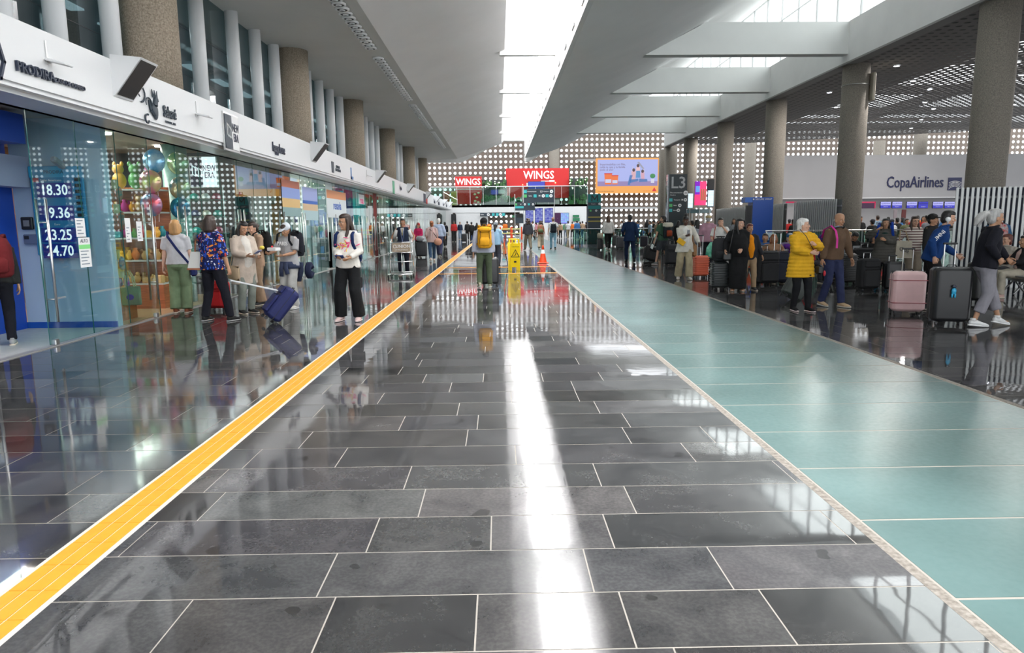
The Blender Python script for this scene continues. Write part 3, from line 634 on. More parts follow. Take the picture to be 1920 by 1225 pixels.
for z, kinds, pl, nm in ((.49, ['gift_box', 'ornament', 'gift_box'], [(.75, .5, .2), (.6, .35, .12), (.8, .6, .35)], 'bottom shelf'), (.93, ['ornament', 'vase'], warm, 'amber shelf'), (1.35, ['gift_box', 'vase'], bright, 'third shelf'), (1.83, ['ornament', 'plush_toy', 'vase'], bright+warm, 'upper shelf')):
    for j in range(2):
        for i in range(14):
            k = gr.choice(kinds)
            put(k, '%s on the %s of the gift shop shelf unit' % ({'gift_box': 'small wrapped box', 'ornament': 'small glossy figurine', 'vase': 'small painted vase', 'plush_toy': 'small soft toy'}[k], nm), 'souvenirs on the %s' % nm, -8.25+i*.138+gr.uniform(-.02, .02), 13.22+j*.2, z, gr.choice(pl), gr.uniform(.85, 1.25))
for i in range(6):
    put('plush_toy', 'plump patterned soft toy on top of the gift shop shelf unit', 'soft toys on top of the shelves', -8.0+i*.3, 13.3, 2.25, bright[i], 1.6)
def foil(lab, p, s, c, c2_):
    t = thing('foil_balloon', lab, 'balloon', p); m_ = mat('foil_%d' % int(c[0]*900+c[1]*90+c[2]*9), c, .15, .4, var=.1, scale=5, c2=c2_)
    MB().ell((0, 0, 0), (s, s*.55, s*1.08), 20, 14).build('envelope', m_, t, True); MB().tube([(0, 0, -s), (.03, 0, -s-.5), (0, 0, -s-.9)], .003, 4).build('ribbon', WPRINT, t); return t
foil('light blue globe balloon with white clouds in the gift shop', (-6.28, 13.0, 2.74), .2, (.02, .35, .75), (.5, .8, .9)); foil('green balloon marked HOME beside the blue globe one', (-6.12, 13.6, 2.75), .2, (.1, .4, .2), (.5, .7, .4))
b_ = foil('pink and lime round balloon hanging lowest left of the cluster', (-6.33, 12.9, 2.36), .2, (.7, .15, .4), (.5, .65, .15)); foil('multicoloured balloon marked HELLO on the right', (-6.12, 13.6, 2.28), .2, (.05, .3, .4), (.6, .5, .2)); foil('shiny blue balloon with red spots at the bottom left', (-6.35, 12.9, 1.95), .2, (.02, .35, .6), (.7, .06, .05)); foil('shiny turquoise balloon with dark patches at the bottom right', (-6.1, 13.5, 1.9), .19, (.02, .35, .45), (.02, .12, .3))
foil('pink and teal balloon hanging by the left partition', (-6.7, 11.6, 2.22), .18, (.7, .1, .3), (.02, .4, .45)); foil('orange and cream shell-shaped pillow balloon near the notices', (-6.6, 11.6, 1.36), .15, (.8, .3, .1), (.8, .7, .5))
for i, (x, y, z, c, lab) in enumerate(((-6.45, 11.5, 2.15, (.02, .28, .27), 'upper left'), (-6.35, 11.75, 2.15, (.02, .28, .27), 'upper right'), (-6.45, 11.45, 1.75, (.02, .25, .27), 'second row left'), (-6.35, 11.75, 1.75, (.02, .25, .27), 'second row right'), (-6.45, 11.4, 1.0, (.02, .05, .3), 'third row left'), (-6.36, 11.65, 1.0, (.03, .07, .35), 'third row right'), (-6.42, 11.4, .68, (.4, .05, .4), 'lowest row left'), (-6.34, 11.7, .68, (.02, .10, .3), 'lowest row right'))):
    t = thing('neck_pillow', 'printed slipper pair on a pale green card hanging by the glass, %s' % lab, 'slippers', (x, y, z)); mb = MB()
    for s in (-1, 1): mb.ell((s*.06, 0, -.05), (.05, .05, .12), 10, 8)
    mb.build('slipper', mat('slipper_%d' % (i//2), c, .6, var=.1, scale=18, c2=(.7, .2, .1) if i < 4 else (.1, .4, .6)), t, True); MB().rbox((0, -.02, .1), (.10, .02, .16), .01).build('card', mat('card_green', (.5, .6, .35), .6), t)
for x, y, z, c, lab in ((-6.28, 11.05, .50, (.36, .40, .22), 'plain sage jute bag with a tiny flower hanging behind the glass'), (-6.12, 11.5, .42, (.20, .32, .22), 'sage jute bag with a blue flower and a tag hanging behind the glass')):
    t = thing('jute_bag', lab, 'bag', (x, y, z), R(8)); MB().rbox((0, 0, 0), (.30, .08, .32), .015).build('body', fab(c), t)
    for k in (-.04, .04): MB().tube([(-.07, k, .15), (-.05, k, .30), (0, k, .42), (.05, k, .30), (.07, k, .15)], .010, 6).build('handle', fab((.5, .5, .32)), t)
    MB().ell((0, -.045, -.02), (.06, .01, .05), 10, 5).build('print', mat('print_flower_%d' % (z*100), (.03, .08, .4) if z < .45 else (.8, .3, .1), .6), t)
t = thing('display_basket', 'wooden shop display stand behind the hanging bags', 'stand', (-6.6, 11.6, 0)); MB().bb((-.35, -.3, 0), (.35, .3, .5)).build('box', WOODM, t); MB().tube([(-.2, 0, .5), (-.2, 0, 2.4)], .015).tube([(.2, 0, .5), (.2, 0, 2.4)], .015).build('poles', STEEL, t)
col_(-6.55, 14.4, 3.17, .24, mat('green_tiled_column', (.20, .42, .38), .3, var=.15, scale=20), 'round sea-green column between the gift shop and the cap shop')
# ---- cap shop
t = thing('lit_shop_sign', 'lit white NEW ERA sign box with a dark logo panel behind the glass', 'sign', (-6.22, 14.95, 2.68))
MB().rbox((0, .04, 0), (.58, .08, .66), .01).build('case', WHITE2, t); MB().bb((-.27, -.006, -.30), (-.01, -.002, .30)).build('logo_panel', mat('navy_panel', (.01, .02, .08), .3), t); MB().bb((-.01, -.006, -.31), (.28, -.002, .31)).build('name_panel', em('sign_glow', (.95, .93, 1), 1.6), t)
text('NEW\nERA', .17, mat('print_violet', (.08, .01, .2), .4), (.135, -.01, 0), FY, t, ext=.002, sx=.7, offset=.002); ne_flag(t, -.012, .85, -.13, 0, em('flag_white', (.9, .95, 1), 1.4), True)
t = thing('cap_rack', 'glass shelves of baseball caps in the cap shop', 'shelf', (-6.35, 15.3, 0))
for z in (.6, 1.0, 1.38, 1.74, 2.1): MB().bb((-.35, -.15, z), (.38, .2, z+.015)).build('shelf', mat('shelf_glass', (.25, .4, .38), .1), t)
for s in (-.36, .38): MB().tube([(s, 0, 0), (s, 0, 2.4)], .012).build('post', STEEL, t)
k = 0
for z in (.62, 1.02, 1.40, 1.76, 2.12):
    for i in range(3):
        c = [(.03, .40, .34), (.7, .7, .68), (.5, .05, .12), (.05, .08, .2), (.6, .55, .45), (.02, .35, .3)][k % 6]; k += 1
        t = thing('baseball_cap', '%s baseball cap on the glass shelves of the cap shop' % ['mint', 'white', 'red', 'navy', 'beige', 'green'][(k-1) % 6], 'cap', (-6.58+i*.24, 15.27, z), 0, 'caps on the glass shelves')
        MB().ell((0, 0, .04), (.095, .11, .10), 12, 8).build('crown', fab(c), t, True); MB().ell((0, -.13, .02), (.075, .08, .012), 10, 4).build('brim', fab(c), t)
t = thing('hiking_backpack', 'large black backpack with a small white emblem hanging in the cap shop', 'backpack', (-6.2, 16.9, 1.45)); backpack_geo(t, .42, .3, .85, (.015, .016, .018)); MB().bb((-.05, -.20, .35), (.05, -.19, .44)).build('emblem', WPRINT, t)
t = thing('display_bag', 'sand coloured backpack below the black hanging one', 'backpack', (-6.1, 16.6, 1.02)); backpack_geo(t, .36, .26, .42, (.42, .36, .22))
t = thing('exit_sign', 'green framed evacuation route sign on the grey wall', 'sign', (-7.0, 18.2, 2.25)); MB().bb((-.5, 0, -.08), (.5, .03, .08)).build('board', mat('sign_green', (.03, .2, .09), .4), t); text('RUTA DE EVACUACION', .09, WPRINT, (0, -.01, 0), FY, t, ext=.002)
# ---- luggage shop and beyond
t = thing('shop_sign', 'small white and green happy home sign on the orange wall', 'sign', (-6.3, 19.1, 2.35)); MB().rbox((0, .12, .04), (.42, .16, .34), .01).build('plate', WPRINT, t); text('happy\nhome', .15, mat('print_red', (.6, .03, .03), .5), (0, .04, .05), FY, t, ext=.002, sx=.8); MB().rbox((0, .1, -.18), (.4, .1, .1), .01).build('strip', mat('sign_green', (.03, .2, .09), .4), t)
def poster(lab, x, y, z, w_, h_, bands, txt=None, tc_=None, fy=False):
    t = thing('glass_poster', lab, 'poster', (x, y, z)); n = len(bands); z0 = h_/2
    for fr_, c in bands:
        a = (-.0, -w_/2, z0-fr_*h_); b = (.004, w_/2, z0)
        if fy: a = (-w_/2, 0, z0-fr_*h_); b = (w_/2, .004, z0)
        MB().bb(a, b).build('band', mat('poster_%02x%02x%02x' % tuple(int(v*255) for v in c), c, .4), t); z0 -= fr_*h_
    if txt: text(txt, .42 if not fy else .2, tc_, (.008, 0, -.05) if not fy else (0, -.006, 0), FX if not fy else FY, t, ext=.002, offset=.006)
poster('orange, blue and teal landscape poster on the glass of the luggage shop', GX+.015, 20.0, 2.3, 1.7, 1.0, [(.2, (.6, .18, .1)), (.3, (.25, .35, .7)), (.25, (.75, .5, .2)), (.25, (.25, .4, .4))])
poster('blue and violet poster with a wave drawing on the glass', GX+.015, 22.0, 2.2, 1.7, 1.0, [(.4, (.35, .42, .75)), (.1, (.02, .12, .5)), (.2, (.7, .5, .3)), (.3, (.45, .62, .65))])
poster('white and orange banner reading renavia on the glass', GX+.015, 25.6, 2.28, 3.0, .95, [(.3, (.75, .3, .12)), (.7, (.75, .82, .84))], 'renavia', mat('print_royal', (.02, .12, .55), .4))
poster('pink lettered sign on the turquoise pillar shop', GX+.015, 30.2, 2.62, 1.2, .4, [(1, (.65, .7, .7))], 'rosa', mat('print_pink', (.8, .05, .25), .4))
t = thing('pillar', 'turquoise pillar at the edge of a shop further down', 'pillar', (-6.0, 31.1, 0)); MB().bb((-.12, -.3, 0), (.06, .3, 3.02)).build('shaft', mat('pillar_turquoise', (.05, .58, .60), .4), t)
t = thing('pillar', 'white pillar beside the orange wall of the luggage shop', 'pillar', (-6.02, 19.6, 0)); MB().bb((-.06, -.12, 0), (.06, .12, 3.02)).build('shaft', WHITE2, t)
t = thing('pillar', 'dark red pillar between two shops', 'pillar', (-6.0, 34.4, 0)); MB().bb((-.12, -.3, 0), (.06, .3, 3.02)).build('shaft', mat('pillar_maroon', (.2, .03, .03), .4), t)
for k, y in enumerate((37.8, 41.5, 45.5, 50, 55, 60.5)):
    t = thing('pillar', '%s pillar among the far shop fronts, %s one' % (['white', 'black'][k % 2], ordn[k]), 'pillar', (-6.0, y, 0), 0, 'far pillars'); MB().bb((-.08, -.2, 0), (.06, .2, 3.02)).build('shaft', [WHITE2, BLACK][k % 2], t)
t = thing('display_shelf', 'white shelf carrying a dark blue suitcase behind the glass', 'shelf', (-6.45, 21.9, 0)); MB().bb((-.5, -.2, 2.1), (.45, .3, 2.16)).build('shelf', WHITE2, t); MB().bb((.41, -.2, 0), (.45, .3, 2.1)).build('side_panel', WHITE2, t)
def shop_goods(y0_, y1_, pl, lab, grp, n=16):
    for i in range(3):
        t = thing('shop_shelf', 'low shelf of %s, %s row' % (lab, ['lower', 'middle', 'upper'][i]), 'shelf', (-6.9, y1_-.25, .5+.55*i)); MB().bb((-1.6, -.2, 0), (.75, .15, .03)).build('shelf', EDG, t); MB().bb((-1.62, -.2, -.5-.55*i), (-1.58, .15, .25)).bb((.73, -.2, -.5-.55*i), (.77, .15, .25)).build('side_panel', EDG, t)
        for j in range(n//2):
            c = gr.choice(pl); q = thing('merchandise', '%s on the %s shelf' % (lab, ['lower', 'middle', 'upper'][i]), 'goods', (-8.35+j*2.2/(n//2), y1_-.25, .53+.55*i), 0, grp)
            if j % 2: MB().rbox((0, 0, .13), (.15, .16, .26), .02).build('pack', pal(c), q)
            else: MB().tube([(0, 0, 0), (0, 0, .2), (0, 0, .28)], [.06, .06, .02], 8).build('bottle', pal(c), q)
shop_goods(16, 18.3, [(.05, .05, .06), (.3, .3, .3), (.1, .2, .3)], 'dark folded bags', 'bags of the cap shop')
shop_goods(20, 22.6, [(.02, .05, .25), (.5, .05, .05), (.1, .3, .4)], 'coloured travel goods', 'goods of the luggage shop')
shop_goods(22.7, 25.6, [(.1, .3, .6), (.6, .6, .6), (.3, .5, .5)], 'blue travel brochures', 'goods of the travel shop')
shop_goods(25.7, 28.6, [(.6, .3, .1), (.2, .4, .6), (.7, .7, .6)], 'boxed pharmacy goods', 'goods of the pharmacy')
shop_goods(28.8, 31.2, [(.7, .1, .3), (.1, .5, .5), (.8, .8, .7)], 'pink and turquoise cosmetics', 'cosmetics')
shop_goods(31.4, 34.3, [(.5, .1, .05), (.7, .5, .1), (.2, .1, .05)], 'red and gold sweet boxes', 'sweet boxes')
shop_goods(34.6, 37.8, [(.7, .6, .1), (.6, .1, .1), (.8, .8, .8)], 'yellow and red snack packs', 'snack packs')
# ================================================================ FAR END: mezzanine, signs, restaurant
WL = mat('white_panel', (.74, .74, .74), .5, var=.02)
RED = mat('sign_red', (.62, .012, .012), .4)
ZM = 3.6
lw = MB().bb((-9, 79, 2.75), (10.1, 79.2, ZM)).bb((-9, 79, 0), (-5.2, 79.2, 2.75)).bb((-4.9, 79.05, .0), (-1.2, 79.2, 2.75)).bb((2.4, 78.8, 0), (2.9, 79.2, ZM)).bb((2.9, 79, 0), (10.1, 79.2, 2.75)).build('wall_far', WL, kind='structure')
MB().bb((-9, 79, ZM-.25), (10.1, 84, ZM)).build('floor.005', WL, kind='structure')
MB().bb((10.0, 79, 0), (10.1, 84, ZM)).build('wall_far.001', WL, kind='structure')
MB().bb((-13, 78.3, 0), (-5.0, 78.9, 5.5)).build('wall_left.002', WL, kind='structure') if False else None
t = thing('glass_balustrade', 'long glass balustrade with a steel rail along the upper floor', 'balustrade', (0, 79, ZM))
for i in range(12): MB().bb((-7.6+i*1.475, .05, .02), (-7.6+i*1.475+1.44, .07, 2.0)).build('glass_panel', GLASSR, t)
MB().tube([(-7.7, .06, 2.03), (10.05, .06, 2.03)], .05, 6).build('handrail', STEEL, t)
for i in range(13): MB().bb((-7.63+i*1.475, .03, 0), (-7.59+i*1.475, .09, 2.0)).build('post', STEEL, t)
def sgn(name, lab, px0, py0, px1, py1, Y, th, m_, cat='sign'):
    a = atY(px0, py1, Y); b = atY(px1, py0, Y); cx = (a[0]+b[0])/2; w_ = b[0]-a[0]; h_ = b[2]-a[2]
    t = thing(name, lab, cat, (cx, Y, a[2])); MB().rbox((0, th/2, h_/2), (w_, th, h_), .02).build('panel', m_, t)
    bk = {'check_in_screen': (0, th, h_/2, 0, .62, h_/2), 'departure_list': (0, .07, .1, 0, .12, -.75), 'advert_screen': (0, .07, .1, 0, .12, -.55), 'blank_screen': (0, .07, .1, 0, .07, -.5), 'exit_sign': (0, 0, h_/2, 0, .25, h_/2), 'poster_panel': (0, 0, h_/2, 0, .35, h_/2), 'pull_up_banner': (0, .03, .1, 0, .03, -a[2]), 'television': (0, .05, h_/2, 0, .35, h_/2), 'restaurant_sign': (0, .3, h_/2, 0, 1.4, h_/2), 'departure_board': (0, .05, .1, 0, .05, -a[2]), 'information_kiosk': (0, .1, .1, 0, .1, -a[2])}.get(name)
    if name == 'hanging_sign' and Y > 75: bk = (0, 0, h_/2, 0, .6, h_/2)
    if bk: MB().tube([bk[:3], bk[3:]], .025, 6).build('bracket', STEEL, t)
    return t, w_, h_
t, w_, h_ = sgn('restaurant_booth', 'small red WINGS booth with a fork emblem on the upper floor', 854, 331, 903, 383, 81, 1.0, RED)
GLOW = em('letter_white', (1, 1, 1), 1.6); 
text('WINGS', 1.0, GLOW, (0, -.03, h_*.80), FY, t, ext=.02, sx=.86, offset=.022); MB().bb((0, -.06, h_*.605), (.95, -.02, h_*.625)).bb((.95, -.06, h_*.59), (1.25, -.02, h_*.64)).build('fork_emblem', GLOW, t)
MB().bb((-w_/2, -.03, h_*.53), (w_/2, -.01, h_*.55)).build('seam', WPRINT, t)
mb = MB()
for x, z in ((.75, .35), (.95, .75), (.72, 1.1), (1.1, .2), (1.15, 1.25)): mb.ell((x, -.02, z), (.16, .03, .12), 10, 4)
mb.build('food_picture', mat('food_cream', (.75, .6, .4), .5), t)
t, w_, h_ = sgn('restaurant_sign', 'wide red WINGS wall with a fork emblem and wall lamps above the balustrade', 949, 315, 1067, 372, 82.6, .4, RED)
text('WINGS', 1.28, GLOW, (.15, -.06, h_*.76), FY, t, ext=.03, sx=.86, offset=.025); MB().bb((.4, -.06, h_*.555), (1.4, -.02, h_*.575)).bb((1.4, -.06, h_*.54), (2.0, -.02, h_*.59)).build('fork_emblem', GLOW, t)
for x in (-2.5, -2.5): pass
for i, (x, z) in enumerate(((-1.3, 1.35), (-.7, 1.35), (-1.25, .65))): MB().bb((x, -.05, z), (x+.35, -.02, z+.42)).build('picture_frame', WPRINT, t)
MB().ell((2.1, -.08, 1.75), (.08, .06, .08), 8, 6).ell((-1.75, -.08, 1.55), (.06, .06, .06), 8, 6).build('wall_lamp', em('lamp_red', (1, .2, .08), 5), t)
t, w_, h_ = sgn('television', 'blue glowing television on the red restaurant wall', 990, 340, 1022, 355, 82.3, .08, mat('tv_frame', (.01, .01, .02), .4), 'television'); MB().bb((-w_/2+.05, -.01, .05), (w_/2-.05, -.005, h_-.05)).build('screen', em('tv_blue', (.05, .06, .5), 1.2), t)
for a, b_, lab in (((903, 337, 950, 385), 82, 'dark planted terrace between the two red signs'), ((1067, 334, 1101, 385), 82, 'dark planted terrace to the right of the red wall')):
    t, w_, h_ = sgn('terrace_pavilion', lab, *a, b_, .3, mat('pavilion_dark', (.035, .04, .04), .5), 'pavilion')
    mb = MB(); rr = random.Random(int(a[0]))
    for i in range(46): mb.ell((rr.uniform(-w_/2, w_/2), -.15, rr.choice([rr.uniform(h_*.7, h_*.95), rr.uniform(0.1, h_*.35)])), (rr.uniform(.08, .22), .15, rr.uniform(.12, .4)), 6, 4)
    mb.build('foliage', mat('leaf_green', (.05, .13, .04), .6, var=.5, scale=12), t, kind='stuff')
    mb = MB()
    for i in range(14): mb.ell((rr.uniform(-w_/2, w_/2), -.33, h_*rr.uniform(.6, .95)), (.05, .03, .05), 6, 4)
    mb.build('string_light', em('bulb_warm', (1, .9, .75), 4), t, kind='stuff')
    if w_ > 2.5: MB().bb((-w_*.12, -.2, h_*.42), (w_*.15, -.17, h_*.6)).build('menu_screen', em('tv_blue', (.05, .06, .5), 1.2), t); MB().bb((w_*.17, -.2, h_*.45), (w_*.42, -.17, h_*.6)).build('menu_board', em('board_white', (.8, .85, .9), .5), t)
for j, (x0, x1, c, lab) in enumerate(((831, 843, (.5, .03, .05), 'red menu banner'), (846, 857, (.65, .55, .08), 'yellow food banner'))):
    sgn('menu_banner', lab+' standing left of the small red booth', x0, 359, x1, 385, 80.5, .05, mat('banner_%d' % j, c, .5, var=.2, scale=3, c2=(.6, .2, .1)), 'banner')
t = thing('terrace_plants', 'row of green planter boxes behind the glass balustrade', 'planter', (3, 79.8, ZM)); MB().bb((-5, 0, 0), (3.5, .4, .35)).build('planter_box', DARK, t)
mb = MB(); rr = random.Random(8)
for i in range(90): mb.ell((rr.uniform(-5, 3.5), .2, rr.uniform(.35, .9)), (rr.uniform(.06, .18), .1, rr.uniform(.12, .3)), 6, 4)
mb.build('foliage', mat('leaf_green2', (.06, .17, .06), .6, var=.5, scale=12), t, kind='stuff')
# hanging direction signs
def icon_row(t, items, z, y=-.03, s=.3):
    for x, k in items:
        if k == 'o': MB().tube([(x, y, z), (x, y-.01, z)], s*.55, 14).build('round_arrow', WPRINT, t); MB().bb((x-s*.25, y-.02, z-.02), (x+s*.25, y-.012, z+.02)).build('arrow', SIGN, t)
        elif k in 'gt': MB().bb((x-s*.5, y-.01, z-s*.5), (x+s*.5, y, z+s*.5)).build('pictogram', mat('pict_'+k, (.10, .5, .15) if k == 'g' else (.05, .5, .52), .4), t)
        else: text(k, s*(.8 if len(k) < 3 else .46), WPRINT, (x, y-.006, z), FY, t, ext=.003, offset=.006)
t, w_, h_ = sgn('hanging_sign', 'large slate direction sign with teal and green pictograms below the red wall', 981, 354, 1040, 380, 64, .12, SIGN)
icon_row(t, [(-1.25, 't'), (-.65, 'Documentación'), (.22, 'L3'), (.65, 'Check-in'), (1.15, 'o')], h_*.8, s=.28); icon_row(t, [(-1.25, 'g'), (-.8, 'Salida'), (-.35, 't'), (.05, 'M'), (.4, 'o'), (.75, 't'), (1.1, 'o')], h_*.48, s=.28)
for s in (-1, 1): MB().tube([(s*w_*.49, 0, -3.3), (s*w_*.49, 0, 1.4)], .03, 6).build('pole', STEEL, t)
t, w_, h_ = sgn('hanging_sign', 'smaller slate sign with a teal strip in front of the departure screens', 965, 380, 1003, 395, 60, .12, SIGN)
icon_row(t, [(-.75, 'g'), (-.35, 'M'), (0, 'o'), (.35, 't'), (.7, 'o')], h_*.78, s=.17); MB().bb((-w_/2+.02, -.012, h_*.28), (-.1, -.004, h_*.55)).build('teal_strip', mat('pict_t', (.05, .5, .52), .4), t)
MB().tube([(-w_*.49, 0, -2.7), (-w_*.49, 0, 1.4)], .03, 6).build('pole', STEEL, t)
t, w_, h_ = sgn('hanging_sign', 'long low slate sign over the doorway under the upper floor', 900, 399, 948, 406, 78.5, .12, SIGN)
icon_row(t, [(-1.2, 'Salidas'), (-.5, 'o'), (.05, 't'), (.5, 't'), (.85, 'o'), (1.2, 't')], h_*.5, s=.3)
# perforated wall in the doorway
V, F = perforated(6, 4, .60, .62, .2, 16, False, 0); V = np.stack([V[:, 0]-.9, np.full(len(V), 79.6), V[:, 1]+.45], 1); link(npmesh('wall_end', V, F, PERF), 'wall_end.001', kind='structure')
t = thing('shaded_doorway', 'dark open doorway beside the end of the shop fronts', 'doorway', (-5.15, 78.93, 0)); MB().bb((-.2, -.05, 0), (.35, .02, 2.6)).build('shade_slab', BLACK, t)  # black slab over the gap paints the shade inside the open doorway
# departure boards
def screen_mat(name, base, rows_, cols, a, b_, s=1.0):
    m = bpy.data.materials.new(name); m.use_nodes = True; N = m.node_tree.nodes; L = m.node_tree.links; p = N['Principled BSDF']; p.inputs['Base Color'].default_value = (0, 0, 0, 1); p.inputs['Roughness'].default_value = .3
    tc = N.new('ShaderNodeTexCoord'); mp = N.new('ShaderNodeMapping'); mp.inputs['Rotation'].default_value = (R(90), 0, 0); L.new(tc.outputs['Generated'], mp.inputs[0])
    br = N.new('ShaderNodeTexBrick'); sx_ = N.new('ShaderNodeSeparateXYZ'); cb = N.new('ShaderNodeCombineXYZ'); L.new(tc.outputs['Generated'], sx_.inputs[0]); L.new(sx_.outputs[0], cb.inputs[0]); L.new(sx_.outputs[2], cb.inputs[1]); L.new(cb.outputs[0], br.inputs['Vector'])
    br.inputs['Scale'].default_value = 1; br.inputs['Brick Width'].default_value = 1/cols; br.inputs['Row Height'].default_value = 1/rows_; br.inputs['Mortar Size'].default_value = .012; br.offset = 0
    br.inputs['Color1'].default_value = col4(a); br.inputs['Color2'].default_value = col4(b_); br.inputs['Mortar'].default_value = col4(base)
    L.new(br.outputs[0], p.inputs['Emission Color']); p.inputs['Emission Strength'].default_value = s; return m
SB = screen_mat('flight_screen_blue', (.01, .01, .15), 14, 4, (.03, .03, .28), (.25, .3, .5), .9); SL = screen_mat('flight_screen_light', (.15, .35, .6), 16, 4, (.6, .75, .9), (.75, .8, .5), 1.0)
for k, (x0, x1) in enumerate(((985, 1000), (1003, 1018), (1021, 1037))):
    t, w_, h_ = sgn('departure_board', 'tall blue departure board, %s of the three side by side' % ['left', 'middle', 'right'][k], x0, 390, x1, 418, 66, .1, BLACK, 'display'); MB().bb((-w_/2+.03, -.01, .03), (w_/2-.03, -.005, h_-.03)).build('screen', SB, t); MB().tube([(0, .05, 0), (0, .05, -1.9)], .05, 6).build('stand', STEEL, t)
t, w_, h_ = sgn('departure_board', 'violet and green departure board beside a dark poster panel', 1051, 399, 1067, 420, 70, .1, BLACK, 'display'); MB().bb((-w_/2+.03, -.01, .03), (w_/2-.03, -.005, h_-.03)).build('screen', screen_mat('flight_screen_violet', (.1, .1, .4), 12, 4, (.2, .2, .6), (.2, .5, .5), .9), t)
sgn('poster_panel', 'dark purple poster panel on the white wall', 1040, 399, 1051, 420, 78.7, .05, mat('panel_purple', (.06, .01, .06), .4), 'poster')
for k, (x0, y0_, x1, y1_) in enumerate(((1074, 403, 1086, 408), (1074, 409, 1087, 415), (960, 404, 968, 408))):
    sgn('exit_sign', 'small green emergency sign on the white far wall, %s' % ['upper right one', 'lower right one', 'left one'][k], x0, y0_, x1, y1_, 78.8, .05, mat('sign_green', (.03, .2, .09), .4))
t, w_, h_ = sgn('information_kiosk', 'slim slate kiosk with a black screen at the left of the departure boards', 966, 402, 983, 419, 68, .2, SIGN, 'kiosk'); MB().bb((-.3, -.02, .55), (.3, -.01, .95)).build('screen', BLACK, t); MB().bb((-.05, 0, -1.6), (.05, .1, 0)).build('stand', STEEL, t)
# billboard
t = None
a = atY(1117, 363, 82.6); b = atY(1237, 296, 82.6); t = thing('led_billboard', 'big orange framed billboard with a waterproofing advertisement on the perforated wall', 'billboard', ((a[0]+b[0])/2, 82.6, a[2])); W = b[0]-a[0]; Hh = b[2]-a[2]
E_ = lambda n, c, s=1.0: em('ad_'+n, c, s)
MB().bb((-W/2, 0, 0), (W/2, .3, Hh)).build('panel', E_('orange', (.95, .42, .09), .95), t)
for sx_ in (-1, 1): MB().bb((sx_*W*.3-.08, .3, Hh*.3), (sx_*W*.3+.08, 1.42, Hh*.4)).build('bracket', STEEL, t)
iw0, iw1, iz0, iz1 = -W/2+.2, W/2-.2, Hh*.205, Hh*.955
MB().bb((iw0, -.02, iz0+.55), (iw1, 0, iz1)).build('picture', E_('lilac', (.42, .47, .86), .95), t); MB().bb((iw0, -.02, iz0), (iw1, 0, iz0+.55)).build('picture_floor', E_('mauve', (.33, .25, .50), .9), t)
text('Impermeabiliza con Sika,\ncuida tu casa y tu familia\n¡todo el año!', .36, E_('ink', (.16, .10, .13), .9), (iw0+.25, -.03, iz1-.85), FY, t, ext=.003, align='LEFT', sx=.85)
text('Para más información visita', .2, E_('ink2', (.12, .05, .02), .9), (-W/2+.25, -.03, .24), FY, t, ext=.003, align='LEFT', sx=.85); text('www.sika.com', .15, E_('redt', (.7, .05, .03), .9), (W/2-1.5, -.03, .26), FY, t, ext=.003)
MB().prism([(W/2-.85, .2), (W/2-.3, .2), (W/2-.575, .68)], -.03, -.01, 'y').build('triangle_logo', E_('logo', (.75, .03, .03), .9), t)
for x, s in ((iw0+1.25, 1.0), (iw0+2.05, .85)):
    mb = MB(); mb.prism([(x-.38*s, iz0+.2), (x+.38*s, iz0+.2), (x+.46*s, iz0+1.45*s), (x-.46*s, iz0+1.45*s)], -.04-s*.02, -.03, 'y'); mb.build('bucket', E_('bucket', (.85, .18, .04), .95), t)
    MB().bb((x-.47*s, -.08, iz0+1.38*s), (x+.47*s, -.06, iz0+1.5*s)).build('bucket_lid', E_('lid', (.7, .03, .02), .9), t); MB().bb((x-.34*s, -.08, iz0+.4*s), (x+.34*s, -.06, iz0+.8*s)).build('bucket_label', E_('label', (.6, .65, .85), .95), t)
fx = iw0+W*.60
def flat(n, pts, c, y=-.05): MB().prism(pts, y-.01, y, 'y').build(n, E_(n+'%d' % (c[0]*100), c, .9), t)
flat('printed_leg', [(fx-.95, iz0+.15), (fx-.7, iz0+.1), (fx-.35, iz0+1.3), (fx-.7, iz0+1.25)], (.08, .2, .5)); flat('printed_leg', [(fx-.7, iz0+.35), (fx+.35, iz0+.6), (fx+.3, iz0+.85), (fx-.7, iz0+.75)], (.08, .2, .5)); flat('printed_leg', [(fx+.4, iz0+.45), (fx+1.4, iz0+.5), (fx+1.35, iz0+.8), (fx+.4, iz0+.85)], (.08, .2, .5))
flat('printed_body', [(fx-.5, iz0+.75), (fx-.05, iz0+.75), (fx+.0, iz0+1.7), (fx-.5, iz0+1.7)], (.75, .45, .5)); flat('printed_body', [(fx+.65, iz0+.75), (fx+1.05, iz0+.75), (fx+1.0, iz0+1.55), (fx+.6, iz0+1.55)], (.7, .4, .5)); flat('printed_body', [(fx+.0, iz0+1.7), (fx+.5, iz0+1.7), (fx+.45, iz0+2.2), (fx+.05, iz0+2.2)], (.85, .55, .6)); flat('printed_dress', [(fx+.0, iz0+.95), (fx+.55, iz0+.95), (fx+.48, iz0+1.75), (fx+.05, iz0+1.75)], (.1, .3, .6), -.07)
flat('printed_arm', [(fx-.6, iz0+1.6), (fx-.5, iz0+1.6), (fx-.3, iz0+2.3), (fx-.38, iz0+2.3)], (.6, .55, .75)); flat('printed_arm', [(fx+1.0, iz0+1.5), (fx+1.1, iz0+1.5), (fx+.9, iz0+2.2), (fx+.8, iz0+2.2)], (.6, .55, .75)); flat('printed_roof', [(fx+.15, iz0+2.75), (fx+.35, iz0+2.8), (fx+1.0, iz0+2.0), (fx+.8, iz0+1.95)], (.35, .35, .45), -.07)
for x, z in ((fx-.25, 1.85), (fx+.25, 2.35), (fx+.8, 1.7)): MB().ell((x, -.07, iz0+z), (.17, .02, .2), 10, 6).build('printed_head', E_('hair', (.10, .05, .05), .8), t)
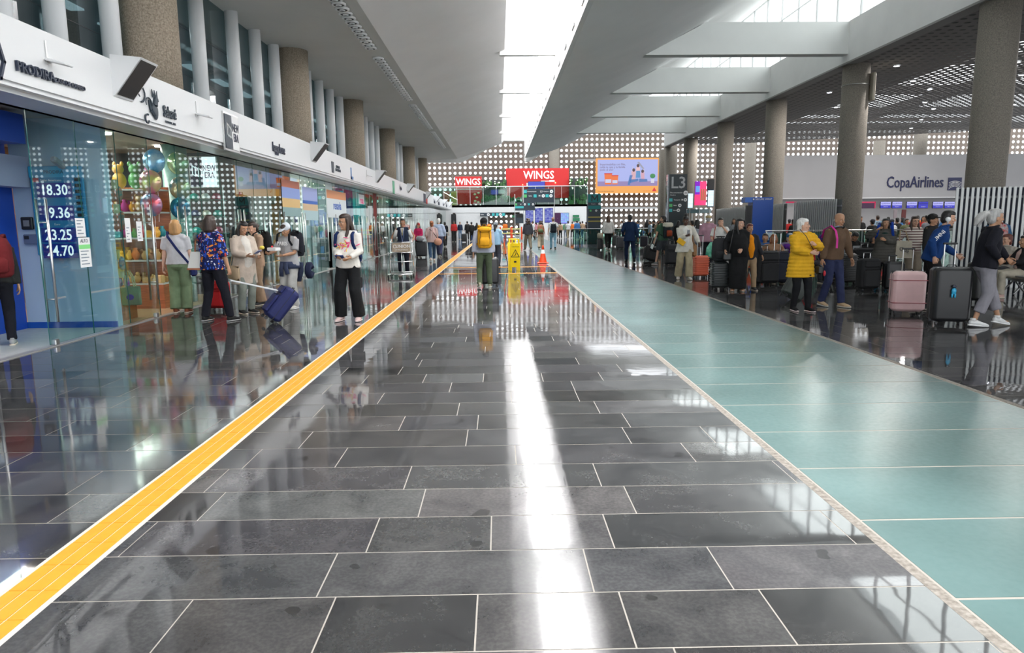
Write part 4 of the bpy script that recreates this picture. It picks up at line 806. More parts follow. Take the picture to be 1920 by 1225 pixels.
MB().ell((iw1-.6, -.05, iz0+1.15), (.32, .02, .28), 10, 6).build('printed_plant', E_('plant', (.05, .3, .1), .8), t); MB().bb((iw1-.8, -.06, iz0+.35), (iw1-.4, -.04, iz0+.8)).build('printed_pot', E_('pot', (.7, .7, .85), .9), t)
# M totem
def totem(name, lab, px0, py0, px1, Y, m_):
    a = atY(px0, py0, Y); b = atY(px1, py0, Y); t = thing(name, lab, 'totem sign', ((a[0]+b[0])/2, Y, 0)); w_ = b[0]-a[0]; MB().bb((-w_/2, 0, 0), (w_/2, .5, a[2])).build('panel', m_, t); return t, w_, a[2]
t, w_, h_ = totem('metro_totem', 'tall teal and black totem sign with a big letter M', 1103, 364, 1127, 52, SIGN)
MB().bb((-w_/2-.005, -.01, h_-.62), (w_/2+.005, .0, h_)).build('teal_head', TEAL, t); MB().bb((-w_/2-.005, -.01, h_-1.1), (w_/2+.005, 0, h_-.85)).build('teal_band', TEAL, t); MB().prism([(-.25, h_-.54), (-.25, h_-.08), (-.16, h_-.08), (0, h_-.32), (.16, h_-.08), (.25, h_-.08), (.25, h_-.54), (.17, h_-.54), (.17, h_-.24), (0, h_-.46), (-.17, h_-.24), (-.17, h_-.54)], -.02, -.01, 'y').build('lettering', BLACK, t)
icon_row(t, [(-.1, 'Transporte'), (.36, 'o')], h_-.73, s=.16); icon_row(t, [(-.3, 'g'), (.12, 'o')], h_-1.22, s=.14)
for z in (h_-1.75, h_-2.05): MB().bb((-w_/2, -.012, z), (w_/2, -.002, z+.09)).build('ochre_band', mat('ochre', (.45, .36, .08), .5), t)
t, w_, h_ = totem('level_totem', 'tall black totem sign reading L3 Documentación beside the screens', 1256, 327, 1289, 36, mat('totem_black', (.018, .03, .036), .4))
text('L3', .82, mat('silver_print', (.45, .46, .47), .4), (0, -.01, h_-.45), FY, t, ext=.004, offset=.012)
text('Documentación', .10, WPRINT, (-.42, -.01, h_-.93), FY, t, ext=.003, align='LEFT'); text('Check-in', .08, WPRINT, (-.42, -.01, h_-1.05), FY, t, ext=.003, align='LEFT')
icon_row(t, [(.39, 'o')], h_-.95, y=-.006, s=.22); icon_row(t, [(-.37, 't'), (-.05, 'Transporte'), (.22, 'M'), (.38, 'o')], h_-1.3, y=-.006, s=.16); icon_row(t, [(-.37, 'g'), (-.15, 'Salida'), (.1, 'o')], h_-1.58, y=-.006, s=.16); icon_row(t, [(-.37, 't'), (-.15, 'Baños'), (.03, 'o')], h_-1.83, y=-.006, s=.16)
MB().bb((-w_/2-.06, .15, 0), (-w_/2, .5, h_)).build('side_panel', mat('mirror_side', (.4, .42, .45), .1, .8), t); text('L3', .5, WPRINT, (-w_/2-.075, .32, h_-.5), (R(90), 0, R(-90)), t, ext=.003)
# screens at the column
t, w_, h_ = sgn('advert_screen', 'tilted pink and violet advertising screen beside the departure lists', 1302, 340, 1325, 385, 42, .1, BLACK, 'display')
MB().bb((-w_/2, -.012, 0), (w_/2, -.004, h_)).build('screen', mat('ad_gradient', (0, 0, 0), .3, emit=(.75, .03, .12), estr=1.0), t); MB().bb((-w_/2, -.016, h_*.45), (-.05, -.013, h_)).build('violet_half', em('ad_violet', (.25, .02, .6), 1.0), t); MB().bb((-.3, -.02, h_*.55), (-.05, -.018, h_*.8)).build('blue_letters', em('ad_blue', (.15, .4, .9), 1), t)
for x in (.05, .16, .27): MB().tube([(x, -.02, h_*.2), (x, -.02, h_*.55), (x, -.02, h_*.68)], [.05, .045, .035], 6).build('printed_figure', em('ad_skin', (.5, .2, .1), .8), t)
for x0, y0_, x1, y1_, lab in ((1289, 362, 1300, 391, 'left'), (1326, 356, 1339, 388, 'right')):
    t, w_, h_ = sgn('departure_list', 'light blue departure list screen, %s of the pink screen' % lab, x0, y0_, x1, y1_, 42.1, .1, BLACK, 'display'); MB().bb((-w_/2+.02, -.012, .03), (w_/2-.02, -.004, h_-.03)).build('screen', SL, t)
sgn('blank_screen', 'black unlit screen above the right departure list', 1326, 336, 1340, 356, 42.1, .1, BLACK, 'display')
t, w_, h_ = sgn('screen_mount', 'blue-green glass beam carrying the departure screens', 1288, 392, 1334, 400, 42.2, .2, mat('mount_glass', (.13, .22, .24), .2), 'beam')
for s in (-.4, .4): MB().tube([(s, .1, 0), (s, .1, -2.2)], .05, 6).build('post', STEEL, t)
# airline wall
YC = 45.0; a = atY(1463, 372, YC); b = atY(1463, 292, YC); X0 = a[0]; Z0, Z1 = a[2], b[2]
aw = thing('airline_wall', 'wide light grey wall with the CopaAirlines name above the check-in desks', 'wall', (X0, YC, 0))
MB().bb((0, 0, Z0), (44, .4, Z1)).build('upper_panel', mat('airline_grey', (.52, .51, .52), .5, var=.04, scale=.5), aw); MB().bb((0.1, .45, 0), (44, .6, Z0)).build('lower_panel', mat('airline_low', (.46, .45, .46), .6), aw); MB().bb((0, -.05, Z0-.06), (44, .1, Z0)).build('ledge', WPRINT, aw)
NAVY = mat('airline_navy', (.01, .015, .09), .4)
la = atY(1661, 350, YC); lb = atY(1772, 335, YC)
c = bpy.data.curves.new('m', 'FONT'); 
text('CopaAirlines', 1.02, NAVY, (la[0]-X0, -.03, (la[2]+lb[2])/2+.0), FY, aw, ext=.03, align='LEFT', sx=.70, offset=.002)
q = atY(1776, 357, YC); q2 = atY(1803, 333, YC); qx0, qx1, qz0, qz1 = q[0]-X0, q2[0]-X0, q[2], q2[2]
MB().bb((qx0, -.05, qz0), (qx1, -.01, qz1)).build('emblem_panel', NAVY, aw); mb = MB()
for k in range(5):
    pts = [(qx0+(qx1-qx0)*u, -.06, qz0+(qz1-qz0)*(.02+.13*k+ (.30-.03*k)*math.sin(math.pi*min(1, u*.9+.05)))) for u in np.linspace(.04, .96, 10)]; mb.tube(pts, [.012+.012*math.sin(math.pi*i/9) for i in range(10)], 4)
mb.build('emblem_lines', WPRINT, aw); MB().ell((qx1+.15, -.03, qz0+.05), (.06, .02, .06), 8, 5).build('registered_dot', NAVY, aw)
SC1 = em('screen_lilac', (.42, .42, .9), 1.1); SC2 = em('screen_indigo', (.03, .03, .45), 1.1)
for k, (x0, x1) in enumerate(((1650, 1671), (1672, 1692), (1699, 1720), (1721, 1741), (1748, 1769), (1770, 1791), (1797, 1812))):
    t, w_, h_ = sgn('check_in_screen', 'lilac and indigo check-in screen, number %d from the left' % (k+1), x0, 378, x1, 391, YC-.6, .08, BLACK, 'display')
    t['label'] = 'lilac and indigo check-in screen above the desks, %s from the left' % ordn[k]
    MB().bb((-w_/2+.02, -.012, h_*.45), (w_/2-.02, -.004, h_-.02)).build('upper_half', SC1 if k != 3 else SC2, t); MB().bb((-w_/2+.02, -.012, .02), (w_/2-.02, -.004, h_*.45)).build('lower_half', SC2, t); text('CopaAirlines', .13, NAVY, (-.05, -.016, h_*.7), FY, t, ext=.002); text('Check-in', .08, WPRINT, (0, -.016, h_*.25), FY, t, ext=.002)
t, w_, h_ = sgn('check_in_screen', 'dark purple screen with a red edge at the left of the lilac screens', 1613, 378, 1642, 391, YC-.6, .08, mat('panel_purple', (.06, .01, .06), .4), 'display'); MB().bb((-w_/2, -.01, h_-.1), (w_/2, -.002, h_)).bb((w_/2-.07, -.01, 0), (w_/2, -.002, h_)).build('red_edge', em('red_edge', (.6, .02, .1), .8), t)
t, w_, h_ = sgn('check_in_screen', 'narrow red topped screen beyond the slatted screen', 1474, 378, 1495, 381, YC-.6, .08, em('red_edge', (.6, .02, .1), .8), 'display')
for k, x0 in enumerate((1675, 1690)): sgn('pull_up_banner', '%s stand-up banner by the desks' % ['grey and red', 'dark red'][k], x0, 393, x0+(8 if k == 0 else 10), 410, 38, .05, mat('banner_r%d' % k, [(.3, .25, .27), (.12, .02, .02)][k], .5), 'banner')
t = thing('check_in_counter', 'long pale check-in counter under the airline wall', 'counter', (26, 43.2, 0)); MB().rbox((0, 0, .55), (15, .8, 1.1), .03).build('body', WL, t); MB().rbox((0, 0, 1.12), (15.1, .9, .05), .02).build('top', mat('counter_top', (.2, .2, .22), .3), t)
# slatted screens
SLAT = mat('slat_white', (.78, .80, .79), .4)
def slat_fence(lab, p0, p1, h_, pitch, w_=.075, d_=.05, m_=SLAT, back=None, pal_=None):
    p0 = Vector((*p0, 0)); p1 = Vector((*p1, 0)); L_ = (p1-p0).length; a_ = math.atan2((p1-p0).y, (p1-p0).x); t = thing('slatted_screen', lab, 'screen', p0, a_)
    sm_ = MB().bb((-w_/2, -d_/2, .0), (w_/2, d_/2, h_)).mesh('slat', m_); n = int(L_/pitch)
    if n <= 300:
        for i in range(n): link(sm_, 'slat', t, loc=(i*pitch, 0, 0))
    mb = MB()
    for z in (.3, h_-.25): mb.bb((0, .03, z), (L_, .06, z+.05))
    mb.build('rail', mat('slat_rail', (.2, .2, .22), .4), t); MB().bb((0, .06, 0), (L_, .08, h_-.02)).build('backing', mat('backing_%s' % (back or 'navy'), (.015, .02, .045) if not back else (.12, .12, .12), .5), t); return t
slat_fence('tall screen of white vertical slats with dark gaps at the right edge', (10.55, 15.9), (14.5, 14.3), 2.27, .101, .052, .05)
slat_fence('long grey slatted screen in front of the columns, right of the blue kiosk', (10.95, 25.6), (10.95, 22.2), 2.24, .15, .055, .03, mat('slat_grey', (.55, .56, .55), .4), 'grey')
slat_fence('long grey slatted screen in front of the columns, left of the blue kiosk', (12.1, 38.5), (11.0, 26.6), 2.22, .17, .06, .03, mat('slat_grey', (.55, .56, .55), .4), 'grey')
# blue kiosk
t = thing('check_in_kiosk', 'tall blue advertising kiosk with an orange-red foot and a black side screen', 'kiosk', (atY(1428, 400, 24.5)[0], 24.5, 0)); KB = mat('kiosk_blue', (.005, .075, .42), .3)
MB().prism([(-.36, .75), (.36, .75), (.40, .9), (.40, 2.38), (-.32, 2.38), (-.32, .9)], 0, .5, 'y').build('body', KB, t); MB().bb((-.6, .02, 2.2), (-.3, .4, 2.38)).build('head_wing', mat('kiosk_light', (.03, .15, .6), .3), t); MB().bb((-.55, .0, 1.35), (-.35, .1, 2.1)).build('screen', BLACK, t)
MB().bb((-.45, -.02, 0), (.42, .55, .75)).build('foot', mat('kiosk_orange', (.75, .10, .015), .4), t); text('SECURE WRAP', .09, WPRINT, (.05, -.012, 2.31), FY, t, ext=.002); MB().tube([(-.31, -.012, 2.31), (-.31, -.02, 2.31)], .03, 8).build('emblem', WPRINT, t)
# glass rail of the waiting area
t = thing('glass_rail', 'green tinted glass rail between the waiting area and the check-in hall', 'rail', (10.5, 20.3, 0))
for i in range(9): MB().bb((-2.6+i*.95, -.006, .1), (-2.6+i*.95+.9, .006, 1.22)).build('glass_panel', GLASSR, t)
MB().tube([(-2.65, 0, 1.26), (5.95, 0, 1.26)], .018, 8).build('handrail', STEEL, t)
for i in range(10): MB().tube([(-2.62+i*.95, 0, 0), (-2.62+i*.95, 0, 1.25)], .02, 6).build('post', STEEL, t)
t = thing('glass_rail', 'green tinted glass rail among the crowd under the perforated wall', 'rail', (11.5, 46, 0))
for i in range(9): MB().bb((-6.6+i*.95, -.006, .1), (-6.6+i*.95+.9, .006, 1.1)).build('glass_panel', GLASSR, t)
MB().tube([(-6.65, 0, 1.12), (1.95, 0, 1.12)], .028, 8).build('handrail', STEEL, t)
# ================================================================ PEOPLE
def ik(a, t, l1, l2, pole):
    a = Vector(a); t = Vector(t); d = t-a; L_ = d.length; mx = (l1+l2)*.999
    if L_ > mx: t = a+d*(mx/L_); d = t-a; L_ = mx
    ca = (l1*l1+L_*L_-l2*l2)/(2*l1*L_); ca = max(-1, min(1, ca)); u = d.normalized(); p = Vector(pole); p = p-p.dot(u)*u
    if p.length < 1e-4: p = Vector((0, 1, 0))-u*u.y
    p.normalize(); return a+u*(l1*ca)+p*(l1*math.sqrt(max(0, 1-ca*ca))), t
def hand_mb(mb, w_, d, pn, side, S, curl_=.5):
    """palm and five unequal bent fingers; w_: wrist, d: forearm direction, pn: palm normal"""
    S = S*.93; d = Vector(d).normalized(); pn = Vector(pn); pn = (pn-pn.dot(d)*d).normalized(); ac = d.cross(pn)*side      # across, thumb side
    P = lambda f, a, n: Vector(w_)+(d*f+ac*a+pn*n)*S
    mb.tube([P(-.03, 0, 0), P(.0, 0, 0), P(.03, 0, 0), P(.075, 0, .004), P(.095, 0, .006)], [(.022*S, .020*S), (.026*S, .020*S), (.036*S, .018*S), (.041*S, .016*S), (.036*S, .012*S)], 10, ref=tuple(ac))
    for k, (a, L_) in enumerate(((.030, .072), (.010, .080), (-.011, .075), (-.031, .060))):
        c = curl_*1.35; p = P(.085, a, .004); pts = [p]; ang = 0
        for s_, f in ((.45, .35), (.32, .8), (.25, 1.0)):
            ang += c*f; p = p+(d*math.cos(ang)+pn*math.sin(ang))*(L_*s_*S); pts.append(p)
        mb.tube(pts, [.0098*S, .0092*S, .0085*S, .0065*S], 6, ref=tuple(ac))
    mb.tube([P(.015, .022, .006), P(.045, .048, .018), P(.072, .056, .032), P(.092, .052, .042)], [.014*S, .012*S, .010*S, .0075*S], 6, ref=tuple(pn))
SK = {'light': (.62, .36, .25), 'tan': (.46, .25, .15), 'brown': (.34, .17, .10), 'dark': (.10, .045, .03), 'pale': (.68, .42, .32)}
HC = {'black': (.012, .010, .010), 'dark': (.035, .018, .012), 'brown': (.10, .045, .022), 'blond': (.50, .27, .10), 'grey': (.42, .41, .40), 'white': (.66, .64, .61), 'auburn': (.12, .028, .018), 'reddish': (.30, .10, .04)}
def head_profile(S, g=1.0, gz=1.0):
    pr_ = [(-.004, .022, .026, .050), (.012, .040, .050, .034), (.045, .054, .070, .018), (.085, .064, .084, .006), (.125, .071, .094, -.002), (.165, .073, .096, -.008), (.200, .066, .088, -.012), (.222, .048, .064, -.014), (.235, .018, .025, -.014)]
    return pr_
def make_person(name='person', h=1.68, pelvis=None, lean=0.0, head_yaw=0.0, head_pitch=0.0, feet=None, hands=None, fit=1.0, top=((.6, .6, .6), 'long', .86), inner=None, bottom=((.05, .05, .06), 'straight'), hair=('short', 'black'), sk='tan', shoe=(.05, .05, .05), sole=(.7, .7, .7), belly=0.0, q=.016, female=False, palms=None, parent=None, topmat=None, curls=(.5, .5), shoulder=1.0, glasses=False, sit=False, face=True, elbow=None, botmat=None, hatc=None, collar=None, toes=None, puffy=0):
    S = h/1.72; pz = (pelvis if pelvis is not None else (.93 if not sit else .50))*S; sh = (.94 if female else 1.0)*shoulder
    PV = Vector((0, 0, pz)); RX = Matrix.Rotation(-lean, 3, 'X')
    def T(x, y, z): return PV+RX@(Vector((x, y, z-.93))*S)
    feet = feet or ((-.10, 0, .085), (.10, 0, .085))
    if sit and feet == ((-.10, 0, .085), (.10, 0, .085)): feet = ((-.11, .42, .085), (.11, .46, .085))
    hands = hands or ((-.25, .03, .80), (.25, .03, .80))
    palms = palms or ((1, 0, 0), (-1, 0, 0))
    legs = []
    for i, s in enumerate((-1, 1)):
        hp = T(s*.088, 0, .915); an = Vector(feet[i])*S; kn, an = ik(hp, an, .43*S, .415*S, (s*.10, 1, .15)); legs.append((hp, kn, an))
    arms = []
    for i, s in enumerate((-1, 1)):
        sp_ = T(s*.168*sh, -.01, 1.395); w_ = Vector(hands[i])*S; pole = (elbow[i] if elbow else (s*.55, -1, -.35)); el, w_ = ik(sp_, w_, .285*S, .255*S, pole); arms.append((sp_, el, w_))
    HM = Matrix.Translation(T(0, .012, 1.470))@(RX.to_4x4())@Matrix.Rotation(head_yaw, 4, 'Z')@Matrix.Rotation(-head_pitch-(-lean*.6), 4, 'X')
    HP = lambda x, y, z: HM@(Vector((x, y, z))*S)
    root = thing(name, None, None) if parent is None else parent
    def add(nm, me, m_, **k): 
        me.materials.clear(); me.materials.append(m_); return link(me, nm, root, **k)
    # --- body: one continuous skin mesh
    f_ = fit
    b = MB()
    b.tube([T(0, 0, .90), T(0, 0, .98), T(0, 0, 1.08), T(0, 0, 1.22), T(0, 0, 1.34), T(0, -.005, 1.41), T(0, -.005, 1.44)], [(.13*f_*S, .09*S), (.135*f_*S, .095*S), (.115*f_*S, .085*S), (.125*f_*S, .09*S), (.145*sh*S, .095*S), (.13*sh*S, .075*S), (.06*S, .055*S)], 14)
    for s in (-1, 1): b.tube([T(0, -.005, 1.405), T(s*.168*sh, -.01, 1.385)], [.05*S, .045*S], 8)
    b.tube([T(0, -.005, 1.40), T(0, .0, 1.45), HP(0, -.008, .03), HP(0, -.005, .08)], [.062*S, .053*S, .050*S, .052*S], 10)
    cf = 1 if bottom[1] in ('shorts', 'crop') else .78
    for hp, kn, an in legs:
        mid = (kn+an)/2+Vector((0, -.012, .03))*S
        b.tube([hp, (hp+kn)/2, kn, mid, an, an-Vector((0, 0, .03))*S], [.075*S*min(f_, 1.25), .064*S*min(f_, 1.2), .046*S*cf, .045*S*cf, .032*S*cf, .032*S*cf], 9)
        b.tube([an+Vector((0, -.02, -.03))*S, an+Vector((0, .05, -.055))*S, an+Vector((0, .14, -.06))*S], [(.03*S, .03*S), (.036*S, .024*S), (.03*S, .015*S)], 8)
    for sp_, el, w_ in arms: b.tube([sp_, (sp_+el)/2, el, (el*2+w_)/3, w_], [.050*S*min(f_, 1.2), .045*S*min(f_, 1.2), .038*S, .037*S, .026*S], 9)
    me = remeshed(b, max(q, .014), 2)
    hd = MB(); pf = head_profile(S)
    hd.tube([HP(0, y, z) for z, a, bb, y in pf], [(a*S, bb*S) for z, a, bb, y in pf], 16, ref=tuple((HM.to_3x3()@Vector((1, 0, 0)))))
    hd.tube([HP(0, .088, .135), HP(0, .108, .105), HP(0, .112, .088), HP(0, .088, .078)], [.008*S, .0115*S, .0145*S, .010*S], 7)
    hd.ell(HP(0, .089, .052), (.024*S, .012*S, .014*S), 8, 5); hd.ell(HP(0, .076, .012), (.022*S, .016*S, .016*S), 8, 5)
    for s in (-1, 1): hd.ell(HP(s*.073, -.004, .098), (.010*S, .022*S, .032*S), 7, 6); hd.ell(HP(s*.036, .072, .085), (.022*S, .018*S, .018*S), 7, 5); hd.ell(HP(s*.030, .082, .140), (.022*S, .012*S, .008*S), 7, 4)
    hd.tube([T(0, -.005, 1.42), HP(0, -.008, .03), HP(0, -.01, .09)], [.052*S, .049*S, .05*S], 10)
    hme = remeshed(hd, max(.0085, q*.5), 1)
    hn = MB()
    for i, s in enumerate((-1, 1)):
        sp_, el, w_ = arms[i]; hand_mb(hn, w_, (w_-el), palms[i], s*(1 if True else 1), S, curls[i])
    hm_ = hn.mesh('h', WHITE, True)
    bm = bmesh.new()
    for x in (me, hme, hm_): bm.from_mesh(x); 
    bm.to_mesh(me); bm.free(); bpy.data.meshes.remove(hme); bpy.data.meshes.remove(hm_)
    me.shade_smooth(); add('body', me, skin(SK[sk] if isinstance(sk, str) else sk))
    # --- face
    if face:
        for s in (-1, 1):
            fm = MB(); fm.mi = 0; fm.ell(HP(s*.030, .0865, .118), (.0135*S, .0055*S, .0058*S), 8, 5); fm.mi = 1; fm.ell(HP(s*.030, .0915, .118), (.0055*S, .002*S, .0055*S), 7, 4)
            fm.tube([HP(s*.012, .097, .139), HP(s*.030, .097, .145), HP(s*.048, .083, .139)], [.0024*S, .0034*S, .002*S], 5)
            link(fm.mesh('eye', [mat('eye_white', (.6, .57, .54), .3), hairm(HC['dark'])], True), 'eye', root)
        fm = MB(); fm.mi = 0; fm.tube([HP(-.022, .088, .049), HP(-.008, .099, .053), HP(.008, .099, .053), HP(.022, .088, .049)], [.002*S, .0042*S, .0042*S, .002*S], 5); fm.tube([HP(-.016, .092, .043), HP(0, .098, .041), HP(.016, .092, .043)], [.002*S, .0046*S, .002*S], 5)
        link(fm.mesh('face', [mat('lips_%s' % sk, tuple(x*k for x, k in zip(SK.get(sk, (.4, .2, .15)), (.85, .5, .5))), .45)], True), 'mouth', root)
        if glasses:
            gl = MB()
            for s in (-1, 1): gl.torus(HP(s*.032, .100, .116), .021*S, .0018*S, axis=HM.to_3x3()@Vector((0, 1, 0)), seg=12); gl.tube([HP(s*.053, .098, .118), HP(s*.076, .0, .115)], .0016*S, 4)
            gl.tube([HP(-.011, .102, .118), HP(.011, .102, .118)], .0018*S, 4); gl.build('glasses', mat('wire_frame', (.15, .12, .08), .3, .6), root)
    # --- top
    if top:
        tc, slv, hem = top[:3]; w_ = f_; ex = .012+puffy
        t = MB(); zs = [(hem, .184+.03*(hem < .8)), (.92, .180), (1.0, .166), (1.10, .148), (1.22, .158), (1.33, .166*sh), (1.385, .142*sh), (1.425, .092), (1.452, .064)]
        pts, rr = [], []
        for z, a in zs:
            if z > hem+.02 or z == hem:
                k = (1 if z > 1.3 else w_); bb = (.125 if z < 1.3 else .118 if z < 1.38 else .085 if z < 1.42 else .062)*(1+(w_-1)*.8 if z < 1.3 else 1); bl = belly*max(0, 1-abs(z-1.08)/.22); pts.append(T(0, bl*.5, z)); rr.append((a*k*S+ex, bb*S+ex+bl*.5*S))
        t.tube(pts, rr, 18)
        for i, s in enumerate((-1, 1)):
            sp_, el, wr = arms[i]; t.tube([T(s*.05, -.005, 1.385), T(s*.15*sh, -.008, 1.385), sp_+Vector((s*.008, 0, -.008))], [.068*S+ex*.6, .066*S+ex*.6, .064*S+ex*.6], 10)
            if slv == 'none': continue
            aw_ = (.062 if slv != 'slim' else .054)*min(f_, 1.2)*S+ex*.6
            if slv == 'short': t.tube([sp_, sp_.lerp(el, .45), sp_.lerp(el, .82)], [aw_*1.05, aw_*1.05, aw_*1.0], 10)
            elif slv == 'half': t.tube([sp_, sp_.lerp(el, .6), el, el.lerp(wr, .25)], [aw_*1.05, aw_*1.02, aw_*.98, aw_*1.0], 10)
            else: t.tube([sp_, sp_.lerp(el, .5), el, el.lerp(wr, .5), el.lerp(wr, .90), el.lerp(wr, .95)], [aw_*1.05, aw_, aw_*.92, aw_*.82, .040*S+ex*.5, .036*S+ex*.4], 10)
        tm = remeshed(t, q, 3)
        if q < .03:
            co = np.empty(len(tm.vertices)*3); tm.vertices.foreach_get('co', co); no = np.empty_like(co); tm.vertices.foreach_get('normal', no); co = co.reshape(-1, 3); no = no.reshape(-1, 3)
            if puffy: d = np.abs(np.sin(co[:, 2]*math.pi/.068/S))**.5*.016-.010
            else: d = np.array([noise.noise((c[0]*9, c[1]*9, c[2]*6+h*30)) for c in co])*.010
            co += no*d[:, None]; tm.vertices.foreach_set('co', co.ravel())
        add('top' if hem > .7 else 'coat', tm, topmat or fab(tc))
        if inner:
            t = MB(); z0_ = inner[1]
            zz = [z for z in (z0_, .95, 1.08, 1.22, 1.34, 1.42) if z >= z0_]
            t.tube([T(0, .034+belly*.6*max(0, 1-abs(z-1.08)/.22)-(.03 if z > 1.4 else 0), z) for z in zz], [((.115 if z < 1.3 else .10 if z < 1.4 else .05)*f_*S, (.112 if z < 1.3 else .098 if z < 1.4 else .06)*(1+(w_-1)*.8)*S+belly*.45*max(0, 1-abs(z-1.08)/.22)*S) for z in zz], 16)
            add('shirt_front', remeshed(t, q, 2), fab(inner[0]))
        if collar: 
            t = MB(); t.torus(T(0, 0, 1.452), .066*S, .020*S, axis=(0, -.25, 1), seg=18); t.build('collar', fab(collar), root, True)
    # --- bottom
    bc, kind = bottom
    t = MB(); wb = f_
    if not sit: t.tube([T(0, 0, .80), T(0, 0, .86), T(0, 0, .94), T(0, 0, 1.03)], [(.10*wb*S, .095*S), (.165*wb*S, .12*wb*S), (.164*wb*S, .118*wb*S), (.145*wb*S, .108*wb*S)], 16)
    else: t.tube([T(0, .02, .86), T(0, 0, .94), T(0, 0, 1.03)], [(.165*wb*S, .13*wb*S), (.165*wb*S, .125*wb*S), (.145*wb*S, .108*wb*S)], 16)
    if kind == 'dress':
        t = MB(); A = (legs[0][2]+legs[1][2])/2
        t.tube([T(0, 0, 1.10), T(0, 0, .95), T(0, 0, .80), Vector((A.x, A.y*.6+.045, .50*S)), Vector((A.x, A.y+.04, .07*S))], [(.15*wb*S, .12*wb*S), (.175*wb*S, .135*wb*S), (.19*wb*S, .155*S), (.205*S, .18*S), (.20*S, .19*S)], 18)
    else:
        kw, aw_ = {'straight': (.075, .066), 'wide': (.098, .100), 'slim': (.074, .058), 'shorts': (.098, .1), 'baggy': (.095, .075), 'crop': (.082, .078)}[kind]
        for hp, kn, an in legs:
            if kind == 'shorts': t.tube([hp, (hp+kn)/2, kn+(hp-kn)*.08], [(.100*wb*S, .108*wb*S), (.098*wb*S, .102*wb*S), (.095*S, .098*S)], 12); continue
            e2 = an.lerp(kn, .30 if kind == 'crop' else -.02)
            t.tube([hp+Vector((0, 0, .02)), (hp+kn)/2, kn, (kn+an)/2, e2.lerp(kn, .1), e2], [(.098*wb*S, .104*wb*S), (max(.085*wb, kw)*S, max(.09*wb, kw)*S), kw*S, (kw+aw_)/2*S, aw_*S, aw_*S*.98], 12)
    tm = remeshed(t, q, 3)
    if q < .03:
        co = np.empty(len(tm.vertices)*3); tm.vertices.foreach_get('co', co); no = np.empty_like(co); tm.vertices.foreach_get('normal', no); co = co.reshape(-1, 3); no = no.reshape(-1, 3)
        d = np.array([noise.noise((c[0]*11, c[1]*11, c[2]*9+h*50)) for c in co])*.009; co += no*d[:, None]; tm.vertices.foreach_set('co', co.ravel())
    add({'dress': 'dress_skirt', 'shorts': 'shorts'}.get(kind, 'trousers'), tm, botmat or fab(bc))
    # --- shoes
    for i, (hp, kn, an) in enumerate(legs):
        ft_ = MB(); tilt = max(-.9, min(.9, (an.z-.085*S)/(.17*S))) if an.z > .1*S else 0
        fr_ = Matrix.Rotation(-tilt*.9, 3, 'X'); ya = (toes[i] if toes else (-1 if i else 1)*.12); rz = Matrix.Rotation(ya, 3, 'Z')
        Q = lambda x, y, z: an+rz@(fr_@(Vector((x, y, z))*S))
        ft_.mi = 0; ft_.tube([Q(0, -.065, -.025), Q(0, -.05, -.03), Q(0, .02, -.03), Q(0, .09, -.044), Q(0, .155, -.053), Q(0, .19, -.058)], [(.022*S, .022*S), (.036*S, .040*S), (.040*S, .042*S), (.047*S, .030*S), (.042*S, .022*S), (.02*S, .014*S)], 12, ref=tuple(rz@Vector((1, 0, 0))))
        ft_.tube([Q(0, -.02, .03), Q(0, -.015, -.01)], [.040*S, .044*S], 10); ft_.mi = 1
        ft_.tube([Q(0, -.078, -.073), Q(0, -.06, -.073), Q(0, .02, -.073), Q(0, .10, -.073), Q(0, .17, -.070), Q(0, .20, -.066)], [(.020*S, .013*S), (.040*S, .013*S), (.040*S, .013*S), (.050*S, .013*S), (.042*S, .012*S), (.015*S, .009*S)], 12, ref=tuple(rz@Vector((1, 0, 0))))
        link(ft_.mesh('shoe', [fab(shoe), mat('sole_%d' % int(sole[0]*20), sole, .6)], True), 'shoe', root)
    # --- hair and hats
    hs, hcn = hair; hmat = hairm(HC[hcn]); hb = MB(); RH = HM.to_3x3()
    E = lambda c, r: hb.ell(HP(*c), tuple(x*S for x in r), 14, 10, RH)
    if hs != 'bald': E((0, -.024, .150), (.083, .092, .094)); E((0, -.045, .10), (.078, .068, .085))
    if hs != 'bald': E((0, -.004, .196), (.0765, .099, .052))
    else: E((0, -.040, .095), (.079, .072, .045))
    if hs == 'short': E((0, .02, .212), (.062, .062, .03)); E((0, -.05, .065), (.062, .045, .05))
    if hs == 'curly':
        r3 = random.Random(int(h*1000))
        for i in range(26):
            th = r3.uniform(0, 6.28); z = r3.uniform(-.10, .22); rr_ = .085+.03*(z < .1); y = math.sin(th)*rr_-.03
            if y > .045 and z < .16: continue
            E((math.cos(th)*rr_, y, z), (.042, .042, .045))
    if hs in ('long', 'longloose'):
        L_ = -.20 if hs == 'long' else -.24
        hb.tube([HP(0, -.045, .14), HP(0, -.075, .04), HP(0, -.085, -.06), HP(0, -.08, L_)], [(.085*S, .06*S), (.092*S, .05*S), (.095*S, .04*S), (.06*S, .022*S)], 12, ref=tuple(RH@Vector((1, 0, 0))))
        for s in (-1, 1): hb.tube([HP(s*.068, .0, .16), HP(s*.080, -.005, .09), HP(s*.082, .01, 0), HP(s*.084, .05 if hs == 'longloose' else .01, -.10), HP(s*.075, .07 if hs == 'longloose' else 0, L_)], [.026*S, .026*S, .028*S, .028*S, .012*S], 8)
    if hs == 'bob':
        hb.tube([HP(0, -.03, .16), HP(0, -.045, .08), HP(0, -.05, 0), HP(0, -.04, -.03)], [(.09*S, .085*S), (.097*S, .075*S), (.098*S, .07*S), (.08*S, .05*S)], 14, ref=tuple(RH@Vector((1, 0, 0))))
        for s in (-1, 1): hb.tube([HP(s*.068, .01, .16), HP(s*.083, .005, .09), HP(s*.082, .01, .01)], [.026*S, .026*S, .022*S], 8)
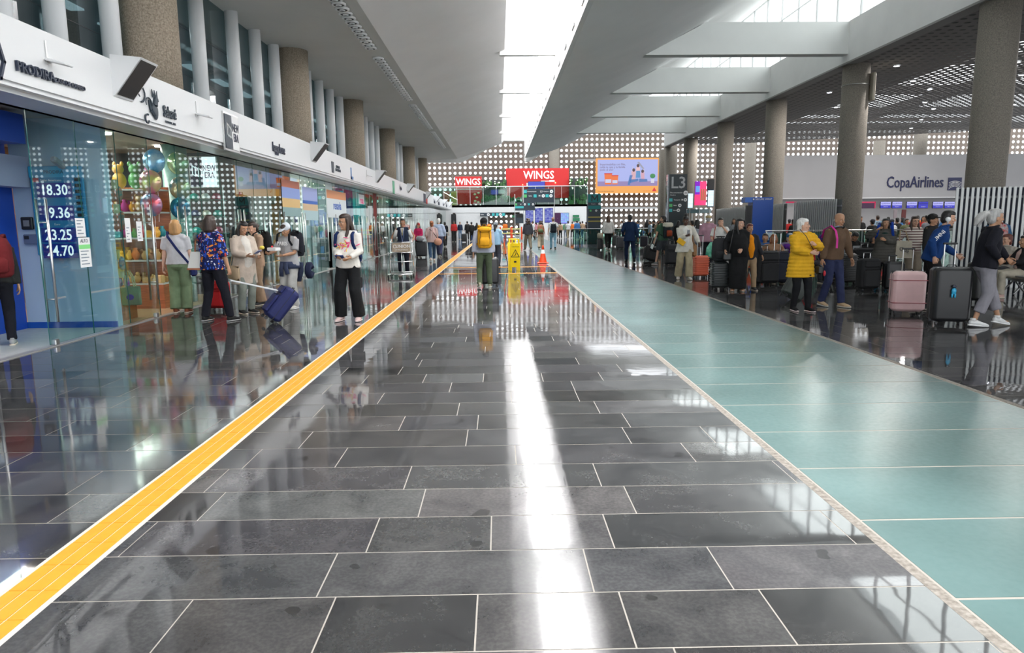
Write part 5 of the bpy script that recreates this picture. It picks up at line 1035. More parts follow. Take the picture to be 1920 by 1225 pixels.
    if hs == 'cropw': E((0, -.03, .155), (.088, .098, .1)); E((0, -.06, .06), (.078, .05, .07)); E((0, .035, .205), (.06, .05, .03))
    if hs in ('bun', 'topbun'): E((0, -.12, .13) if hs == 'bun' else (0, -.045, .272), (.045, .04, .042))
    if hs == 'pony': hb.tube([HP(0, -.105, .15), HP(0, -.15, .12), HP(0, -.165, .03), HP(0, -.14, -.10)], [.022*S, .034*S, .034*S, .010*S], 8)
    if hs == 'windpony': hb.tube([HP(0, -.08, .17), HP(.0, -.13, .175), HP(.01, -.19, .14), HP(.02, -.25, .07), HP(.03, -.29, -.01)], [.035*S, .04*S, .058*S, .05*S, .015*S], 10); hb.tube([HP(0, -.14, .15), HP(.0, -.20, .06), HP(.0, -.22, -.03)], [.03*S, .035*S, .012*S], 8)
    if hs == 'braid': hb.tube([HP(0, -.09, .12), HP(0, -.11, .02), HP(0, -.10, -.14), HP(0, -.09, -.26)], [.05*S, .045*S, .035*S, .012*S], 8)
    add('hair', remeshed(hb, max(.010, q*.7), 2), hmat)
    if hatc:
        c = MB(); kindh, colh = hatc
        if kindh in ('cap', 'flatcap', 'backcap'):
            c.ell(HP(0, -.018, .165), (.092*S, .108*S, .088*S if kindh != 'flatcap' else .07*S), 16, 10, RH); sgn_ = -1 if kindh == 'backcap' else 1
            c.ell(HP(0, sgn_*.115-.01, .165), (.068*S, .075*S, .012*S), 14, 4, RH@Matrix.Rotation(-.15*sgn_, 3, 'X'))
        elif kindh == 'beanie': c.ell(HP(0, -.018, .165), (.092*S, .106*S, .098*S), 16, 10, RH)
        elif kindh == 'hood': c.ell(HP(0, -.028, .125), (.105*S, .108*S, .14*S), 16, 10, RH); c.tube([HP(0, -.03, .03), T(0, -.03, 1.42)], [.09*S, .12*S], 12)
        elif kindh == 'hardhat': c.ell(HP(0, -.01, .175), (.105*S, .125*S, .085*S), 16, 8, RH); c.ell(HP(0, .02, .165), (.12*S, .15*S, .012*S), 16, 4, RH)
        c.build({'hood': 'hood', 'beanie': 'beanie'}.get(kindh, 'cap'), fab(colh), root, True)
    root['_s'] = S
    return root
def place(t, px, py, face_deg, label, h_=None, group=None, cat='person', xy=None):
    g = G(px, py) if xy is None else xy
    t.location = (g[0], g[1], 0); t.rotation_euler = (0, 0, R(face_deg)); t['label'] = label; t['category'] = cat
    if group: t['group'] = group
    if '_s' in t: del t['_s']
    return t
def lp2w(t, p):     # point in a person's frame to the world
    c = Matrix.Rotation(t.rotation_euler[2], 3, 'Z')@Vector(p); return Vector(t.location)+c
def worn(t, name, lab, cat, p, extra=0):     # an object carried in a person's frame
    w_ = lp2w(t, p); return thing(name, lab, cat, tuple(w_), t.rotation_euler[2]+extra)
def worn_backpack(t, lab, c, w_=.32, d_=.18, h_=.46, z=.98, y=-.22, c2_=None, x=0, sc=1, flap=None):
    b = worn(t, 'backpack', lab, 'backpack', (x, y, z)); backpack_geo(b, w_, d_, h_, c, c2_)
    if flap: MB().rbox((0, -d_*.1, h_*.83), (w_*.97, d_*1.05, h_*.30), .04).build('flap', fab(flap), b)
    mb = MB()
    for s in (-1, 1): mb.tube([(s*.09, .06, h_*.92), (s*.115, .10, h_*1.02), (s*.125, -y-.02, h_*1.04), (s*.135, -y+.125, h_*.90), (s*.145, -y+.145, h_*.65), (s*.17, -y+.07, h_*.35), (s*.16, .08, h_*.14)], [(.028, .010)]*7, 6, ref=(1, 0, 0))
    mb.build('shoulder_strap', fab(tuple(v*.7 for v in c)), b, True); return b
def suitcase(lab, w_, d_, h_, c, loc, rz=0, tilt=0, style='hard', handle=.5, trim=None, wheels=True, straps=None):
    t = thing('suitcase', lab, 'suitcase', loc, rz); m_ = mat('case_%02x%02x%02x_%s' % (*[int(v*255) for v in c], style), c, .38 if style != 'soft' else .75, bump=.25 if style == 'soft' else 0, bscale=90, var=.05)
    RT = Matrix.Rotation(tilt, 3, 'X'); tr = mat('case_trim', (.02, .02, .022), .45)
    def B(mb, nm, mm, sm=False):
        me = mb.mesh(nm, mm, sm); me.transform(RT.to_4x4()); return link(me, nm, t)
    z0_ = .06
    body = MB().rbox((0, 0, z0_+h_/2), (w_, d_, h_), .045)
    o = B(body, 'shell', m_); bv = o.modifiers.new('b', 'BEVEL'); bv.width = .018; bv.segments = 3; o.data.shade_smooth()
    if style == 'ribbed':
        mb = MB(); n = int(h_/.05)
        for i in range(1, n): mb.rbox((0, 0, z0_+h_*i/n), (w_+.012, d_+.012, .022), .008)
        B(mb, 'ribs', m_)
    if style == 'soft':
        B(MB().rbox((0, -d_/2-.02, z0_+h_*.36), (w_*.82, .06, h_*.58), .03), 'front_pocket', m_); B(MB().rbox((0, -d_/2-.01, z0_+h_*.83), (w_*.8, .04, h_*.22), .02), 'top_pocket', m_)
    B(MB().rbox((0, 0, z0_+h_/2), (w_+.006, .014, h_+.006), .03), 'zipper_band', trim or tr)
    if straps: 
        for z in (.22, .78): B(MB().rbox((0, 0, z0_+h_*z), (w_+.012, d_+.012, .012), .03), 'strap', straps)
    if wheels:
        for sx_ in (-1, 1):
            for sy_ in (-1, 1):
                wm = MB(); wm.tube([(sx_*(w_/2-.05)-.012, sy_*(d_/2-.04), .028), (sx_*(w_/2-.05)+.012, sy_*(d_/2-.04), .028)], .028, 10); wm.rbox((sx_*(w_/2-.05), sy_*(d_/2-.04), .05), (.04, .04, .03), .008); B(wm, 'wheel', tr)
    if handle:
        mb = MB(); zz = z0_+h_
        for s in (-1, 1): mb.tube([(s*.075, d_*.3, zz-.02), (s*.075, d_*.3, zz+handle)], .009, 6)
        B(mb, 'pull_handle', STEEL); B(MB().rbox((0, d_*.3, zz+handle), (.2, .03, .03), .01), 'hand_grip', tr)
    B(MB().tube([(-.07, 0, z0_+h_), (-.05, 0, z0_+h_+.03), (.05, 0, z0_+h_+.03), (.07, 0, z0_+h_)], .010, 6), 'carry_handle', tr)
    return t
def handbag(t, lab, p, w_, h_, d_, c, strap=None, top_=None, rz=0, sm=False):
    b = worn(t, 'handbag', lab, 'bag', p, rz); m_ = fab(c)
    mb = MB(); mb.box((0, 0, h_/2), (w_, d_, h_), taper=.82) if not sm else mb.ell((0, 0, h_/2), (w_/2, d_/2, h_/2), 14, 8)
    mb.build('body', m_, b, sm)
    if strap: MB().tube([Vector(q_)-Vector(p) if False else Vector(q_) for q_ in strap], .011, 6).build('strap', fab(top_ or c), b)
    return b
def HT(px, pf, ph): g = G(px, pf); return atY(px, ph, g[1])[2]
def P(label, px, pf, ph, face, xy=None, hh=None, **k):
    if xy is None: h_ = HT(px, pf, ph); t = make_person(h=h_, **k); return place(t, px, pf, face, label)
    t = make_person(h=hh, **k); return place(t, 0, 0, face, label, xy=xy)
def YX(px, Y): p = atY(px, 420, Y); return (p[0], p[1])
WALK_R = ((-.09, -.26, .13), (.09, .24, .085)); WALK_L = ((-.09, .24, .085), (.09, -.26, .13)); SW = ((-.26, .18, .86), (.27, -.14, .86))
# ---- left group in front of the shops
t = P('blonde woman in grey tee and sage trousers seen from behind at the gift shop', 341, 587, 411, 8, female=True, fit=1.12, top=((.55, .55, .58), 'short', .90), bottom=((.17, .24, .14), 'wide'), hair=('bob', 'blond'), sk='pale', shoe=(.25, .08, .04), sole=(.7, .6, .5), hands=((-.27, .02, .80), (.24, .10, .84)), q=.014)
b = worn(t, 'strap_bag', 'navy crossbody strap across the back of the blonde woman', 'bag', (0, 0, .9)); MB().tube([(-.14, .12, .53), (-.13, -.02, .56), (-.10, -.13, .48), (.05, -.155, .25), (.20, -.10, .02), (.23, .02, -.1)], [(.022, .008)]*6, 6, ref=(1, 0, 0)).build('strap', fab((.02, .03, .12)), b); MB().rbox((.25, .03, -.16), (.08, .2, .16), .03).build('pouch', fab((.02, .03, .12)), b)
def floral():
    m = fab((.012, .018, .09), 'cloth_floral'); N = m.node_tree.nodes; L = m.node_tree.links; p_ = N['Principled BSDF']; tc = N.new('ShaderNodeTexCoord'); prev = None
    for k, (sc_, col, th) in enumerate(((22, (.75, .25, .03), .30), (27, (.03, .10, .55), .34), (31, (.8, .8, .85), .22), (24, (.5, .05, .03), .24))):
        mp = N.new('ShaderNodeMapping'); mp.inputs['Location'].default_value = (k*3.1, k*1.7, k*2.3); mp.inputs['Scale'].default_value = (1.3, 1, .6) if k % 2 else (.6, 1, 1.3); L.new(tc.outputs['Object'], mp.inputs[0])
        nz_ = N.new('ShaderNodeTexNoise'); nz_.inputs['Scale'].default_value = 14+k; nz_.inputs['Detail'].default_value = 1; L.new(mp.outputs[0], nz_.inputs['Vector']); vm = N.new('ShaderNodeVectorMath'); vm.operation = 'MULTIPLY_ADD'; vm.inputs[1].default_value = (.11, .11, .11); L.new(nz_.outputs['Color'], vm.inputs[0]); L.new(mp.outputs[0], vm.inputs[2]); v = N.new('ShaderNodeTexVoronoi'); v.inputs['Scale'].default_value = sc_*.6; L.new(vm.outputs[0], v.inputs['Vector']); lt = N.new('ShaderNodeMath'); lt.operation = 'LESS_THAN'; lt.inputs[1].default_value = th; L.new(v.outputs['Distance'], lt.inputs[0])
        mx = N.new('ShaderNodeMix'); mx.data_type = 'RGBA'; L.new(lt.outputs[0], mx.inputs[0]); mx.inputs[7].default_value = col4(col)
        if prev is None: mx.inputs[6].default_value = (.012, .018, .09, 1)
        else: L.new(prev, mx.inputs[6])
        prev = mx.outputs[2]
    L.new(prev, p_.inputs['Base Color']); return m
t = P('woman with dark bob in navy floral blouse holding a blue suitcase handle', 406, 603, 402, -20, female=True, fit=1.12, top=((.01, .02, .09), 'half', .84), topmat=floral(), bottom=((.012, .012, .018), 'straight'), hair=('bob', 'dark'), sk='tan', shoe=(.02, .02, .02), sole=(.3, .3, .3), feet=((-.20, -.02, .085), (.22, .08, .085)), hands=((-.25, .16, .86), (.30, .06, .74)), q=.014, curls=(.8, 1.0), head_yaw=.1)
b = worn(t, 'handbag', 'white leather handbag with tan straps on the arm of the floral blouse woman', 'bag', (-.25, -.03, .86), .3); MB().box((0, 0, .14), (.32, .13, .28), taper=.62).build('body', mat('leather_white', (.72, .70, .66), .4), b); MB().bb((-.165, -.07, -.01), (.165, .07, .02)).build('base', mat('leather_tan', (.35, .12, .05), .4), b)
MB().tube([(-.07, .05, .26), (-.05, .05, .45), (.04, .02, .56), (.08, -.02, .45), (.06, -.03, .26)], [(.013, .006)]*5, 6).build('strap', mat('leather_tan', (.35, .12, .05), .4), b)
def bag_case(*a, **k): return suitcase(*a, **k)
p_ = G(500, 606); hw = lp2w(t, (.30*.97, .06, .74*.97)); s_ = suitcase('navy soft suitcase tilted on its wheels behind the floral blouse woman', .42, .26, .58, (.012, .018, .10), (p_[0], p_[1], 0), R(-62), 0, 'soft', 0)
for ch in s_.children: ch.data.transform(Matrix.Translation((0, .02, .03))@Matrix.Rotation(R(-40), 4, 'X')); 
rzm = Matrix.Rotation(-s_.rotation_euler[2], 3, 'Z'); hb_ = rzm@(Vector(hw)-Vector(s_.location)); hb_.z -= .04
top0 = Matrix.Rotation(R(-40), 3, 'X')@Vector((0, .08, .64)); mb = MB()
for s in (-1, 1): mb.tube([(s*.08, top0.y, top0.z), (s*.07+hb_.x, hb_.y, hb_.z)], .012, 6)
mb.tube([(-.08+hb_.x, hb_.y, hb_.z), (.08+hb_.x, hb_.y, hb_.z)], .016, 6); mb.build('pull_handle', WHITE2, s_)
p_ = G(392, 590); suitcase('red soft suitcase standing behind the floral blouse woman', .40, .26, .50, (.50, .008, .012), (p_[0]-.02, p_[1]+.5, 0), R(-10), 0, 'soft', .35)
t = P('woman in long beige cardigan and cream top looking at her phone', 463, 588, 413, -128, female=True, fit=1.15, top=((.50, .42, .35), 'long', .56), inner=((.68, .64, .58), .84), bottom=((.22, .24, .21), 'straight'), hair=('longloose', 'black'), sk='tan', shoe=(.03, .03, .03), sole=(.7, .7, .7), hands=((-.10, .34, 1.06), (.10, .30, 1.08)), head_pitch=.35, belly=.08, q=.014, palms=((.6, 0, .8), (-.6, 0, .8)))
b = worn(t, 'phone', 'pale blue phone held by the beige cardigan woman', 'phone', (-.01, .44, 1.10)); MB().rbox((0, 0, 0), (.075, .15, .009), .004, Matrix.Rotation(.4, 3, 'X')).build('case', mat('phone_blue', (.2, .3, .6), .3), b)
b = worn(t, 'handbag', 'slouchy tan canvas bag at the side of the cardigan woman', 'bag', (.26, .10, .62)); MB().rbox((0, 0, .12), (.10, .30, .26), .05).build('body', fab((.45, .34, .22)), b, True); MB().tube([(0, -.1, .24), (-.05, -.06, .5), (-.09, -.05, .74)], .01, 6).build('strap', fab((.3, .22, .14)), b)
t = P('young woman in tan jacket and brown trousers behind the cardigan woman', 0, 0, 0, 140, xy=tuple(G(487, 572)[:2]), hh=1.64, female=True, top=((.42, .28, .19), 'long', .80), inner=((.7, .66, .62), .95), bottom=((.38, .26, .17), 'wide'), hair=('bun', 'dark'), sk='light', hands=((-.08, .28, 1.12), (.12, .24, 1.02)), head_pitch=.3, q=.015)
worn_backpack(t, 'black backpack on the young woman in the tan jacket', (.02, .02, .022))
t = P('person in white cap, grey tee and pale trousers holding a white box', 548, 579, 417, 155, fit=1.1, top=((.38, .38, .39), 'short', .86), bottom=((.48, .48, .46), 'baggy'), hair=('short', 'dark'), hatc=('cap', (.62, .65, .70)), sk='tan', shoe=(.55, .53, .5), sole=(.8, .8, .8), hands=((-.10, .30, 1.08), (.16, .38, 1.12)), head_pitch=.45, q=.014, palms=((.3, 0, 1), (-.5, 0, .8)))
text('PARIS', .10, WPRINT, tuple(Vector((0, .170, 1.22))), (R(90), 0, R(180)), t, ext=.003, name='shirt_lettering', offset=.004)
worn_backpack(t, 'black backpack on the person in the white cap', (.02, .022, .03))
b = worn(t, 'snack_box', 'small white box with red dots held by the person in the white cap', 'box', (-.03, .42, 1.10)); MB().rbox((0, 0, .03), (.20, .14, .06), .008).build('box', WPRINT, b); MB().ell((.04, 0, .075), (.02, .02, .02), 6, 4).build('candy', mat('candy_red', (.7, .02, .03), .4), b)
b = worn(t, 'snack_bag', 'yellow snack in the raised hand of the person in the white cap', 'snack', (.17, .50, 1.16)); MB().ell((0, 0, 0), (.05, .04, .035), 8, 6).build('pack', mat('snack_yellow', (.85, .7, .1), .4), b)
b = worn(t, 'tied_sweatshirt', 'slate blue sweatshirt tied round the waist of the person in the white cap', 'sweatshirt', (0, 0, .86)); mb = MB(); mb.tube([(0, 0, -.10), (0, 0, -.03), (0, 0, .03)], [(.205, .165), (.20, .16), (.185, .145)], 18); mb.tube([(.03, .16, .0), (.05, .18, -.10), (.06, .17, -.24)], [(.05, .025)]*3, 8); mb.tube([(-.04, .16, .0), (-.06, .18, -.08), (-.09, .17, -.2)], [(.05, .025)]*3, 8); mb.tube([(0, -.15, 0), (0, -.17, -.15), (0, -.15, -.36)], [(.19, .05), (.18, .04), (.12, .03)], 12, ref=(1, 0, 0)); mb.build('cloth', fab((.05, .065, .12)), b, True)
b = worn(t, 'neck_pillow', 'dark navy neck pillow hanging from the backpack strap', 'pillow', (-.34, -.14, .72)); MB().torus((0, 0, 0), .10, .065, axis=(1, .4, 0), seg=16, a0=.5, a1=5.8).build('pillow', fab((.015, .02, .05)), b, True)
def print_blobs(t, p0, n, w_, h_, cols, y, seed=1, s0=.012, s1=.03):
    r4 = random.Random(seed)
    for ci, c in enumerate(cols):
        mb = MB()
        for i in range(n):
            a = r4.uniform(0, 3.1); L_ = r4.uniform(s0, s1)*1.6; x = r4.gauss(0, w_*.4); z = r4.gauss(0, h_*.4); yy = y-x*x*1.2
            mb.tube([(p0[0]+x-L_*math.cos(a), yy, p0[1]+z-L_*math.sin(a)), (p0[0]+x, yy+.004, p0[1]+z), (p0[0]+x+L_*math.cos(a), yy, p0[1]+z+L_*math.sin(a))], [.004, .009, .004], 5)
        mb.build('shirt_print', mat('print_%d_%d' % (int(c[0]*99), int(c[2]*99)), c, .6), t)
t = P('young woman in white sweatshirt with pink print, black cargo trousers and navy backpack', 657, 601, 400, 172, female=True, fit=1.06, top=((.68, .65, .60), 'long', .86), bottom=((.008, .008, .009), 'wide'), hair=('longloose', 'dark'), sk='tan', shoe=(.62, .45, .43), sole=(.75, .6, .58), hands=((-.13, .26, 1.03), (.05, .30, 1.05)), head_yaw=-.75, head_pitch=.1, glasses=True, q=.013, palms=((.7, 0, .7), (-.7, 0, .7)), feet=((-.16, .02, .085), (.13, .05, .085)), belly=.03)
print_blobs(t, (0.02, 1.24), 9, .16, .12, [(.75, .05, .2), (.75, .5, .05), (.75, .2, .2)], .158, 3)
worn_backpack(t, 'navy backpack on the back of the young woman in the white sweatshirt', (.012, .028, .11), w_=.34, h_=.52, z=.93)
b = worn(t, 'phone', 'blue phone held in both hands by the young woman in the white sweatshirt', 'phone', (-.02, .40, 1.06)); MB().rbox((0, 0, 0), (.14, .085, .012), .004, Matrix.Rotation(.6, 3, 'X')).build('case', mat('phone_navy', (.02, .05, .2), .3), b)
mb = MB()
for s in (-1, 1): mb.rbox((s*.195, .0, .62), (.03, .16, .17), .012)
mb.tube([(-.19, .03, .55), (-.20, .05, .35), (-.20, .04, .2)], (.008), 5); mb.build('cargo_pocket', fab((.008, .008, .009)), t)
# porter and his luggage cart
t = P('porter in dark vest and white shirt pushing a luggage cart', 758, 517, 409, 180, fit=1.1, top=((.015, .022, .045), 'none', .88), inner=((.015, .022, .045), .90), bottom=((.012, .014, .025), 'straight'), hair=('short', 'black'), sk='brown', hands=((-.32, .20, 1.07), (.32, .20, 1.07)), q=.016, curls=(1, 1))
S_ = 1.0; mb = MB()
for s in (-1, 1): mb.tube([(s*.17, 0, 1.38), (s*.22, -.01, 1.25), (s*.28, -.04, 1.13)], [.068, .066, .062], 10)
mb.build('shirt_sleeve', fab((.7, .7, .68)), t, True); MB().prism([(-.05, 1.44), (.05, 1.44), (0, 1.20)], .118, .150, 'y').build('shirt_collar', fab((.7, .7, .68)), t); MB().prism([(-.018, 1.42), (.018, 1.42), (.012, 1.22), (-.012, 1.22)], .148, .158, 'y').build('tie', fab((.35, .3, .15)), t); MB().tube([(-.05, .12, 1.42), (-.03, .17, 1.2), (.0, .175, 1.02)], .006, 5).tube([(.05, .12, 1.42), (.03, .17, 1.2), (.0, .175, 1.02)], .006, 5).build('lanyard', fab((.2, .25, .45)), t); MB().rbox((0, .18, .98), (.06, .01, .09), .004).build('badge', WPRINT, t)
c = worn(t, 'luggage_cart', 'chrome luggage cart with a UNION name plate pushed by the porter', 'cart', (0, .45, 0)); mb = MB()
for s in (-1, 1): mb.tube([(s*.30, -.22, 1.10), (s*.30, -.12, 1.12), (s*.31, -.05, 1.05), (s*.35, .0, .12)], .018, 8); mb.tube([(s*.33, -.1, .10), (s*.33, .5, .10)], .018, 8)
for z in (1.02, .72, .45, .14): mb.tube([(-.335+.0, -.02, z), (.335, -.02, z)], .014, 8)
mb.tube([(0, -.02, .14), (0, -.02, .72)], .014, 8); mb.tube([(-.33, .5, .10), (.33, .5, .10)], .018, 8); mb.build('frame', mat('chrome', (.8, .8, .8), .12, 1), c, True)
MB().bb((-.3, -.05, .10), (.3, .5, .115)).build('deck', STEEL, c)
for sx_ in (-.34, .34):
    for yy in (-.05, .45): MB().tube([(sx_-.015, yy, .05), (sx_+.015, yy, .05)], .05, 12).build('wheel', BLACK, c)
MB().bb((-.27, .0, .74), (.27, .02, 1.0)).build('name_plate', mat('plate_beige', (.42, .33, .24), .5), c); text('UNION', .13, WPRINT, (-.05, .028, .90), (R(90), 0, R(180)), c, ext=.003, name='lettering', offset=.004); text('DE MALETEROS', .055, WPRINT, (0, .028, .80), (R(90), 0, R(180)), c, ext=.002); MB().torus((.19, .026, .90), .045, .008, axis=(0, 1, 0)).build('round_logo', WPRINT, c)
# further along the shop fronts
t = P('person in magenta jacket with red hair standing behind a black suitcase', 0, 0, 0, 165, xy=YX(784, 33), hh=1.60, female=True, top=((.50, .02, .10), 'long', .82), bottom=((.02, .02, .02), 'slim'), hair=('cropw', 'auburn'), sk='tan', hands=((-.12, .28, 1.05), (.12, .28, 1.0)), q=.022, hatc=('beanie', (.45, .02, .03)))
p_ = YX(789, 32.4); suitcase('black suitcase in front of the person in the magenta jacket', .5, .3, .68, (.02, .02, .024), (p_[0], p_[1], 0), 0, 0, 'hard', .1)
b = thing('plastic_bag', 'grey plastic bag on top of the black suitcase by the shop fronts', 'bag', (p_[0]-.05, p_[1], .76)); MB().ell((0, 0, .12), (.2, .12, .13), 10, 6).build('bag', mat('plastic_grey', (.3, .3, .32), .3), b, True)
stripe = fab((.58, .50, .48), 'cloth_stripe_pink')
def stripes(name, c1, c2_, n, axis=2, w_=.5):
    m = fab(c1, name); N = m.node_tree.nodes; L = m.node_tree.links; p0 = N['Principled BSDF']; tc = N.new('ShaderNodeTexCoord'); sp_ = N.new('ShaderNodeSeparateXYZ'); L.new(tc.outputs['Object'], sp_.inputs[0]); mu = N.new('ShaderNodeMath'); mu.operation = 'MULTIPLY'; mu.inputs[1].default_value = n; L.new(sp_.outputs[axis], mu.inputs[0]); fr_ = N.new('ShaderNodeMath'); fr_.operation = 'FRACT'; L.new(mu.outputs[0], fr_.inputs[0]); gt = N.new('ShaderNodeMath'); gt.operation = 'GREATER_THAN'; gt.inputs[1].default_value = w_; L.new(fr_.outputs[0], gt.inputs[0]); mx = N.new('ShaderNodeMix'); mx.data_type = 'RGBA'; L.new(gt.outputs[0], mx.inputs[0]); mx.inputs[6].default_value = col4(c1); mx.inputs[7].default_value = col4(c2_); L.new(mx.outputs[2], p0.inputs['Base Color']); return m
t = P('woman in pink and white striped shirt walking away with a round pink bag', 811, 490, 414, 10, female=True, fit=1.2, top=((.6, .5, .48), 'half', .80), topmat=stripes('cloth_pinkstripe', (.62, .56, .54), (.35, .14, .13), 22, 0), bottom=((.035, .07, .13), 'straight'), hair=('cropw', 'reddish'), sk='light', shoe=(.5, .4, .35), q=.02, feet=WALK_R, hands=((-.22, .10, .92), (.26, -.02, .84)))
b = handbag(t, 'round woven pink and tan bag at the hip of the striped shirt woman', (.24, -.12, .66), .34, .30, .18, (.50, .26, .18), sm=True); MB().tube([(0, 0, .26), (-.15, -.02, .48), (-.35, 0, .70)], .012, 6).build('strap', fab((.03, .03, .03)), b)
P('white-haired man in light blue shirt and navy trousers walking away', 824, 482, 409, -5, fit=1.15, top=((.42, .50, .66), 'long', .90), bottom=((.05, .055, .11), 'straight'), hair=('short', 'white'), sk='light', q=.022, feet=WALK_L, hands=((-.22, .2, 1.0), (.27, .1, .9)))
t = P('woman in white top and black flared trousers with a black backpack, by the far shops', 835, 463, 416, 20, female=True, top=((.65, .62, .58), 'long', .92), bottom=((.02, .02, .02), 'wide'), hair=('short', 'black'), sk='tan', q=.024, feet=WALK_R, hands=((-.2, .2, .95), (.27, .02, .85))); worn_backpack(t, 'black backpack on the woman in white by the far shops', (.015, .015, .018), w_=.36, h_=.44)
# centre
t = P('man in black cap, pale jacket and olive trousers walking away with a suitcase', 909, 540, 408, 4, fit=1.1, top=((.40, .42, .50), 'long', .86), bottom=((.085, .11, .065), 'straight'), hair=('short', 'black'), hatc=('cap', (.012, .012, .014)), sk='tan', shoe=(.32, .30, .22), sole=(.6, .6, .55), feet=((-.13, -.16, .12), (.14, .14, .085)), hands=((-.28, -.04, .80), (.22, .02, .84)), q=.015, lean=.06, collar=(.45, .47, .53))
b = worn_backpack(t, 'mustard yellow hiking backpack on the man in the black cap', (.72, .34, .02), w_=.34, d_=.2, h_=.52, z=.97)
MB().rbox((0, -.085, .45), (.33, .14, .14), .05).build('top_flap', fab((.75, .36, .02)), b); MB().tube([(-.12, -.10, .1), (-.10, -.12, .45)], .006, 5).tube([(.12, -.10, .1), (.10, -.12, .45)], .006, 5).build('compression_strap', fab((.03, .03, .03)), b)
p_ = G(918, 537); suitcase('black suitcase rolling beside the man with the yellow backpack', .42, .26, .66, (.018, .018, .02), (p_[0]+.02, p_[1]+.05, 0), R(5), 0, 'hard', .3)
t = P('cleaner in light blue jacket with a dark ponytail pushing an orange mop', 930, 501, 416, -15, female=True, top=((.28, .45, .62), 'long', .84), bottom=((.05, .055, .075), 'baggy'), hair=('braid', 'black'), sk='tan', hatc=('backcap', (.2, .22, .24)), shoe=(.03, .03, .03), hands=((-.1, .25, .95), (.24, .2, .88)), q=.019, fit=1.1)
b = thing('floor_mop', 'long mop with an orange and black pole resting on the wet floor', 'mop', tuple(G(952, 500))); q0 = Vector(b.location); q1 = Vector(lp2w(t, (.24, .22, .93)))-q0
MB().tube([(0, 0, .04), q1*.45], .016, 6).tube([q1*.45, q1*.5], .03, 6).build('lower_pole', BLACK, b); MB().tube([q1*.5, q1*1.1], .020, 6).build('pole', ORANGE, b); MB().rbox((0, 0, .03), (.4, .12, .04), .01).build('mop_head', mat('mop_grey', (.2, .2, .22), .8), b)
t = P('teenager in dark hooded sweatshirt and khaki trousers walking away', 990, 470, 409, 15, top=((.045, .045, .055), 'long', .84), bottom=((.18, .15, .11), 'baggy'), hair=('curly', 'dark'), sk='light', q=.022, feet=WALK_L, hands=((-.25, .1, .82), (.25, -.05, .82)), collar=(.05, .05, .06), head_yaw=.5)
t = P('curly-haired woman in wide beige trousers with a patterned backpack walking away', 1014, 468, 414, -4, female=True, top=((.35, .10, .06), 'none', .9), bottom=((.42, .34, .25), 'wide'), hair=('curly', 'dark'), sk='light', q=.022, feet=WALK_R); b = worn_backpack(t, 'red, green and black patterned backpack on the curly-haired woman', (.25, .10, .06), w_=.40, h_=.46, d_=.24, c2_=(.15, .2, .1)); b.children[0].data.materials[0] = mat('cloth_patch', (.5, .06, .03), .7, var=.1, scale=7, c2=(.12, .18, .10))
t = P('bald man in white tee and light jeans with a black backpack walking away', 1037, 469, 407, 0, fit=1.1, top=((.70, .70, .70), 'short', .90), bottom=((.22, .36, .46), 'straight'), hair=('bald', 'brown'), sk='light', shoe=(.03, .03, .03), q=.022, feet=WALK_L, hands=SW); worn_backpack(t, 'black backpack on the bald man in the white tee', (.015, .018, .025), w_=.34, h_=.50)
t = P('man in dark jacket and jeans facing the camera, far left', 863, 449, 416, 175, top=((.02, .03, .06), 'long', .88), bottom=((.15, .22, .32), 'straight'), hair=('short', 'brown'), sk='tan', q=.03)
t = P('woman in long white sweater with long light hair pulling a black suitcase', 1140, 470, 404, -5, female=True, top=((.72, .70, .67), 'long', .84), fit=1.15, bottom=((.015, .015, .015), 'slim'), hair=('longloose', 'brown'), sk='light', q=.02, feet=WALK_R, hands=((-.30, -.1, .85), (.28, .12, .85)), shoe=(.5, .5, .5))
p_ = G(1125, 469); suitcase('slim black suitcase behind the woman in the white sweater', .34, .24, .58, (.018, .018, .02), (p_[0], p_[1], 0), 0, 0, 'hard', .2); b = thing('travel_bag', 'small cream bag strapped on top of the slim black suitcase', 'bag', (p_[0], p_[1]-.02, .645)); MB().rbox((0, 0, .16), (.34, .2, .32), .06).build('body', fab((.55, .50, .40)), b, True)
t = P('man in navy suit walking away pulling a black suitcase', 1180, 492, 402, -4, fit=1.05, top=((.012, .028, .075), 'long', .76), bottom=((.01, .018, .05), 'slim'), hair=('short', 'black'), sk='brown', shoe=(.012, .012, .012), sole=(.02, .02, .02), q=.018, feet=((-.11, -.02, .085), (.14, -.30, .15)), hands=((-.2, .22, 1.05), (.30, -.08, .82)), lean=.05)
p_ = G(1215, 492); s_ = suitcase('black soft suitcase leaning behind the man in the navy suit', .50, .30, .55, (.018, .018, .02), (p_[0], p_[1], 0), R(15), 0, 'soft', .5)
for ch in s_.children: ch.data.transform(Matrix.Rotation(R(18), 4, 'Y')@Matrix.Translation((0, 0, .02)))
s_['label'] = 'black soft suitcase leaning behind the man in the navy suit'
t = P('man in green tee and grey shorts walking left with a two-tone backpack', 1242, 498, 404, 28, fit=1.1, top=((.055, .12, .075), 'short', .86), bottom=((.06, .065, .075), 'shorts'), hair=('short', 'black'), sk='light', shoe=(.25, .25, .25), sole=(.75, .75, .75), feet=((-.13, .20, .085), (.12, -.12, .10)), hands=((-.30, .12, .80), (.22, .05, .85)), q=.017, head_yaw=.6)
b = worn_backpack(t, 'cream, black and rust roll-top backpack on the man in the green tee', (.02, .025, .03), w_=.36, d_=.22, h_=.56, c2_=(.28, .05, .02), flap=(.60, .56, .46))
b = worn(t, 'paper', 'white folded paper in the hand of the man in the green tee', 'paper', (-.32, .2, .68)); MB().rbox((0, 0, 0), (.03, .12, .16), .005, Matrix.Rotation(.5, 3, 'X')).build('sheet', WPRINT, b)
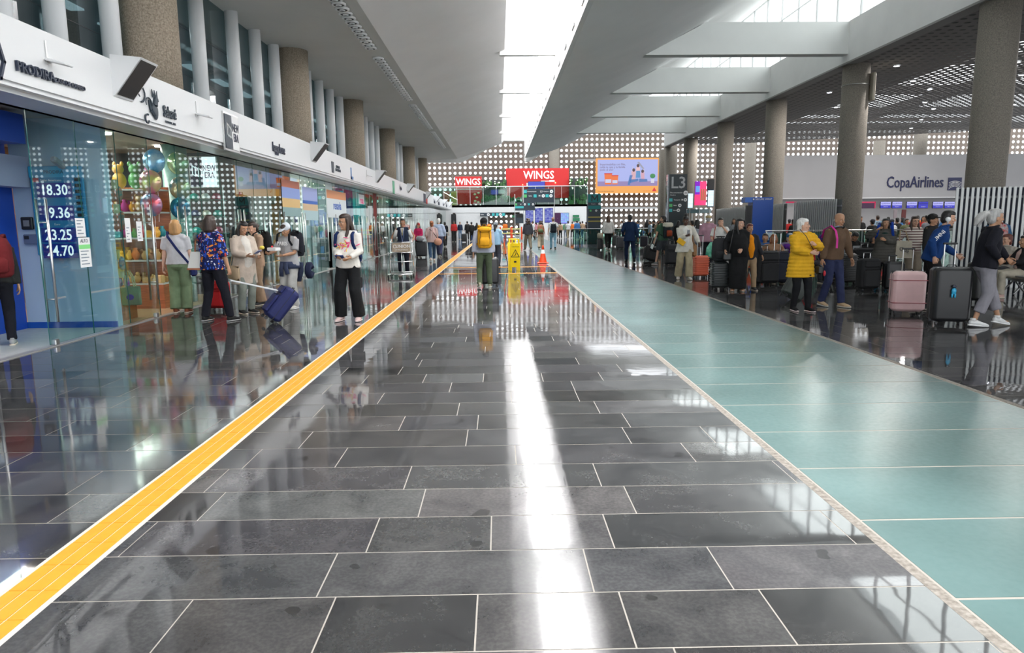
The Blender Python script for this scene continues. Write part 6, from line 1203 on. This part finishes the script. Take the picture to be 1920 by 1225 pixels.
t = P('woman with a high bun in white top, cream cardigan and beige trousers reading a phone', 1282, 524, 404, 176, female=True, fit=1.14, top=((.66, .62, .55), 'long', .74), inner=((.72, .70, .66), .90), bottom=((.42, .35, .23), 'wide'), hair=('topbun', 'black'), sk='dark', shoe=(.5, .48, .45), feet=((-.12, .12, .085), (.14, -.10, .10)), hands=((-.36, .10, .98), (.02, .26, 1.18)), q=.015, head_pitch=.35, curls=(.9, .8), belly=.05)
b = worn(t, 'phone', 'phone held up by the woman with the high bun', 'phone', (-.02, .34, 1.27)); MB().rbox((0, 0, 0), (.075, .012, .15), .004, Matrix.Rotation(-.5, 3, 'X')).build('case', mat('phone_grey', (.4, .4, .42), .2), b)
b = worn(t, 'envelope', 'mustard folder under the arm of the woman with the high bun', 'folder', (.14, .22, 1.02)); MB().rbox((0, 0, 0), (.22, .03, .14), .01, Matrix.Rotation(-.6, 3, 'Y')).build('folder', fab((.75, .42, .03)), b)
b = worn(t, 'tote_bag', 'tan tote bag on the shoulder of the woman with the high bun', 'bag', (-.27, -.12, .62)); MB().rbox((0, 0, .16), (.12, .32, .34), .04).build('body', mat('leather_cognac', (.40, .20, .08), .5), b); MB().tube([(0, .08, .32), (.06, .04, .62), (.06, -.04, .62), (0, -.1, .32)], .012, 6).build('strap', mat('leather_cognac', (.40, .20, .08), .5), b)
p_ = G(1316, 522); suitcase('coral ribbed suitcase beside the woman with the high bun', .40, .26, .56, (.80, .17, .09), (p_[0]-.02, p_[1]+.1, 0), R(4), 0, 'ribbed', .55, trim=mat('case_coral', (.7, .14, .07), .4))
P('woman in grey top with long black hair, from behind, left of the pink shirt man', 0, 0, 0, 10, xy=YX(1307, 24.2), hh=1.63, female=True, top=((.32, .34, .38), 'long', .86), bottom=((.22, .22, .24), 'baggy'), hair=('longloose', 'black'), sk='tan', q=.02)
P('man in pink checked shirt and tan flat cap seen from behind', 0, 0, 0, -20, xy=YX(1328, 22.4), hh=1.78, fit=1.2, top=((.48, .27, .34), 'long', .86), bottom=((.02, .02, .025), 'straight'), hair=('short', 'grey'), hatc=('flatcap', (.50, .40, .22)), sk='light', q=.018)
t = P('woman in white tee covering her mouth, carrying a green bag', 0, 0, 0, 172, xy=YX(1351, 19.6), hh=1.66, female=True, fit=1.12, top=((.70, .70, .68), 'short', .9), bottom=((.02, .02, .025), 'straight'), hair=('bun', 'black'), sk='light', hands=((-.03, .17, 1.46), (.20, .24, 1.02)), elbow=((-.6, .3, -.8), (.5, -1, -.3)), q=.017, palms=((0, -1, .2), (-1, 0, 0)))
b = worn(t, 'shopping_bag', 'bright green shopping bag held by the woman covering her mouth', 'bag', (.26, .16, .52)); MB().tube([(0, 0, 0), (0, 0, .1), (0, 0, .3), (0, 0, .45)], [(.10, .06), (.15, .09), (.13, .08), (.04, .03)], 12, follow=False).build('bag', mat('bag_green', (.01, .42, .22), .4, var=.1, scale=9, c2=(.3, .75, .6)), b, True)
b = worn(t, 'shoulder_bag', 'thin red strap bag on the woman covering her mouth', 'bag', (.19, .13, 1.1)); MB().tube([(-.03, 0, .30), (0, .03, .1), (.02, .03, -.1)], (.012), 6).build('strap', fab((.35, .06, .04)), b)
t = P('woman in long black dress walking beside a black suitcase', 1382, 546, 409, 165, female=True, fit=1.2, top=((.012, .012, .014), 'long', .84), bottom=((.012, .012, .014), 'dress'), hair=('longloose', 'black'), sk='light', hands=((-.05, .24, 1.0), (.31, .14, .96)), head_yaw=.75, belly=.14, q=.015, curls=(.3, 1), palms=((0, -1, 0), (-1, 0, 0)), shoe=(.4, .2, .12))
b = worn(t, 'crossbody_bag', 'small black crossbody bag of the woman in the black dress', 'bag', (.25, .17, .70)); MB().rbox((0, 0, .08), (.17, .06, .16), .02).build('body', mat('leather_black', (.02, .02, .022), .35), b); MB().tube([(-.03, 0, .15), (-.08, .0, .45), (-.13, -.10, .72)], .007, 5).build('strap', mat('leather_black', (.02, .02, .022), .35), b)
p_ = G(1352, 545); suitcase('dark ridged suitcase carrying a black backpack, left of the black dress woman', .40, .26, .60, (.025, .03, .032), (p_[0], p_[1]+.12, 0), R(-5), 0, 'ribbed', .55)
b = thing('packed_backpack', 'bulging black backpack standing on the dark ridged suitcase', 'backpack', (p_[0]-.03, p_[1]+.06, .67)); backpack_geo(b, .40, .26, .52, (.03, .03, .034))
t = P('older woman in orange blouse and open dark jacket beside the black dress woman', 1401, 544, 419, 182, female=True, fit=1.15, top=((.025, .025, .03), 'long', .80), inner=((.78, .26, .008), .84), bottom=((.36, .25, .15), 'straight'), hair=('cropw', 'auburn'), sk='tan', feet=((-.12, .10, .085), (.10, -.06, .085)), hands=((-.34, .08, .84), (.26, .05, .95)), q=.015, belly=.05)
# ---- right foreground
t = P('older woman in long yellow puffer coat walking with folded hands', 1497, 583, 409, 188, female=True, fit=1.12, puffy=.022, top=((.68, .37, .02), 'long', .64), bottom=((.010, .010, .012), 'slim'), hair=('cropw', 'white'), sk='light', shoe=(.015, .015, .015), sole=(.75, .75, .75), feet=((-.10, .14, .085), (.10, -.02, .085)), hands=((-.10, .26, 1.24), (-.02, .27, 1.10)), elbow=((-1, -.2, -.8), (1, -.2, -.8)), head_yaw=.85, q=.013, palms=((1, 0, 0), (-1, -.2, 0)), collar=(.62, .55, .50))
b = worn(t, 'crossbody_bag', 'black crossbody bag with a red tag on the yellow coat woman', 'bag', (-.27, .12, .66)); MB().rbox((0, 0, .06), (.08, .18, .16), .03).build('body', mat('leather_black', (.02, .02, .022), .35), b); MB().ell((-.05, .08, .0), (.02, .03, .05), 6, 5).build('tag', mat('tag_red', (.6, .03, .05), .4), b); MB().tube([(0, .05, .12), (.10, .09, .28), (.22, .09, .46), (.31, .05, .64), (.36, -.06, .75)], .006, 5).build('strap', mat('leather_black', (.02, .02, .022), .35), b)
p_ = G(1490, 566); s_ = suitcase('dark green-grey suitcase tilted behind the yellow coat woman', .42, .26, .58, (.045, .055, .05), (p_[0]-.02, p_[1]+.25, 0), R(15), 0, 'hard', 0)
for ch in s_.children: ch.data.transform(Matrix.Rotation(R(32), 4, 'Y'))
t = P('old bald man in brown sweater and navy trousers walking', 1556, 575, 398, 200, fit=1.1, top=((.13, .08, .05), 'long', .88), bottom=((.03, .037, .09), 'straight'), hair=('bald', 'grey'), sk='tan', shoe=(.45, .32, .20), sole=(.6, .5, .35), feet=((-.10, .16, .085), (.10, -.12, .10)), hands=((-.30, .15, .86), (.30, .05, .86)), lean=.14, head_pitch=.05, head_yaw=-.1, q=.013, collar=(.25, .30, .40))
b = worn(t, 'headphones', 'dark headphones resting round the neck of the man in the brown sweater', 'headphones', (0, .20, 1.42)); MB().torus((0, -.09, 0), .085, .013, axis=(0, -.3, 1), seg=14, a0=math.pi*.6, a1=math.pi*2.4).build('band', BLACK, b)
b = worn(t, 'backpack_strap', 'bright pink backpack strap over the shoulder of the man in brown', 'backpack', (.14, -.04, 1.15)); MB().tube([(.02, .27, -.08), (.02, .27, .08), (.01, .22, .22), (0, .10, .31), (0, -.06, .24), (0, -.12, 0)], [(.024, .01)]*6, 6).build('strap', mat('strap_pink', (.6, .02, .28), .5), b); MB().rbox((-.10, -.14, -.06), (.30, .16, .42), .06).build('bag_body', fab((.10, .05, .3)), b, True)
t = P('woman in grey quilted coat drinking from a bottle', 1652, 543, 409, 150, female=True, fit=1.18, puffy=.015, top=((.085, .08, .072), 'long', .66), inner=((.01, .03, .025), .74), bottom=((.012, .015, .02), 'straight'), hair=('long', 'black'), sk='tan', shoe=(.0, .12, .18), sole=(.05, .2, .3), hands=((-.02, .26, 1.20), (.17, .30, 1.44)), elbow=((-.6, -.5, -.8), (1, .3, -.6)), q=.016, head_yaw=.25, head_pitch=-.15)
b = worn(t, 'water_bottle', 'clear plastic bottle at the mouth of the woman in the quilted coat', 'bottle', (.10, .32, 1.50)); MB().tube([(-.05, -.12, .03), (-.03, -.08, .02), (-.01, -.04, .01), (.06, .10, -.02)], [.012, .014, .035, .035], 10).build('bottle', glassm('bottle_plastic', (.75, .82, .85), 1.5), b, True)
b = worn_backpack(t, 'royal blue backpack on the woman in the quilted coat', (.01, .06, .42), y=-.25, h_=.5)
t = P('woman in striped sweater with long dark hair carrying a cream tote bag', 0, 0, 0, 172, xy=YX(1715, 15.6), hh=1.64, female=True, top=((.6, .55, .5), 'long', .88), topmat=stripes('cloth_stripe_brown', (.66, .60, .54), (.12, .05, .05), 17, 2, .62), bottom=((.28, .23, .18), 'wide'), hair=('longloose', 'dark'), sk='light', hands=((-.15, .27, 1.0), (.28, .12, 1.0)), glasses=True, q=.016)
b = worn(t, 'tote_bag', 'cream canvas tote bag hanging from the arm of the striped sweater woman', 'bag', (.30, .22, .70)); MB().box((0, 0, .19), (.36, .12, .38), taper=.9).build('body', fab((.62, .56, .45)), b); MB().tube([(-.09, .05, .37), (-.05, -.05, .60), (.04, -.1, .62), (.09, .0, .37)], .012, 6).build('handle', fab((.45, .33, .2)), b); text('Café', .12, INK, (.0, .065, .18), (R(90), R(20), R(180)), b, ext=.002)
t = P('young person in blue hooded sweatshirt and white headphones leaning forward', 0, 0, 0, -118, xy=YX(1752, 11.6), hh=1.74, fit=1.08, top=((.010, .045, .17), 'long', .84), bottom=((.012, .012, .015), 'straight'), hair=('short', 'black'), sk='light', shoe=(.03, .03, .035), sole=(.7, .7, .7), feet=((-.1, -.18, .11), (.1, .22, .085)), hands=((-.08, .36, .95), (.24, .02, .92)), lean=.30, q=.013, head_pitch=.05, collar=(.012, .05, .19), curls=(.6, 1.1))
HMx = Vector((0, .012+.55*math.sin(.30), .93+.55*math.cos(.30)+.11)); b = worn(t, 'headphones', 'white over-ear headphones on the person in the blue hooded sweatshirt', 'headphones', (0, HMx.y+.01, HMx.z)); MB().torus((0, .0, .01), .098, .012, axis=(0, 1, 0), seg=14, a0=0, a1=math.pi).build('band', WPRINT, b, True)
mb = MB()
for s in (-1, 1): mb.tube([(s*.078, 0, -.01), (s*.112, 0, -.01)], [.042, .036], 14)
mb.build('ear_cup', WPRINT, b, True)
text('ALUMNI', .085, WPRINT, (0, 0, 0), (0, 0, 0), t, ext=.003, name='sleeve_lettering', offset=.004).matrix_local = Matrix(((0, 0, 1, .305), (.64, -.77, 0, .03), (.77, .64, 0, 1.25), (0, 0, 0, 1)))
p_ = G(1707, 592); s_ = suitcase('pale pink hard suitcase with red seams, pushed by the blue hooded person', .50, .30, .66, (.72, .47, .47), (p_[0], p_[1]+.14, 0), R(-14), 0, 'hard', .36, straps=mat('seam_red', (.30, .04, .05), .5))
t = P('woman with grey ponytail in black jacket and grey cropped leggings walking right', 1836, 612, 390, -96, female=True, fit=1.10, top=((.012, .014, .018), 'long', .86), bottom=((.26, .25, .28), 'crop'), hair=('windpony', 'grey'), sk='tan', shoe=(.72, .72, .72), sole=(.8, .8, .8), feet=((-.06, .30, .085), (.08, -.12, .10)), hands=((-.16, .42, .96), (.22, .06, 1.0)), lean=.12, q=.012, curls=(1.0, 1.2), collar=(.012, .014, .018))
p_ = G(1788, 612); s_ = suitcase('big black suitcase with a small blue toy tag, beside the grey ponytail woman', .50, .34, .80, (.014, .014, .016), (p_[0], p_[1]+.16, 0), R(-12), 0, 'hard', .34, trim=mat('trim_grey', (.12, .12, .13), .4))
b = thing('luggage_charm', 'small light blue toy charm hanging on the big black suitcase', 'charm', (p_[0]-.06, p_[1]-.03, .48), R(-12)); MB().ell((0, 0, .04), (.035, .02, .05), 8, 6).ell((.02, 0, -.02), (.014, .014, .04), 6, 5).ell((-.02, 0, -.02), (.014, .014, .04), 6, 5).build('body', mat('charm_blue', (.02, .35, .6), .3), b, True); MB().ell((0, 0, .11), (.03, .02, .025), 8, 6).build('head', mat('hair_ink', (.03, .03, .05), .4), b, True)
def bench(lab, x, y, rz, n=3):
    t = thing('waiting_bench', lab, 'seat', (x, y, 0), rz); g_ = mat('bench_grey', (.30, .31, .32), .35, .6)
    MB().bb((-.3*n, -.04, .30), (.3*n, .04, .36)).build('beam', STEEL, t)
    for i in range(n):
        cx_ = (i-(n-1)/2)*.6; MB().rbox((cx_, .05, .44), (.52, .46, .03), .012).build('seat', g_, t); MB().rbox((cx_, -.20, .70), (.52, .03, .42), .012, Matrix.Rotation(R(12), 3, 'X')).build('backrest', g_, t)
    for s in (-1, 1): MB().tube([(s*.3*n*.8, -.25, .02), (s*.3*n*.8, 0, .32), (s*.3*n*.8, .25, .02)], .022, 6).build('leg', STEEL, t)
    return t
p_ = G(1862, 560)
t = P('seated woman in black jacket and cream trousers at the right edge', 0, 0, 0, 78, xy=(p_[0]+.62, p_[1]+.10), hh=1.66, female=True, sit=True, top=((.018, .018, .022), 'long', .90), inner=((.55, .38, .34), .95), bottom=((.52, .47, .38), 'straight'), hair=('long', 'black'), sk='tan', shoe=(.60, .40, .36), hands=((-.08, .38, .74), (.10, .40, .72)), q=.015, fit=1.1)
bench('grey metal waiting bench under the seated woman at the right edge', t.location[0]+.0, t.location[1]-.3, R(78), 3)
t = P('seated person with reddish hair and glasses in cream hooded top, behind the seated woman', 0, 0, 0, 100, xy=(p_[0]+.95, p_[1]+1.05), hh=1.66, sit=True, female=True, top=((.42, .38, .33), 'long', .90), bottom=((.08, .08, .09), 'straight'), hair=('cropw', 'auburn'), sk='light', glasses=True, q=.018, collar=(.45, .4, .35))
bench('grey metal waiting bench behind the first one at the right edge', t.location[0]+.1, t.location[1]-.05, R(90), 2)
t = P('standing woman in blue sleeves holding a floral backpack on her chest', 0, 0, 0, 150, xy=YX(1872, 15.2), hh=1.72, female=True, top=((.04, .11, .22), 'long', .86), bottom=((.03, .04, .06), 'straight'), hair=('cropw', 'reddish'), sk='pale', hands=((-.12, .34, 1.12), (.14, .34, 1.12)), q=.017, head_yaw=.4, glasses=True)
b = worn(t, 'floral_backpack', 'red and multicoloured floral backpack worn on the chest', 'backpack', (0, .24, .98)); backpack_geo(b, .34, .2, .48, (.5, .08, .06)); b.children[0].data.materials[0] = mat('cloth_bloom', (.55, .05, .05), .7, var=.1, scale=22, c2=(.4, .5, .5))
P('person in black cap behind the blue hooded sweatshirt', 0, 0, 0, -150, xy=YX(1748, 14.6), hh=1.68, top=((.02, .02, .02), 'long', .86), bottom=((.02, .02, .02), 'straight'), hair=('short', 'black'), hatc=('cap', (.02, .02, .02)), sk='tan', q=.02)
# seated man with white shoes
p_ = G(1606, 522); t = P('seated man in black with bright white shoes looking down', 0, 0, 0, 186, xy=(p_[0]+.05, p_[1]+.5), hh=1.70, sit=True, top=((.018, .018, .018), 'long', .90), bottom=((.02, .02, .02), 'straight'), hair=('short', 'black'), sk='brown', shoe=(.75, .74, .72), sole=(.8, .8, .8), head_pitch=.6, hands=((-.1, .36, .8), (.1, .36, .8)), q=.018, lean=.15)
# seats and seated people along the rail
RAILP = [(1452, 434, (.35, .2, .12), 'tan', 'reddish', 'brown sweater'), (1482, 424, (.24, .20, .32), 'light', 'grey', 'lilac shirt and blue cap'), (1497, 430, (.5, .02, .03), 'tan', 'dark', 'red shirt behind the yellow coat'), (1521, 430, (.5, .02, .02), 'brown', 'dark', 'red child shirt'), (1546, 434, (.1, .1, .12), 'brown', 'black', 'dark sweater'), (1592, 432, (.35, .28, .2), 'light', 'blond', 'beige coat and tan hat'), (1640, 436, (.02, .02, .02), 'tan', 'black', 'black hooded top'), (1436, 432, (.05, .12, .3), 'tan', 'black', 'navy jacket')]
for k, (px, py, c, s_k, hc_, d_) in enumerate(RAILP):
    t = P('seated person in %s on the benches before the glass rail' % d_, 0, 0, 0, 180+gr.uniform(-30, 30), xy=YX(px, (17.5, 18.7, 19.7)[k % 3]), hh=1.64, sit=True, top=(c, 'long', .90), bottom=((.04, .04, .05), 'straight'), hair=('cropw' if k % 2 else 'bob', hc_), sk=s_k, q=.024, hatc=('cap', (.05, .15, .3)) if 'blue cap' in d_ else (('beanie', (.4, .33, .2)) if 'hat' in d_ else None))
for k, (px, Yb) in enumerate(((1445, 17.6), (1470, 19.8), (1580, 18.8), (1610, 17.3), (1655, 19.8))): x_, y_ = YX(px, Yb); bench('grey waiting bench before the glass rail, %s from the left' % ordn[k].replace('nearest', 'first'), x_, y_+.05, R(180), 2)
for lab, px, Y, w_, d_, h_, c, st in (('large black suitcase standing by the benches left of the yellow coat', 1440, 16.6, .55, .34, .78, (.012, .012, .014), 'soft'), ('dark navy suitcase with white pull bars by the benches', 1462, 16.9, .5, .3, .75, (.012, .016, .03), 'soft'), ('navy hard suitcase just left of the yellow coat', 1474, 17.0, .42, .28, .62, (.012, .02, .05), 'hard'), ('black suitcase standing right of the man in brown', 1592, 16.6, .44, .3, .70, (.012, .012, .013), 'ribbed'), ('black suitcase behind the white-shoed man', 1625, 17.2, .5, .3, .8, (.015, .015, .017), 'soft'), ('dark suitcase before the quilted coat woman', 1634, 15.0, .44, .3, .66, (.012, .012, .013), 'soft'), ('black suitcase under the cream tote bag', 1682, 14.8, .40, .26, .60, (.015, .015, .018), 'hard'), ('black suitcase behind the big black one at the right', 1850, 12.6, .46, .3, .72, (.012, .012, .013), 'hard'), ('dark suitcase behind the man in green tee', 1262, 24.5, .5, .3, .7, (.03, .03, .035), 'soft'), ('black suitcase lying among the luggage left of the green tee', 1222, 28, .6, .4, .5, (.02, .02, .022), 'hard')):
    x_, y_ = YX(px, Y); suitcase(lab, w_, d_, h_, c, (x_, y_, 0), gr.uniform(-.3, .3), 0, st, .45 if 'white pull' in lab else .12)
x_, y_ = YX(1476, 16.9); b = thing('neck_pillow', 'purple neck pillow on the navy hard suitcase', 'pillow', (x_, y_-.05, .82)); MB().torus((0, 0, 0), .12, .065, axis=(0, 1, .2), seg=16, a0=-2.2, a1=2.6).build('pillow', fab((.10, .02, .22)), b, True)
# visitor inside the exchange office
t = P('visitor with a dark red backpack inside the exchange office at the left edge', 0, 0, 0, 35, xy=(-6.60, 9.15), hh=1.62, top=((.03, .03, .03), 'long', .86), bottom=((.015, .015, .018), 'straight'), hair=('short', 'black'), sk='tan', shoe=(.3, .3, .3), q=.02, lean=.35, head_pitch=.2); worn_backpack(t, 'puffed dark red backpack at the left edge inside the exchange office', (.14, .015, .018), w_=.42, d_=.34, h_=.52, y=-.34, z=.93)
# ---- cone, sign, far barriers
t = thing('traffic_cone', 'orange traffic cone with a white band on the edge of the glass walkway', 'cone', tuple(G(1018, 494))); mo = mat('cone_orange', (.85, .07, .01), .4)
MB().rbox((0, 0, .02), (.42, .42, .035), .012).build('base', mo, t); MB().tube([(0, 0, .03), (0, 0, .38)], [.15, .088], 16, cap=False).tube([(0, 0, .53), (0, 0, .68), (0, 0, .70)], [.062, .032, .02], 16).build('cone', mo, t, True); MB().tube([(0, 0, .38), (0, 0, .53)], [.088, .062], 16, cap=False).build('band', WPRINT, t, True)
t = thing('wet_floor_sign', 'yellow folding wet floor sign with a black warning triangle', 'sign', tuple(G(964, 507)), R(8)); ys_ = mat('sign_yellow', (.90, .62, .0), .4)
for s in (-1, 1):
    RT = Matrix.Rotation(s*R(-9), 4, 'X'); mb = MB()
    for a_, b2 in (((-.17, 0), (-.10, .12)), ((.10, 0), (.17, .12)), ((-.165, .12), (.165, .92)), ((-.13, .92), (-.08, 1.02)), ((.08, .92), (.13, 1.02)), ((-.13, 1.02), (.13, 1.06))): mb.bb((a_[0], -.012, a_[1]), (b2[0], .012, b2[1]))
    me = mb.mesh('panel', ys_); me.transform(Matrix.Translation((0, s*.17, 0))@RT); link(me, 'panel', t)
def onp(me, nm, m_): me.transform(Matrix.Translation((0, -.17, 0))@Matrix.Rotation(R(9), 4, 'X')@Matrix.Translation((0, -.016, 0))); return link(me, nm, t)
mb = MB(); frame_poly_y = [(-.13, .46), (.13, .46), (0, .70)]
for i in range(3):
    a_ = Vector((frame_poly_y[i][0], 0, frame_poly_y[i][1])); b2 = Vector((frame_poly_y[(i+1) % 3][0], 0, frame_poly_y[(i+1) % 3][1])); d_ = b2-a_; mb.box((a_+b2)/2, (d_.length+.02, .004, .02), Matrix.Rotation(-math.atan2(d_.z, d_.x), 3, 'Y'))
mb.ell((.0, 0, .60), (.014, .004, .014), 8, 4); mb.box((.01, 0, .555), (.02, .004, .07), Matrix.Rotation(.5, 3, 'Y')); mb.box((-.02, 0, .51), (.08, .004, .014), Matrix.Rotation(-.5, 3, 'Y')); mb.bb((-.04, -.003, .27), (.04, .003, .33)); onp(mb.mesh('pictogram', BLACK), 'pictogram', None)
t2 = text('CAUTION', .055, BLACK, (0, 0, 0), (0, 0, 0), t, ext=.001); t2.data.transform(Matrix.Translation((0, -.17, 0))@Matrix.Rotation(R(9), 4, 'X')@Matrix.Translation((0, -.016, .80))@Euler((R(90), 0, 0)).to_matrix().to_4x4())
for k, (x0, x1, Y) in enumerate(((938, 978, 66), (935, 960, 70))):
    a_ = YX(x0, Y); b2 = YX(x1, Y); t = thing('barrier_fence', 'orange posts joined by yellow tape on the far floor, %s row' % ['front', 'rear'][k], 'barrier', (a_[0], Y, 0)); n_ = 3
    for i in range(n_): MB().tube([((b2[0]-a_[0])*i/(n_-1), 0, 0), ((b2[0]-a_[0])*i/(n_-1), 0, 1.2)], [.08, .06], 8).build('post', mo, t)
    MB().bb((0, -.02, .95), (b2[0]-a_[0], .02, 1.05)).bb((0, -.02, .55), (b2[0]-a_[0], .02, .63)).build('tape', mat('tape_yellow', (.85, .8, .3), .5), t)
# ---- crowd
print('people done')
TPL = []
for k, kw in enumerate((dict(top=((.5, .5, .5), 'long', .86)), dict(top=((.5, .5, .5), 'short', .88), feet=WALK_R, hands=SW), dict(female=True, hair=('longloose', 'black'), top=((.5, .5, .5), 'long', .84), fit=1.1), dict(female=True, hair=('bun', 'dark'), top=((.5, .5, .5), 'short', .86), feet=WALK_L), dict(hatc=('cap', (.05, .05, .06)), top=((.5, .5, .5), 'long', .86), fit=1.15), dict(sit=True, top=((.5, .5, .5), 'long', .9)), dict(sit=True, female=True, hair=('longloose', 'dark'), top=((.5, .5, .5), 'long', .9)))):
    kw.setdefault('hair', ('short', 'black')); kw.setdefault('q', .034); t = make_person(h=1.70, face=False, **kw); TPL.append(t)
used = [False]*len(TPL); wr = random.Random(11)
cols = [('black', (.02, .02, .022)), ('white', (.65, .65, .65)), ('grey', (.25, .26, .28)), ('navy', (.02, .04, .12)), ('blue', (.06, .18, .42)), ('red', (.45, .03, .03)), ('tan', (.40, .28, .18)), ('olive', (.14, .15, .08)), ('orange', (.75, .18, .03)), ('light blue', (.35, .48, .60)), ('pink', (.55, .25, .3)), ('green', (.06, .25, .12))]
bots = [('black', (.02, .02, .022)), ('jeans', (.08, .13, .22)), ('khaki', (.28, .23, .15)), ('grey', (.15, .15, .17))]
cnt = {}
def crowd(px, Y, tpl, ci, bi, face, zone, hh=None, sk='tan', where=None):
    T0 = TPL[tpl]; x_, y_ = YX(px, Y)
    cnt[zone] = cnt.get(zone, 0)+1
    k = (hh or wr.uniform(1.58, 1.80))/1.70
    if not used[tpl]: used[tpl] = True; t = T0; ch = list(t.children)
    else:
        t = T0.copy(); SC.collection.objects.link(t); ch = []
        for c in T0.children: d = c.copy(); SC.collection.objects.link(d); d.parent = t; ch.append(d)
    for d in ch:
        nm = d.name.split('.')[0]
        m_ = {'top': fab(cols[ci][1]), 'trousers': fab(bots[bi][1]), 'body': skin(SK[sk])}.get(nm)
        if m_: d.material_slots[0].link = 'OBJECT'; d.material_slots[0].material = m_
    t.location = (x_, y_, 0); t.rotation_euler = (0, 0, R(face)); t.scale = (k, k, k); t['category'] = 'person'; t['group'] = zone
    t['label'] = '%s person in %s top and %s %s, %s' % ('seated' if tpl > 4 else ('long-haired' if tpl == 2 else 'capped' if tpl == 4 else 'short-haired' if tpl < 2 else 'woman-haired'), cols[ci][0], bots[bi][0], '' if bots[bi][0] == 'jeans' else 'trousers', where or zone); t['label'] = t['label'].replace(' ,', ',').replace('in black top and black trousers', 'dressed all in black').replace('light blue top', 'sky-blue top').replace('woman-haired', 'bun-haired')
    if '_s' in t: del t['_s']
    return t
Z = 'far crowd by departure boards'
for px, Y, tp, c, b_, f in ((876, 66, 0, 0, 0, 20), (884, 60, 4, 0, 0, 0), (894, 64, 2, 0, 0, 10), (902, 58, 1, 6, 1, 160), (917, 62, 0, 8, 0, 40), (926, 68, 2, 1, 0, 200), (936, 70, 4, 1, 1, 170), (947, 68, 4, 8, 1, 20), (851, 60, 4, 5, 0, 180), (999, 62, 1, 1, 0, 60), (1005, 70, 2, 10, 0, 30), (1044, 72, 3, 2, 0, 0), (1051, 68, 0, 6, 0, 5), (1060, 74, 2, 11, 1, 180), (1065, 66, 1, 1, 2, 10), (1073, 70, 3, 8, 0, 0), (1082, 63, 0, 4, 1, 0), (1088, 72, 2, 0, 0, 90), (1092, 66, 1, 6, 1, 15), (1099, 70, 4, 0, 0, 40), (1106, 66, 3, 11, 2, 0), (1112, 62, 2, 0, 0, 10), (1119, 70, 1, 10, 0, 200)): crowd(px, Y, tp, c, b_, f, Z, sk=wr.choice(['tan', 'light', 'brown']), where='far crowd, %d' % 0 if False else Z)
Z = 'crowd left of the blue kiosk'
for px, Y, tp, c, b_, f in ((1150, 54, 5, 0, 0, 120), (1158, 50, 6, 2, 0, 200), (1166, 56, 1, 1, 0, 90), (1196, 52, 0, 4, 0, 90), (1204, 48, 5, 4, 1, 70), (1213, 56, 2, 0, 0, 30), (1219, 46, 1, 9, 0, 100), (1226, 50, 4, 0, 2, 80), (1234, 44, 3, 6, 0, 160), (1246, 40, 0, 0, 0, 60), (1254, 44, 2, 1, 1, 10), (1262, 38, 1, 2, 0, 200), (1170, 48, 6, 3, 0, 20), (1187, 58, 5, 7, 0, 10), (1298, 30, 1, 0, 0, 30), (1394, 26, 1, 0, 3, 100), (1376, 30, 2, 2, 0, 150), (1272, 34, 2, 0, 0, 0)): crowd(px, Y, tp, c, b_, f, Z, sk=wr.choice(['tan', 'light', 'brown']))
Z = 'crowd beyond the glass rail'
for px, Y, tp, c, b_, f in ((1464, 30, 3, 9, 0, 60), (1488, 28, 0, 0, 0, 20), (1500, 34, 2, 6, 0, 180), (1517, 30, 1, 8, 0, 90), (1526, 26, 2, 0, 0, 200), (1533, 32, 0, 4, 0, 0), (1543, 27, 0, 0, 0, 40), (1550, 24, 4, 0, 0, 185), (1586, 26, 2, 0, 0, 170), (1613, 30, 3, 0, 0, 180), (1636, 27, 4, 0, 0, 10), (1658, 32, 1, 5, 0, 200), (1672, 28, 4, 1, 0, 5), (1682, 30, 0, 0, 2, 10), (1692, 34, 2, 4, 0, 30), (1700, 28, 1, 7, 0, 180), (1712, 34, 4, 5, 0, 190), (1731, 30, 2, 5, 0, 160), (1738, 24, 0, 2, 1, 20), (1645, 36, 3, 9, 0, 0), (1600, 36, 1, 2, 0, 0), (1572, 34, 0, 3, 1, 180), (1665, 38, 2, 10, 0, 0), (1720, 38, 0, 8, 0, 0), (1480, 38, 4, 5, 0, 0), (1509, 40, 1, 1, 0, 30), (1752, 36, 3, 0, 0, 10), (1770, 32, 1, 4, 0, 20), (1790, 30, 0, 0, 0, 200)): crowd(px, Y, tp, c, b_, f, Z, sk=wr.choice(['tan', 'light', 'brown']))
# give equal labels of the crowd a place of their own
seen = {}
for o in SC.objects:
    if o.get('category') == 'person': seen.setdefault(o['label'], []).append(o)
for lb, os_ in seen.items():
    if len(os_) > 1:
        os_.sort(key=lambda o: o.location.x/o.location.y)
        for i, o in enumerate(os_): o['label'] = '%s, %s from left' % (lb, ordn[i] if i else 'first')
for k, (px, Y, c) in enumerate(((1155, 44, (.03, .03, .03)), (1163, 40, (.05, .05, .06)), (1208, 42, (.02, .02, .03)), (1225, 38, (.03, .03, .03)), (1250, 34, (.02, .02, .02)), (870, 58, (.02, .02, .02)), (1100, 60, (.3, .3, .32)), (887, 62, (.05, .1, .3)))):
    x_, y_ = YX(px, Y); suitcase('%s suitcase standing in the far crowd, %s from the left' % ('black' if c[0] < .06 and c[2] < .1 else 'coloured', ['fourth', 'fifth', 'sixth', 'seventh', 'last', 'first', 'third', 'second'][k]), .45, .3, .65, c, (x_, y_, 0), 0, 0, 'hard', .3)
# ---------------------------------------------------------------- tidy up
bpy.data.scenes.remove(TS)
SC.camera = cam
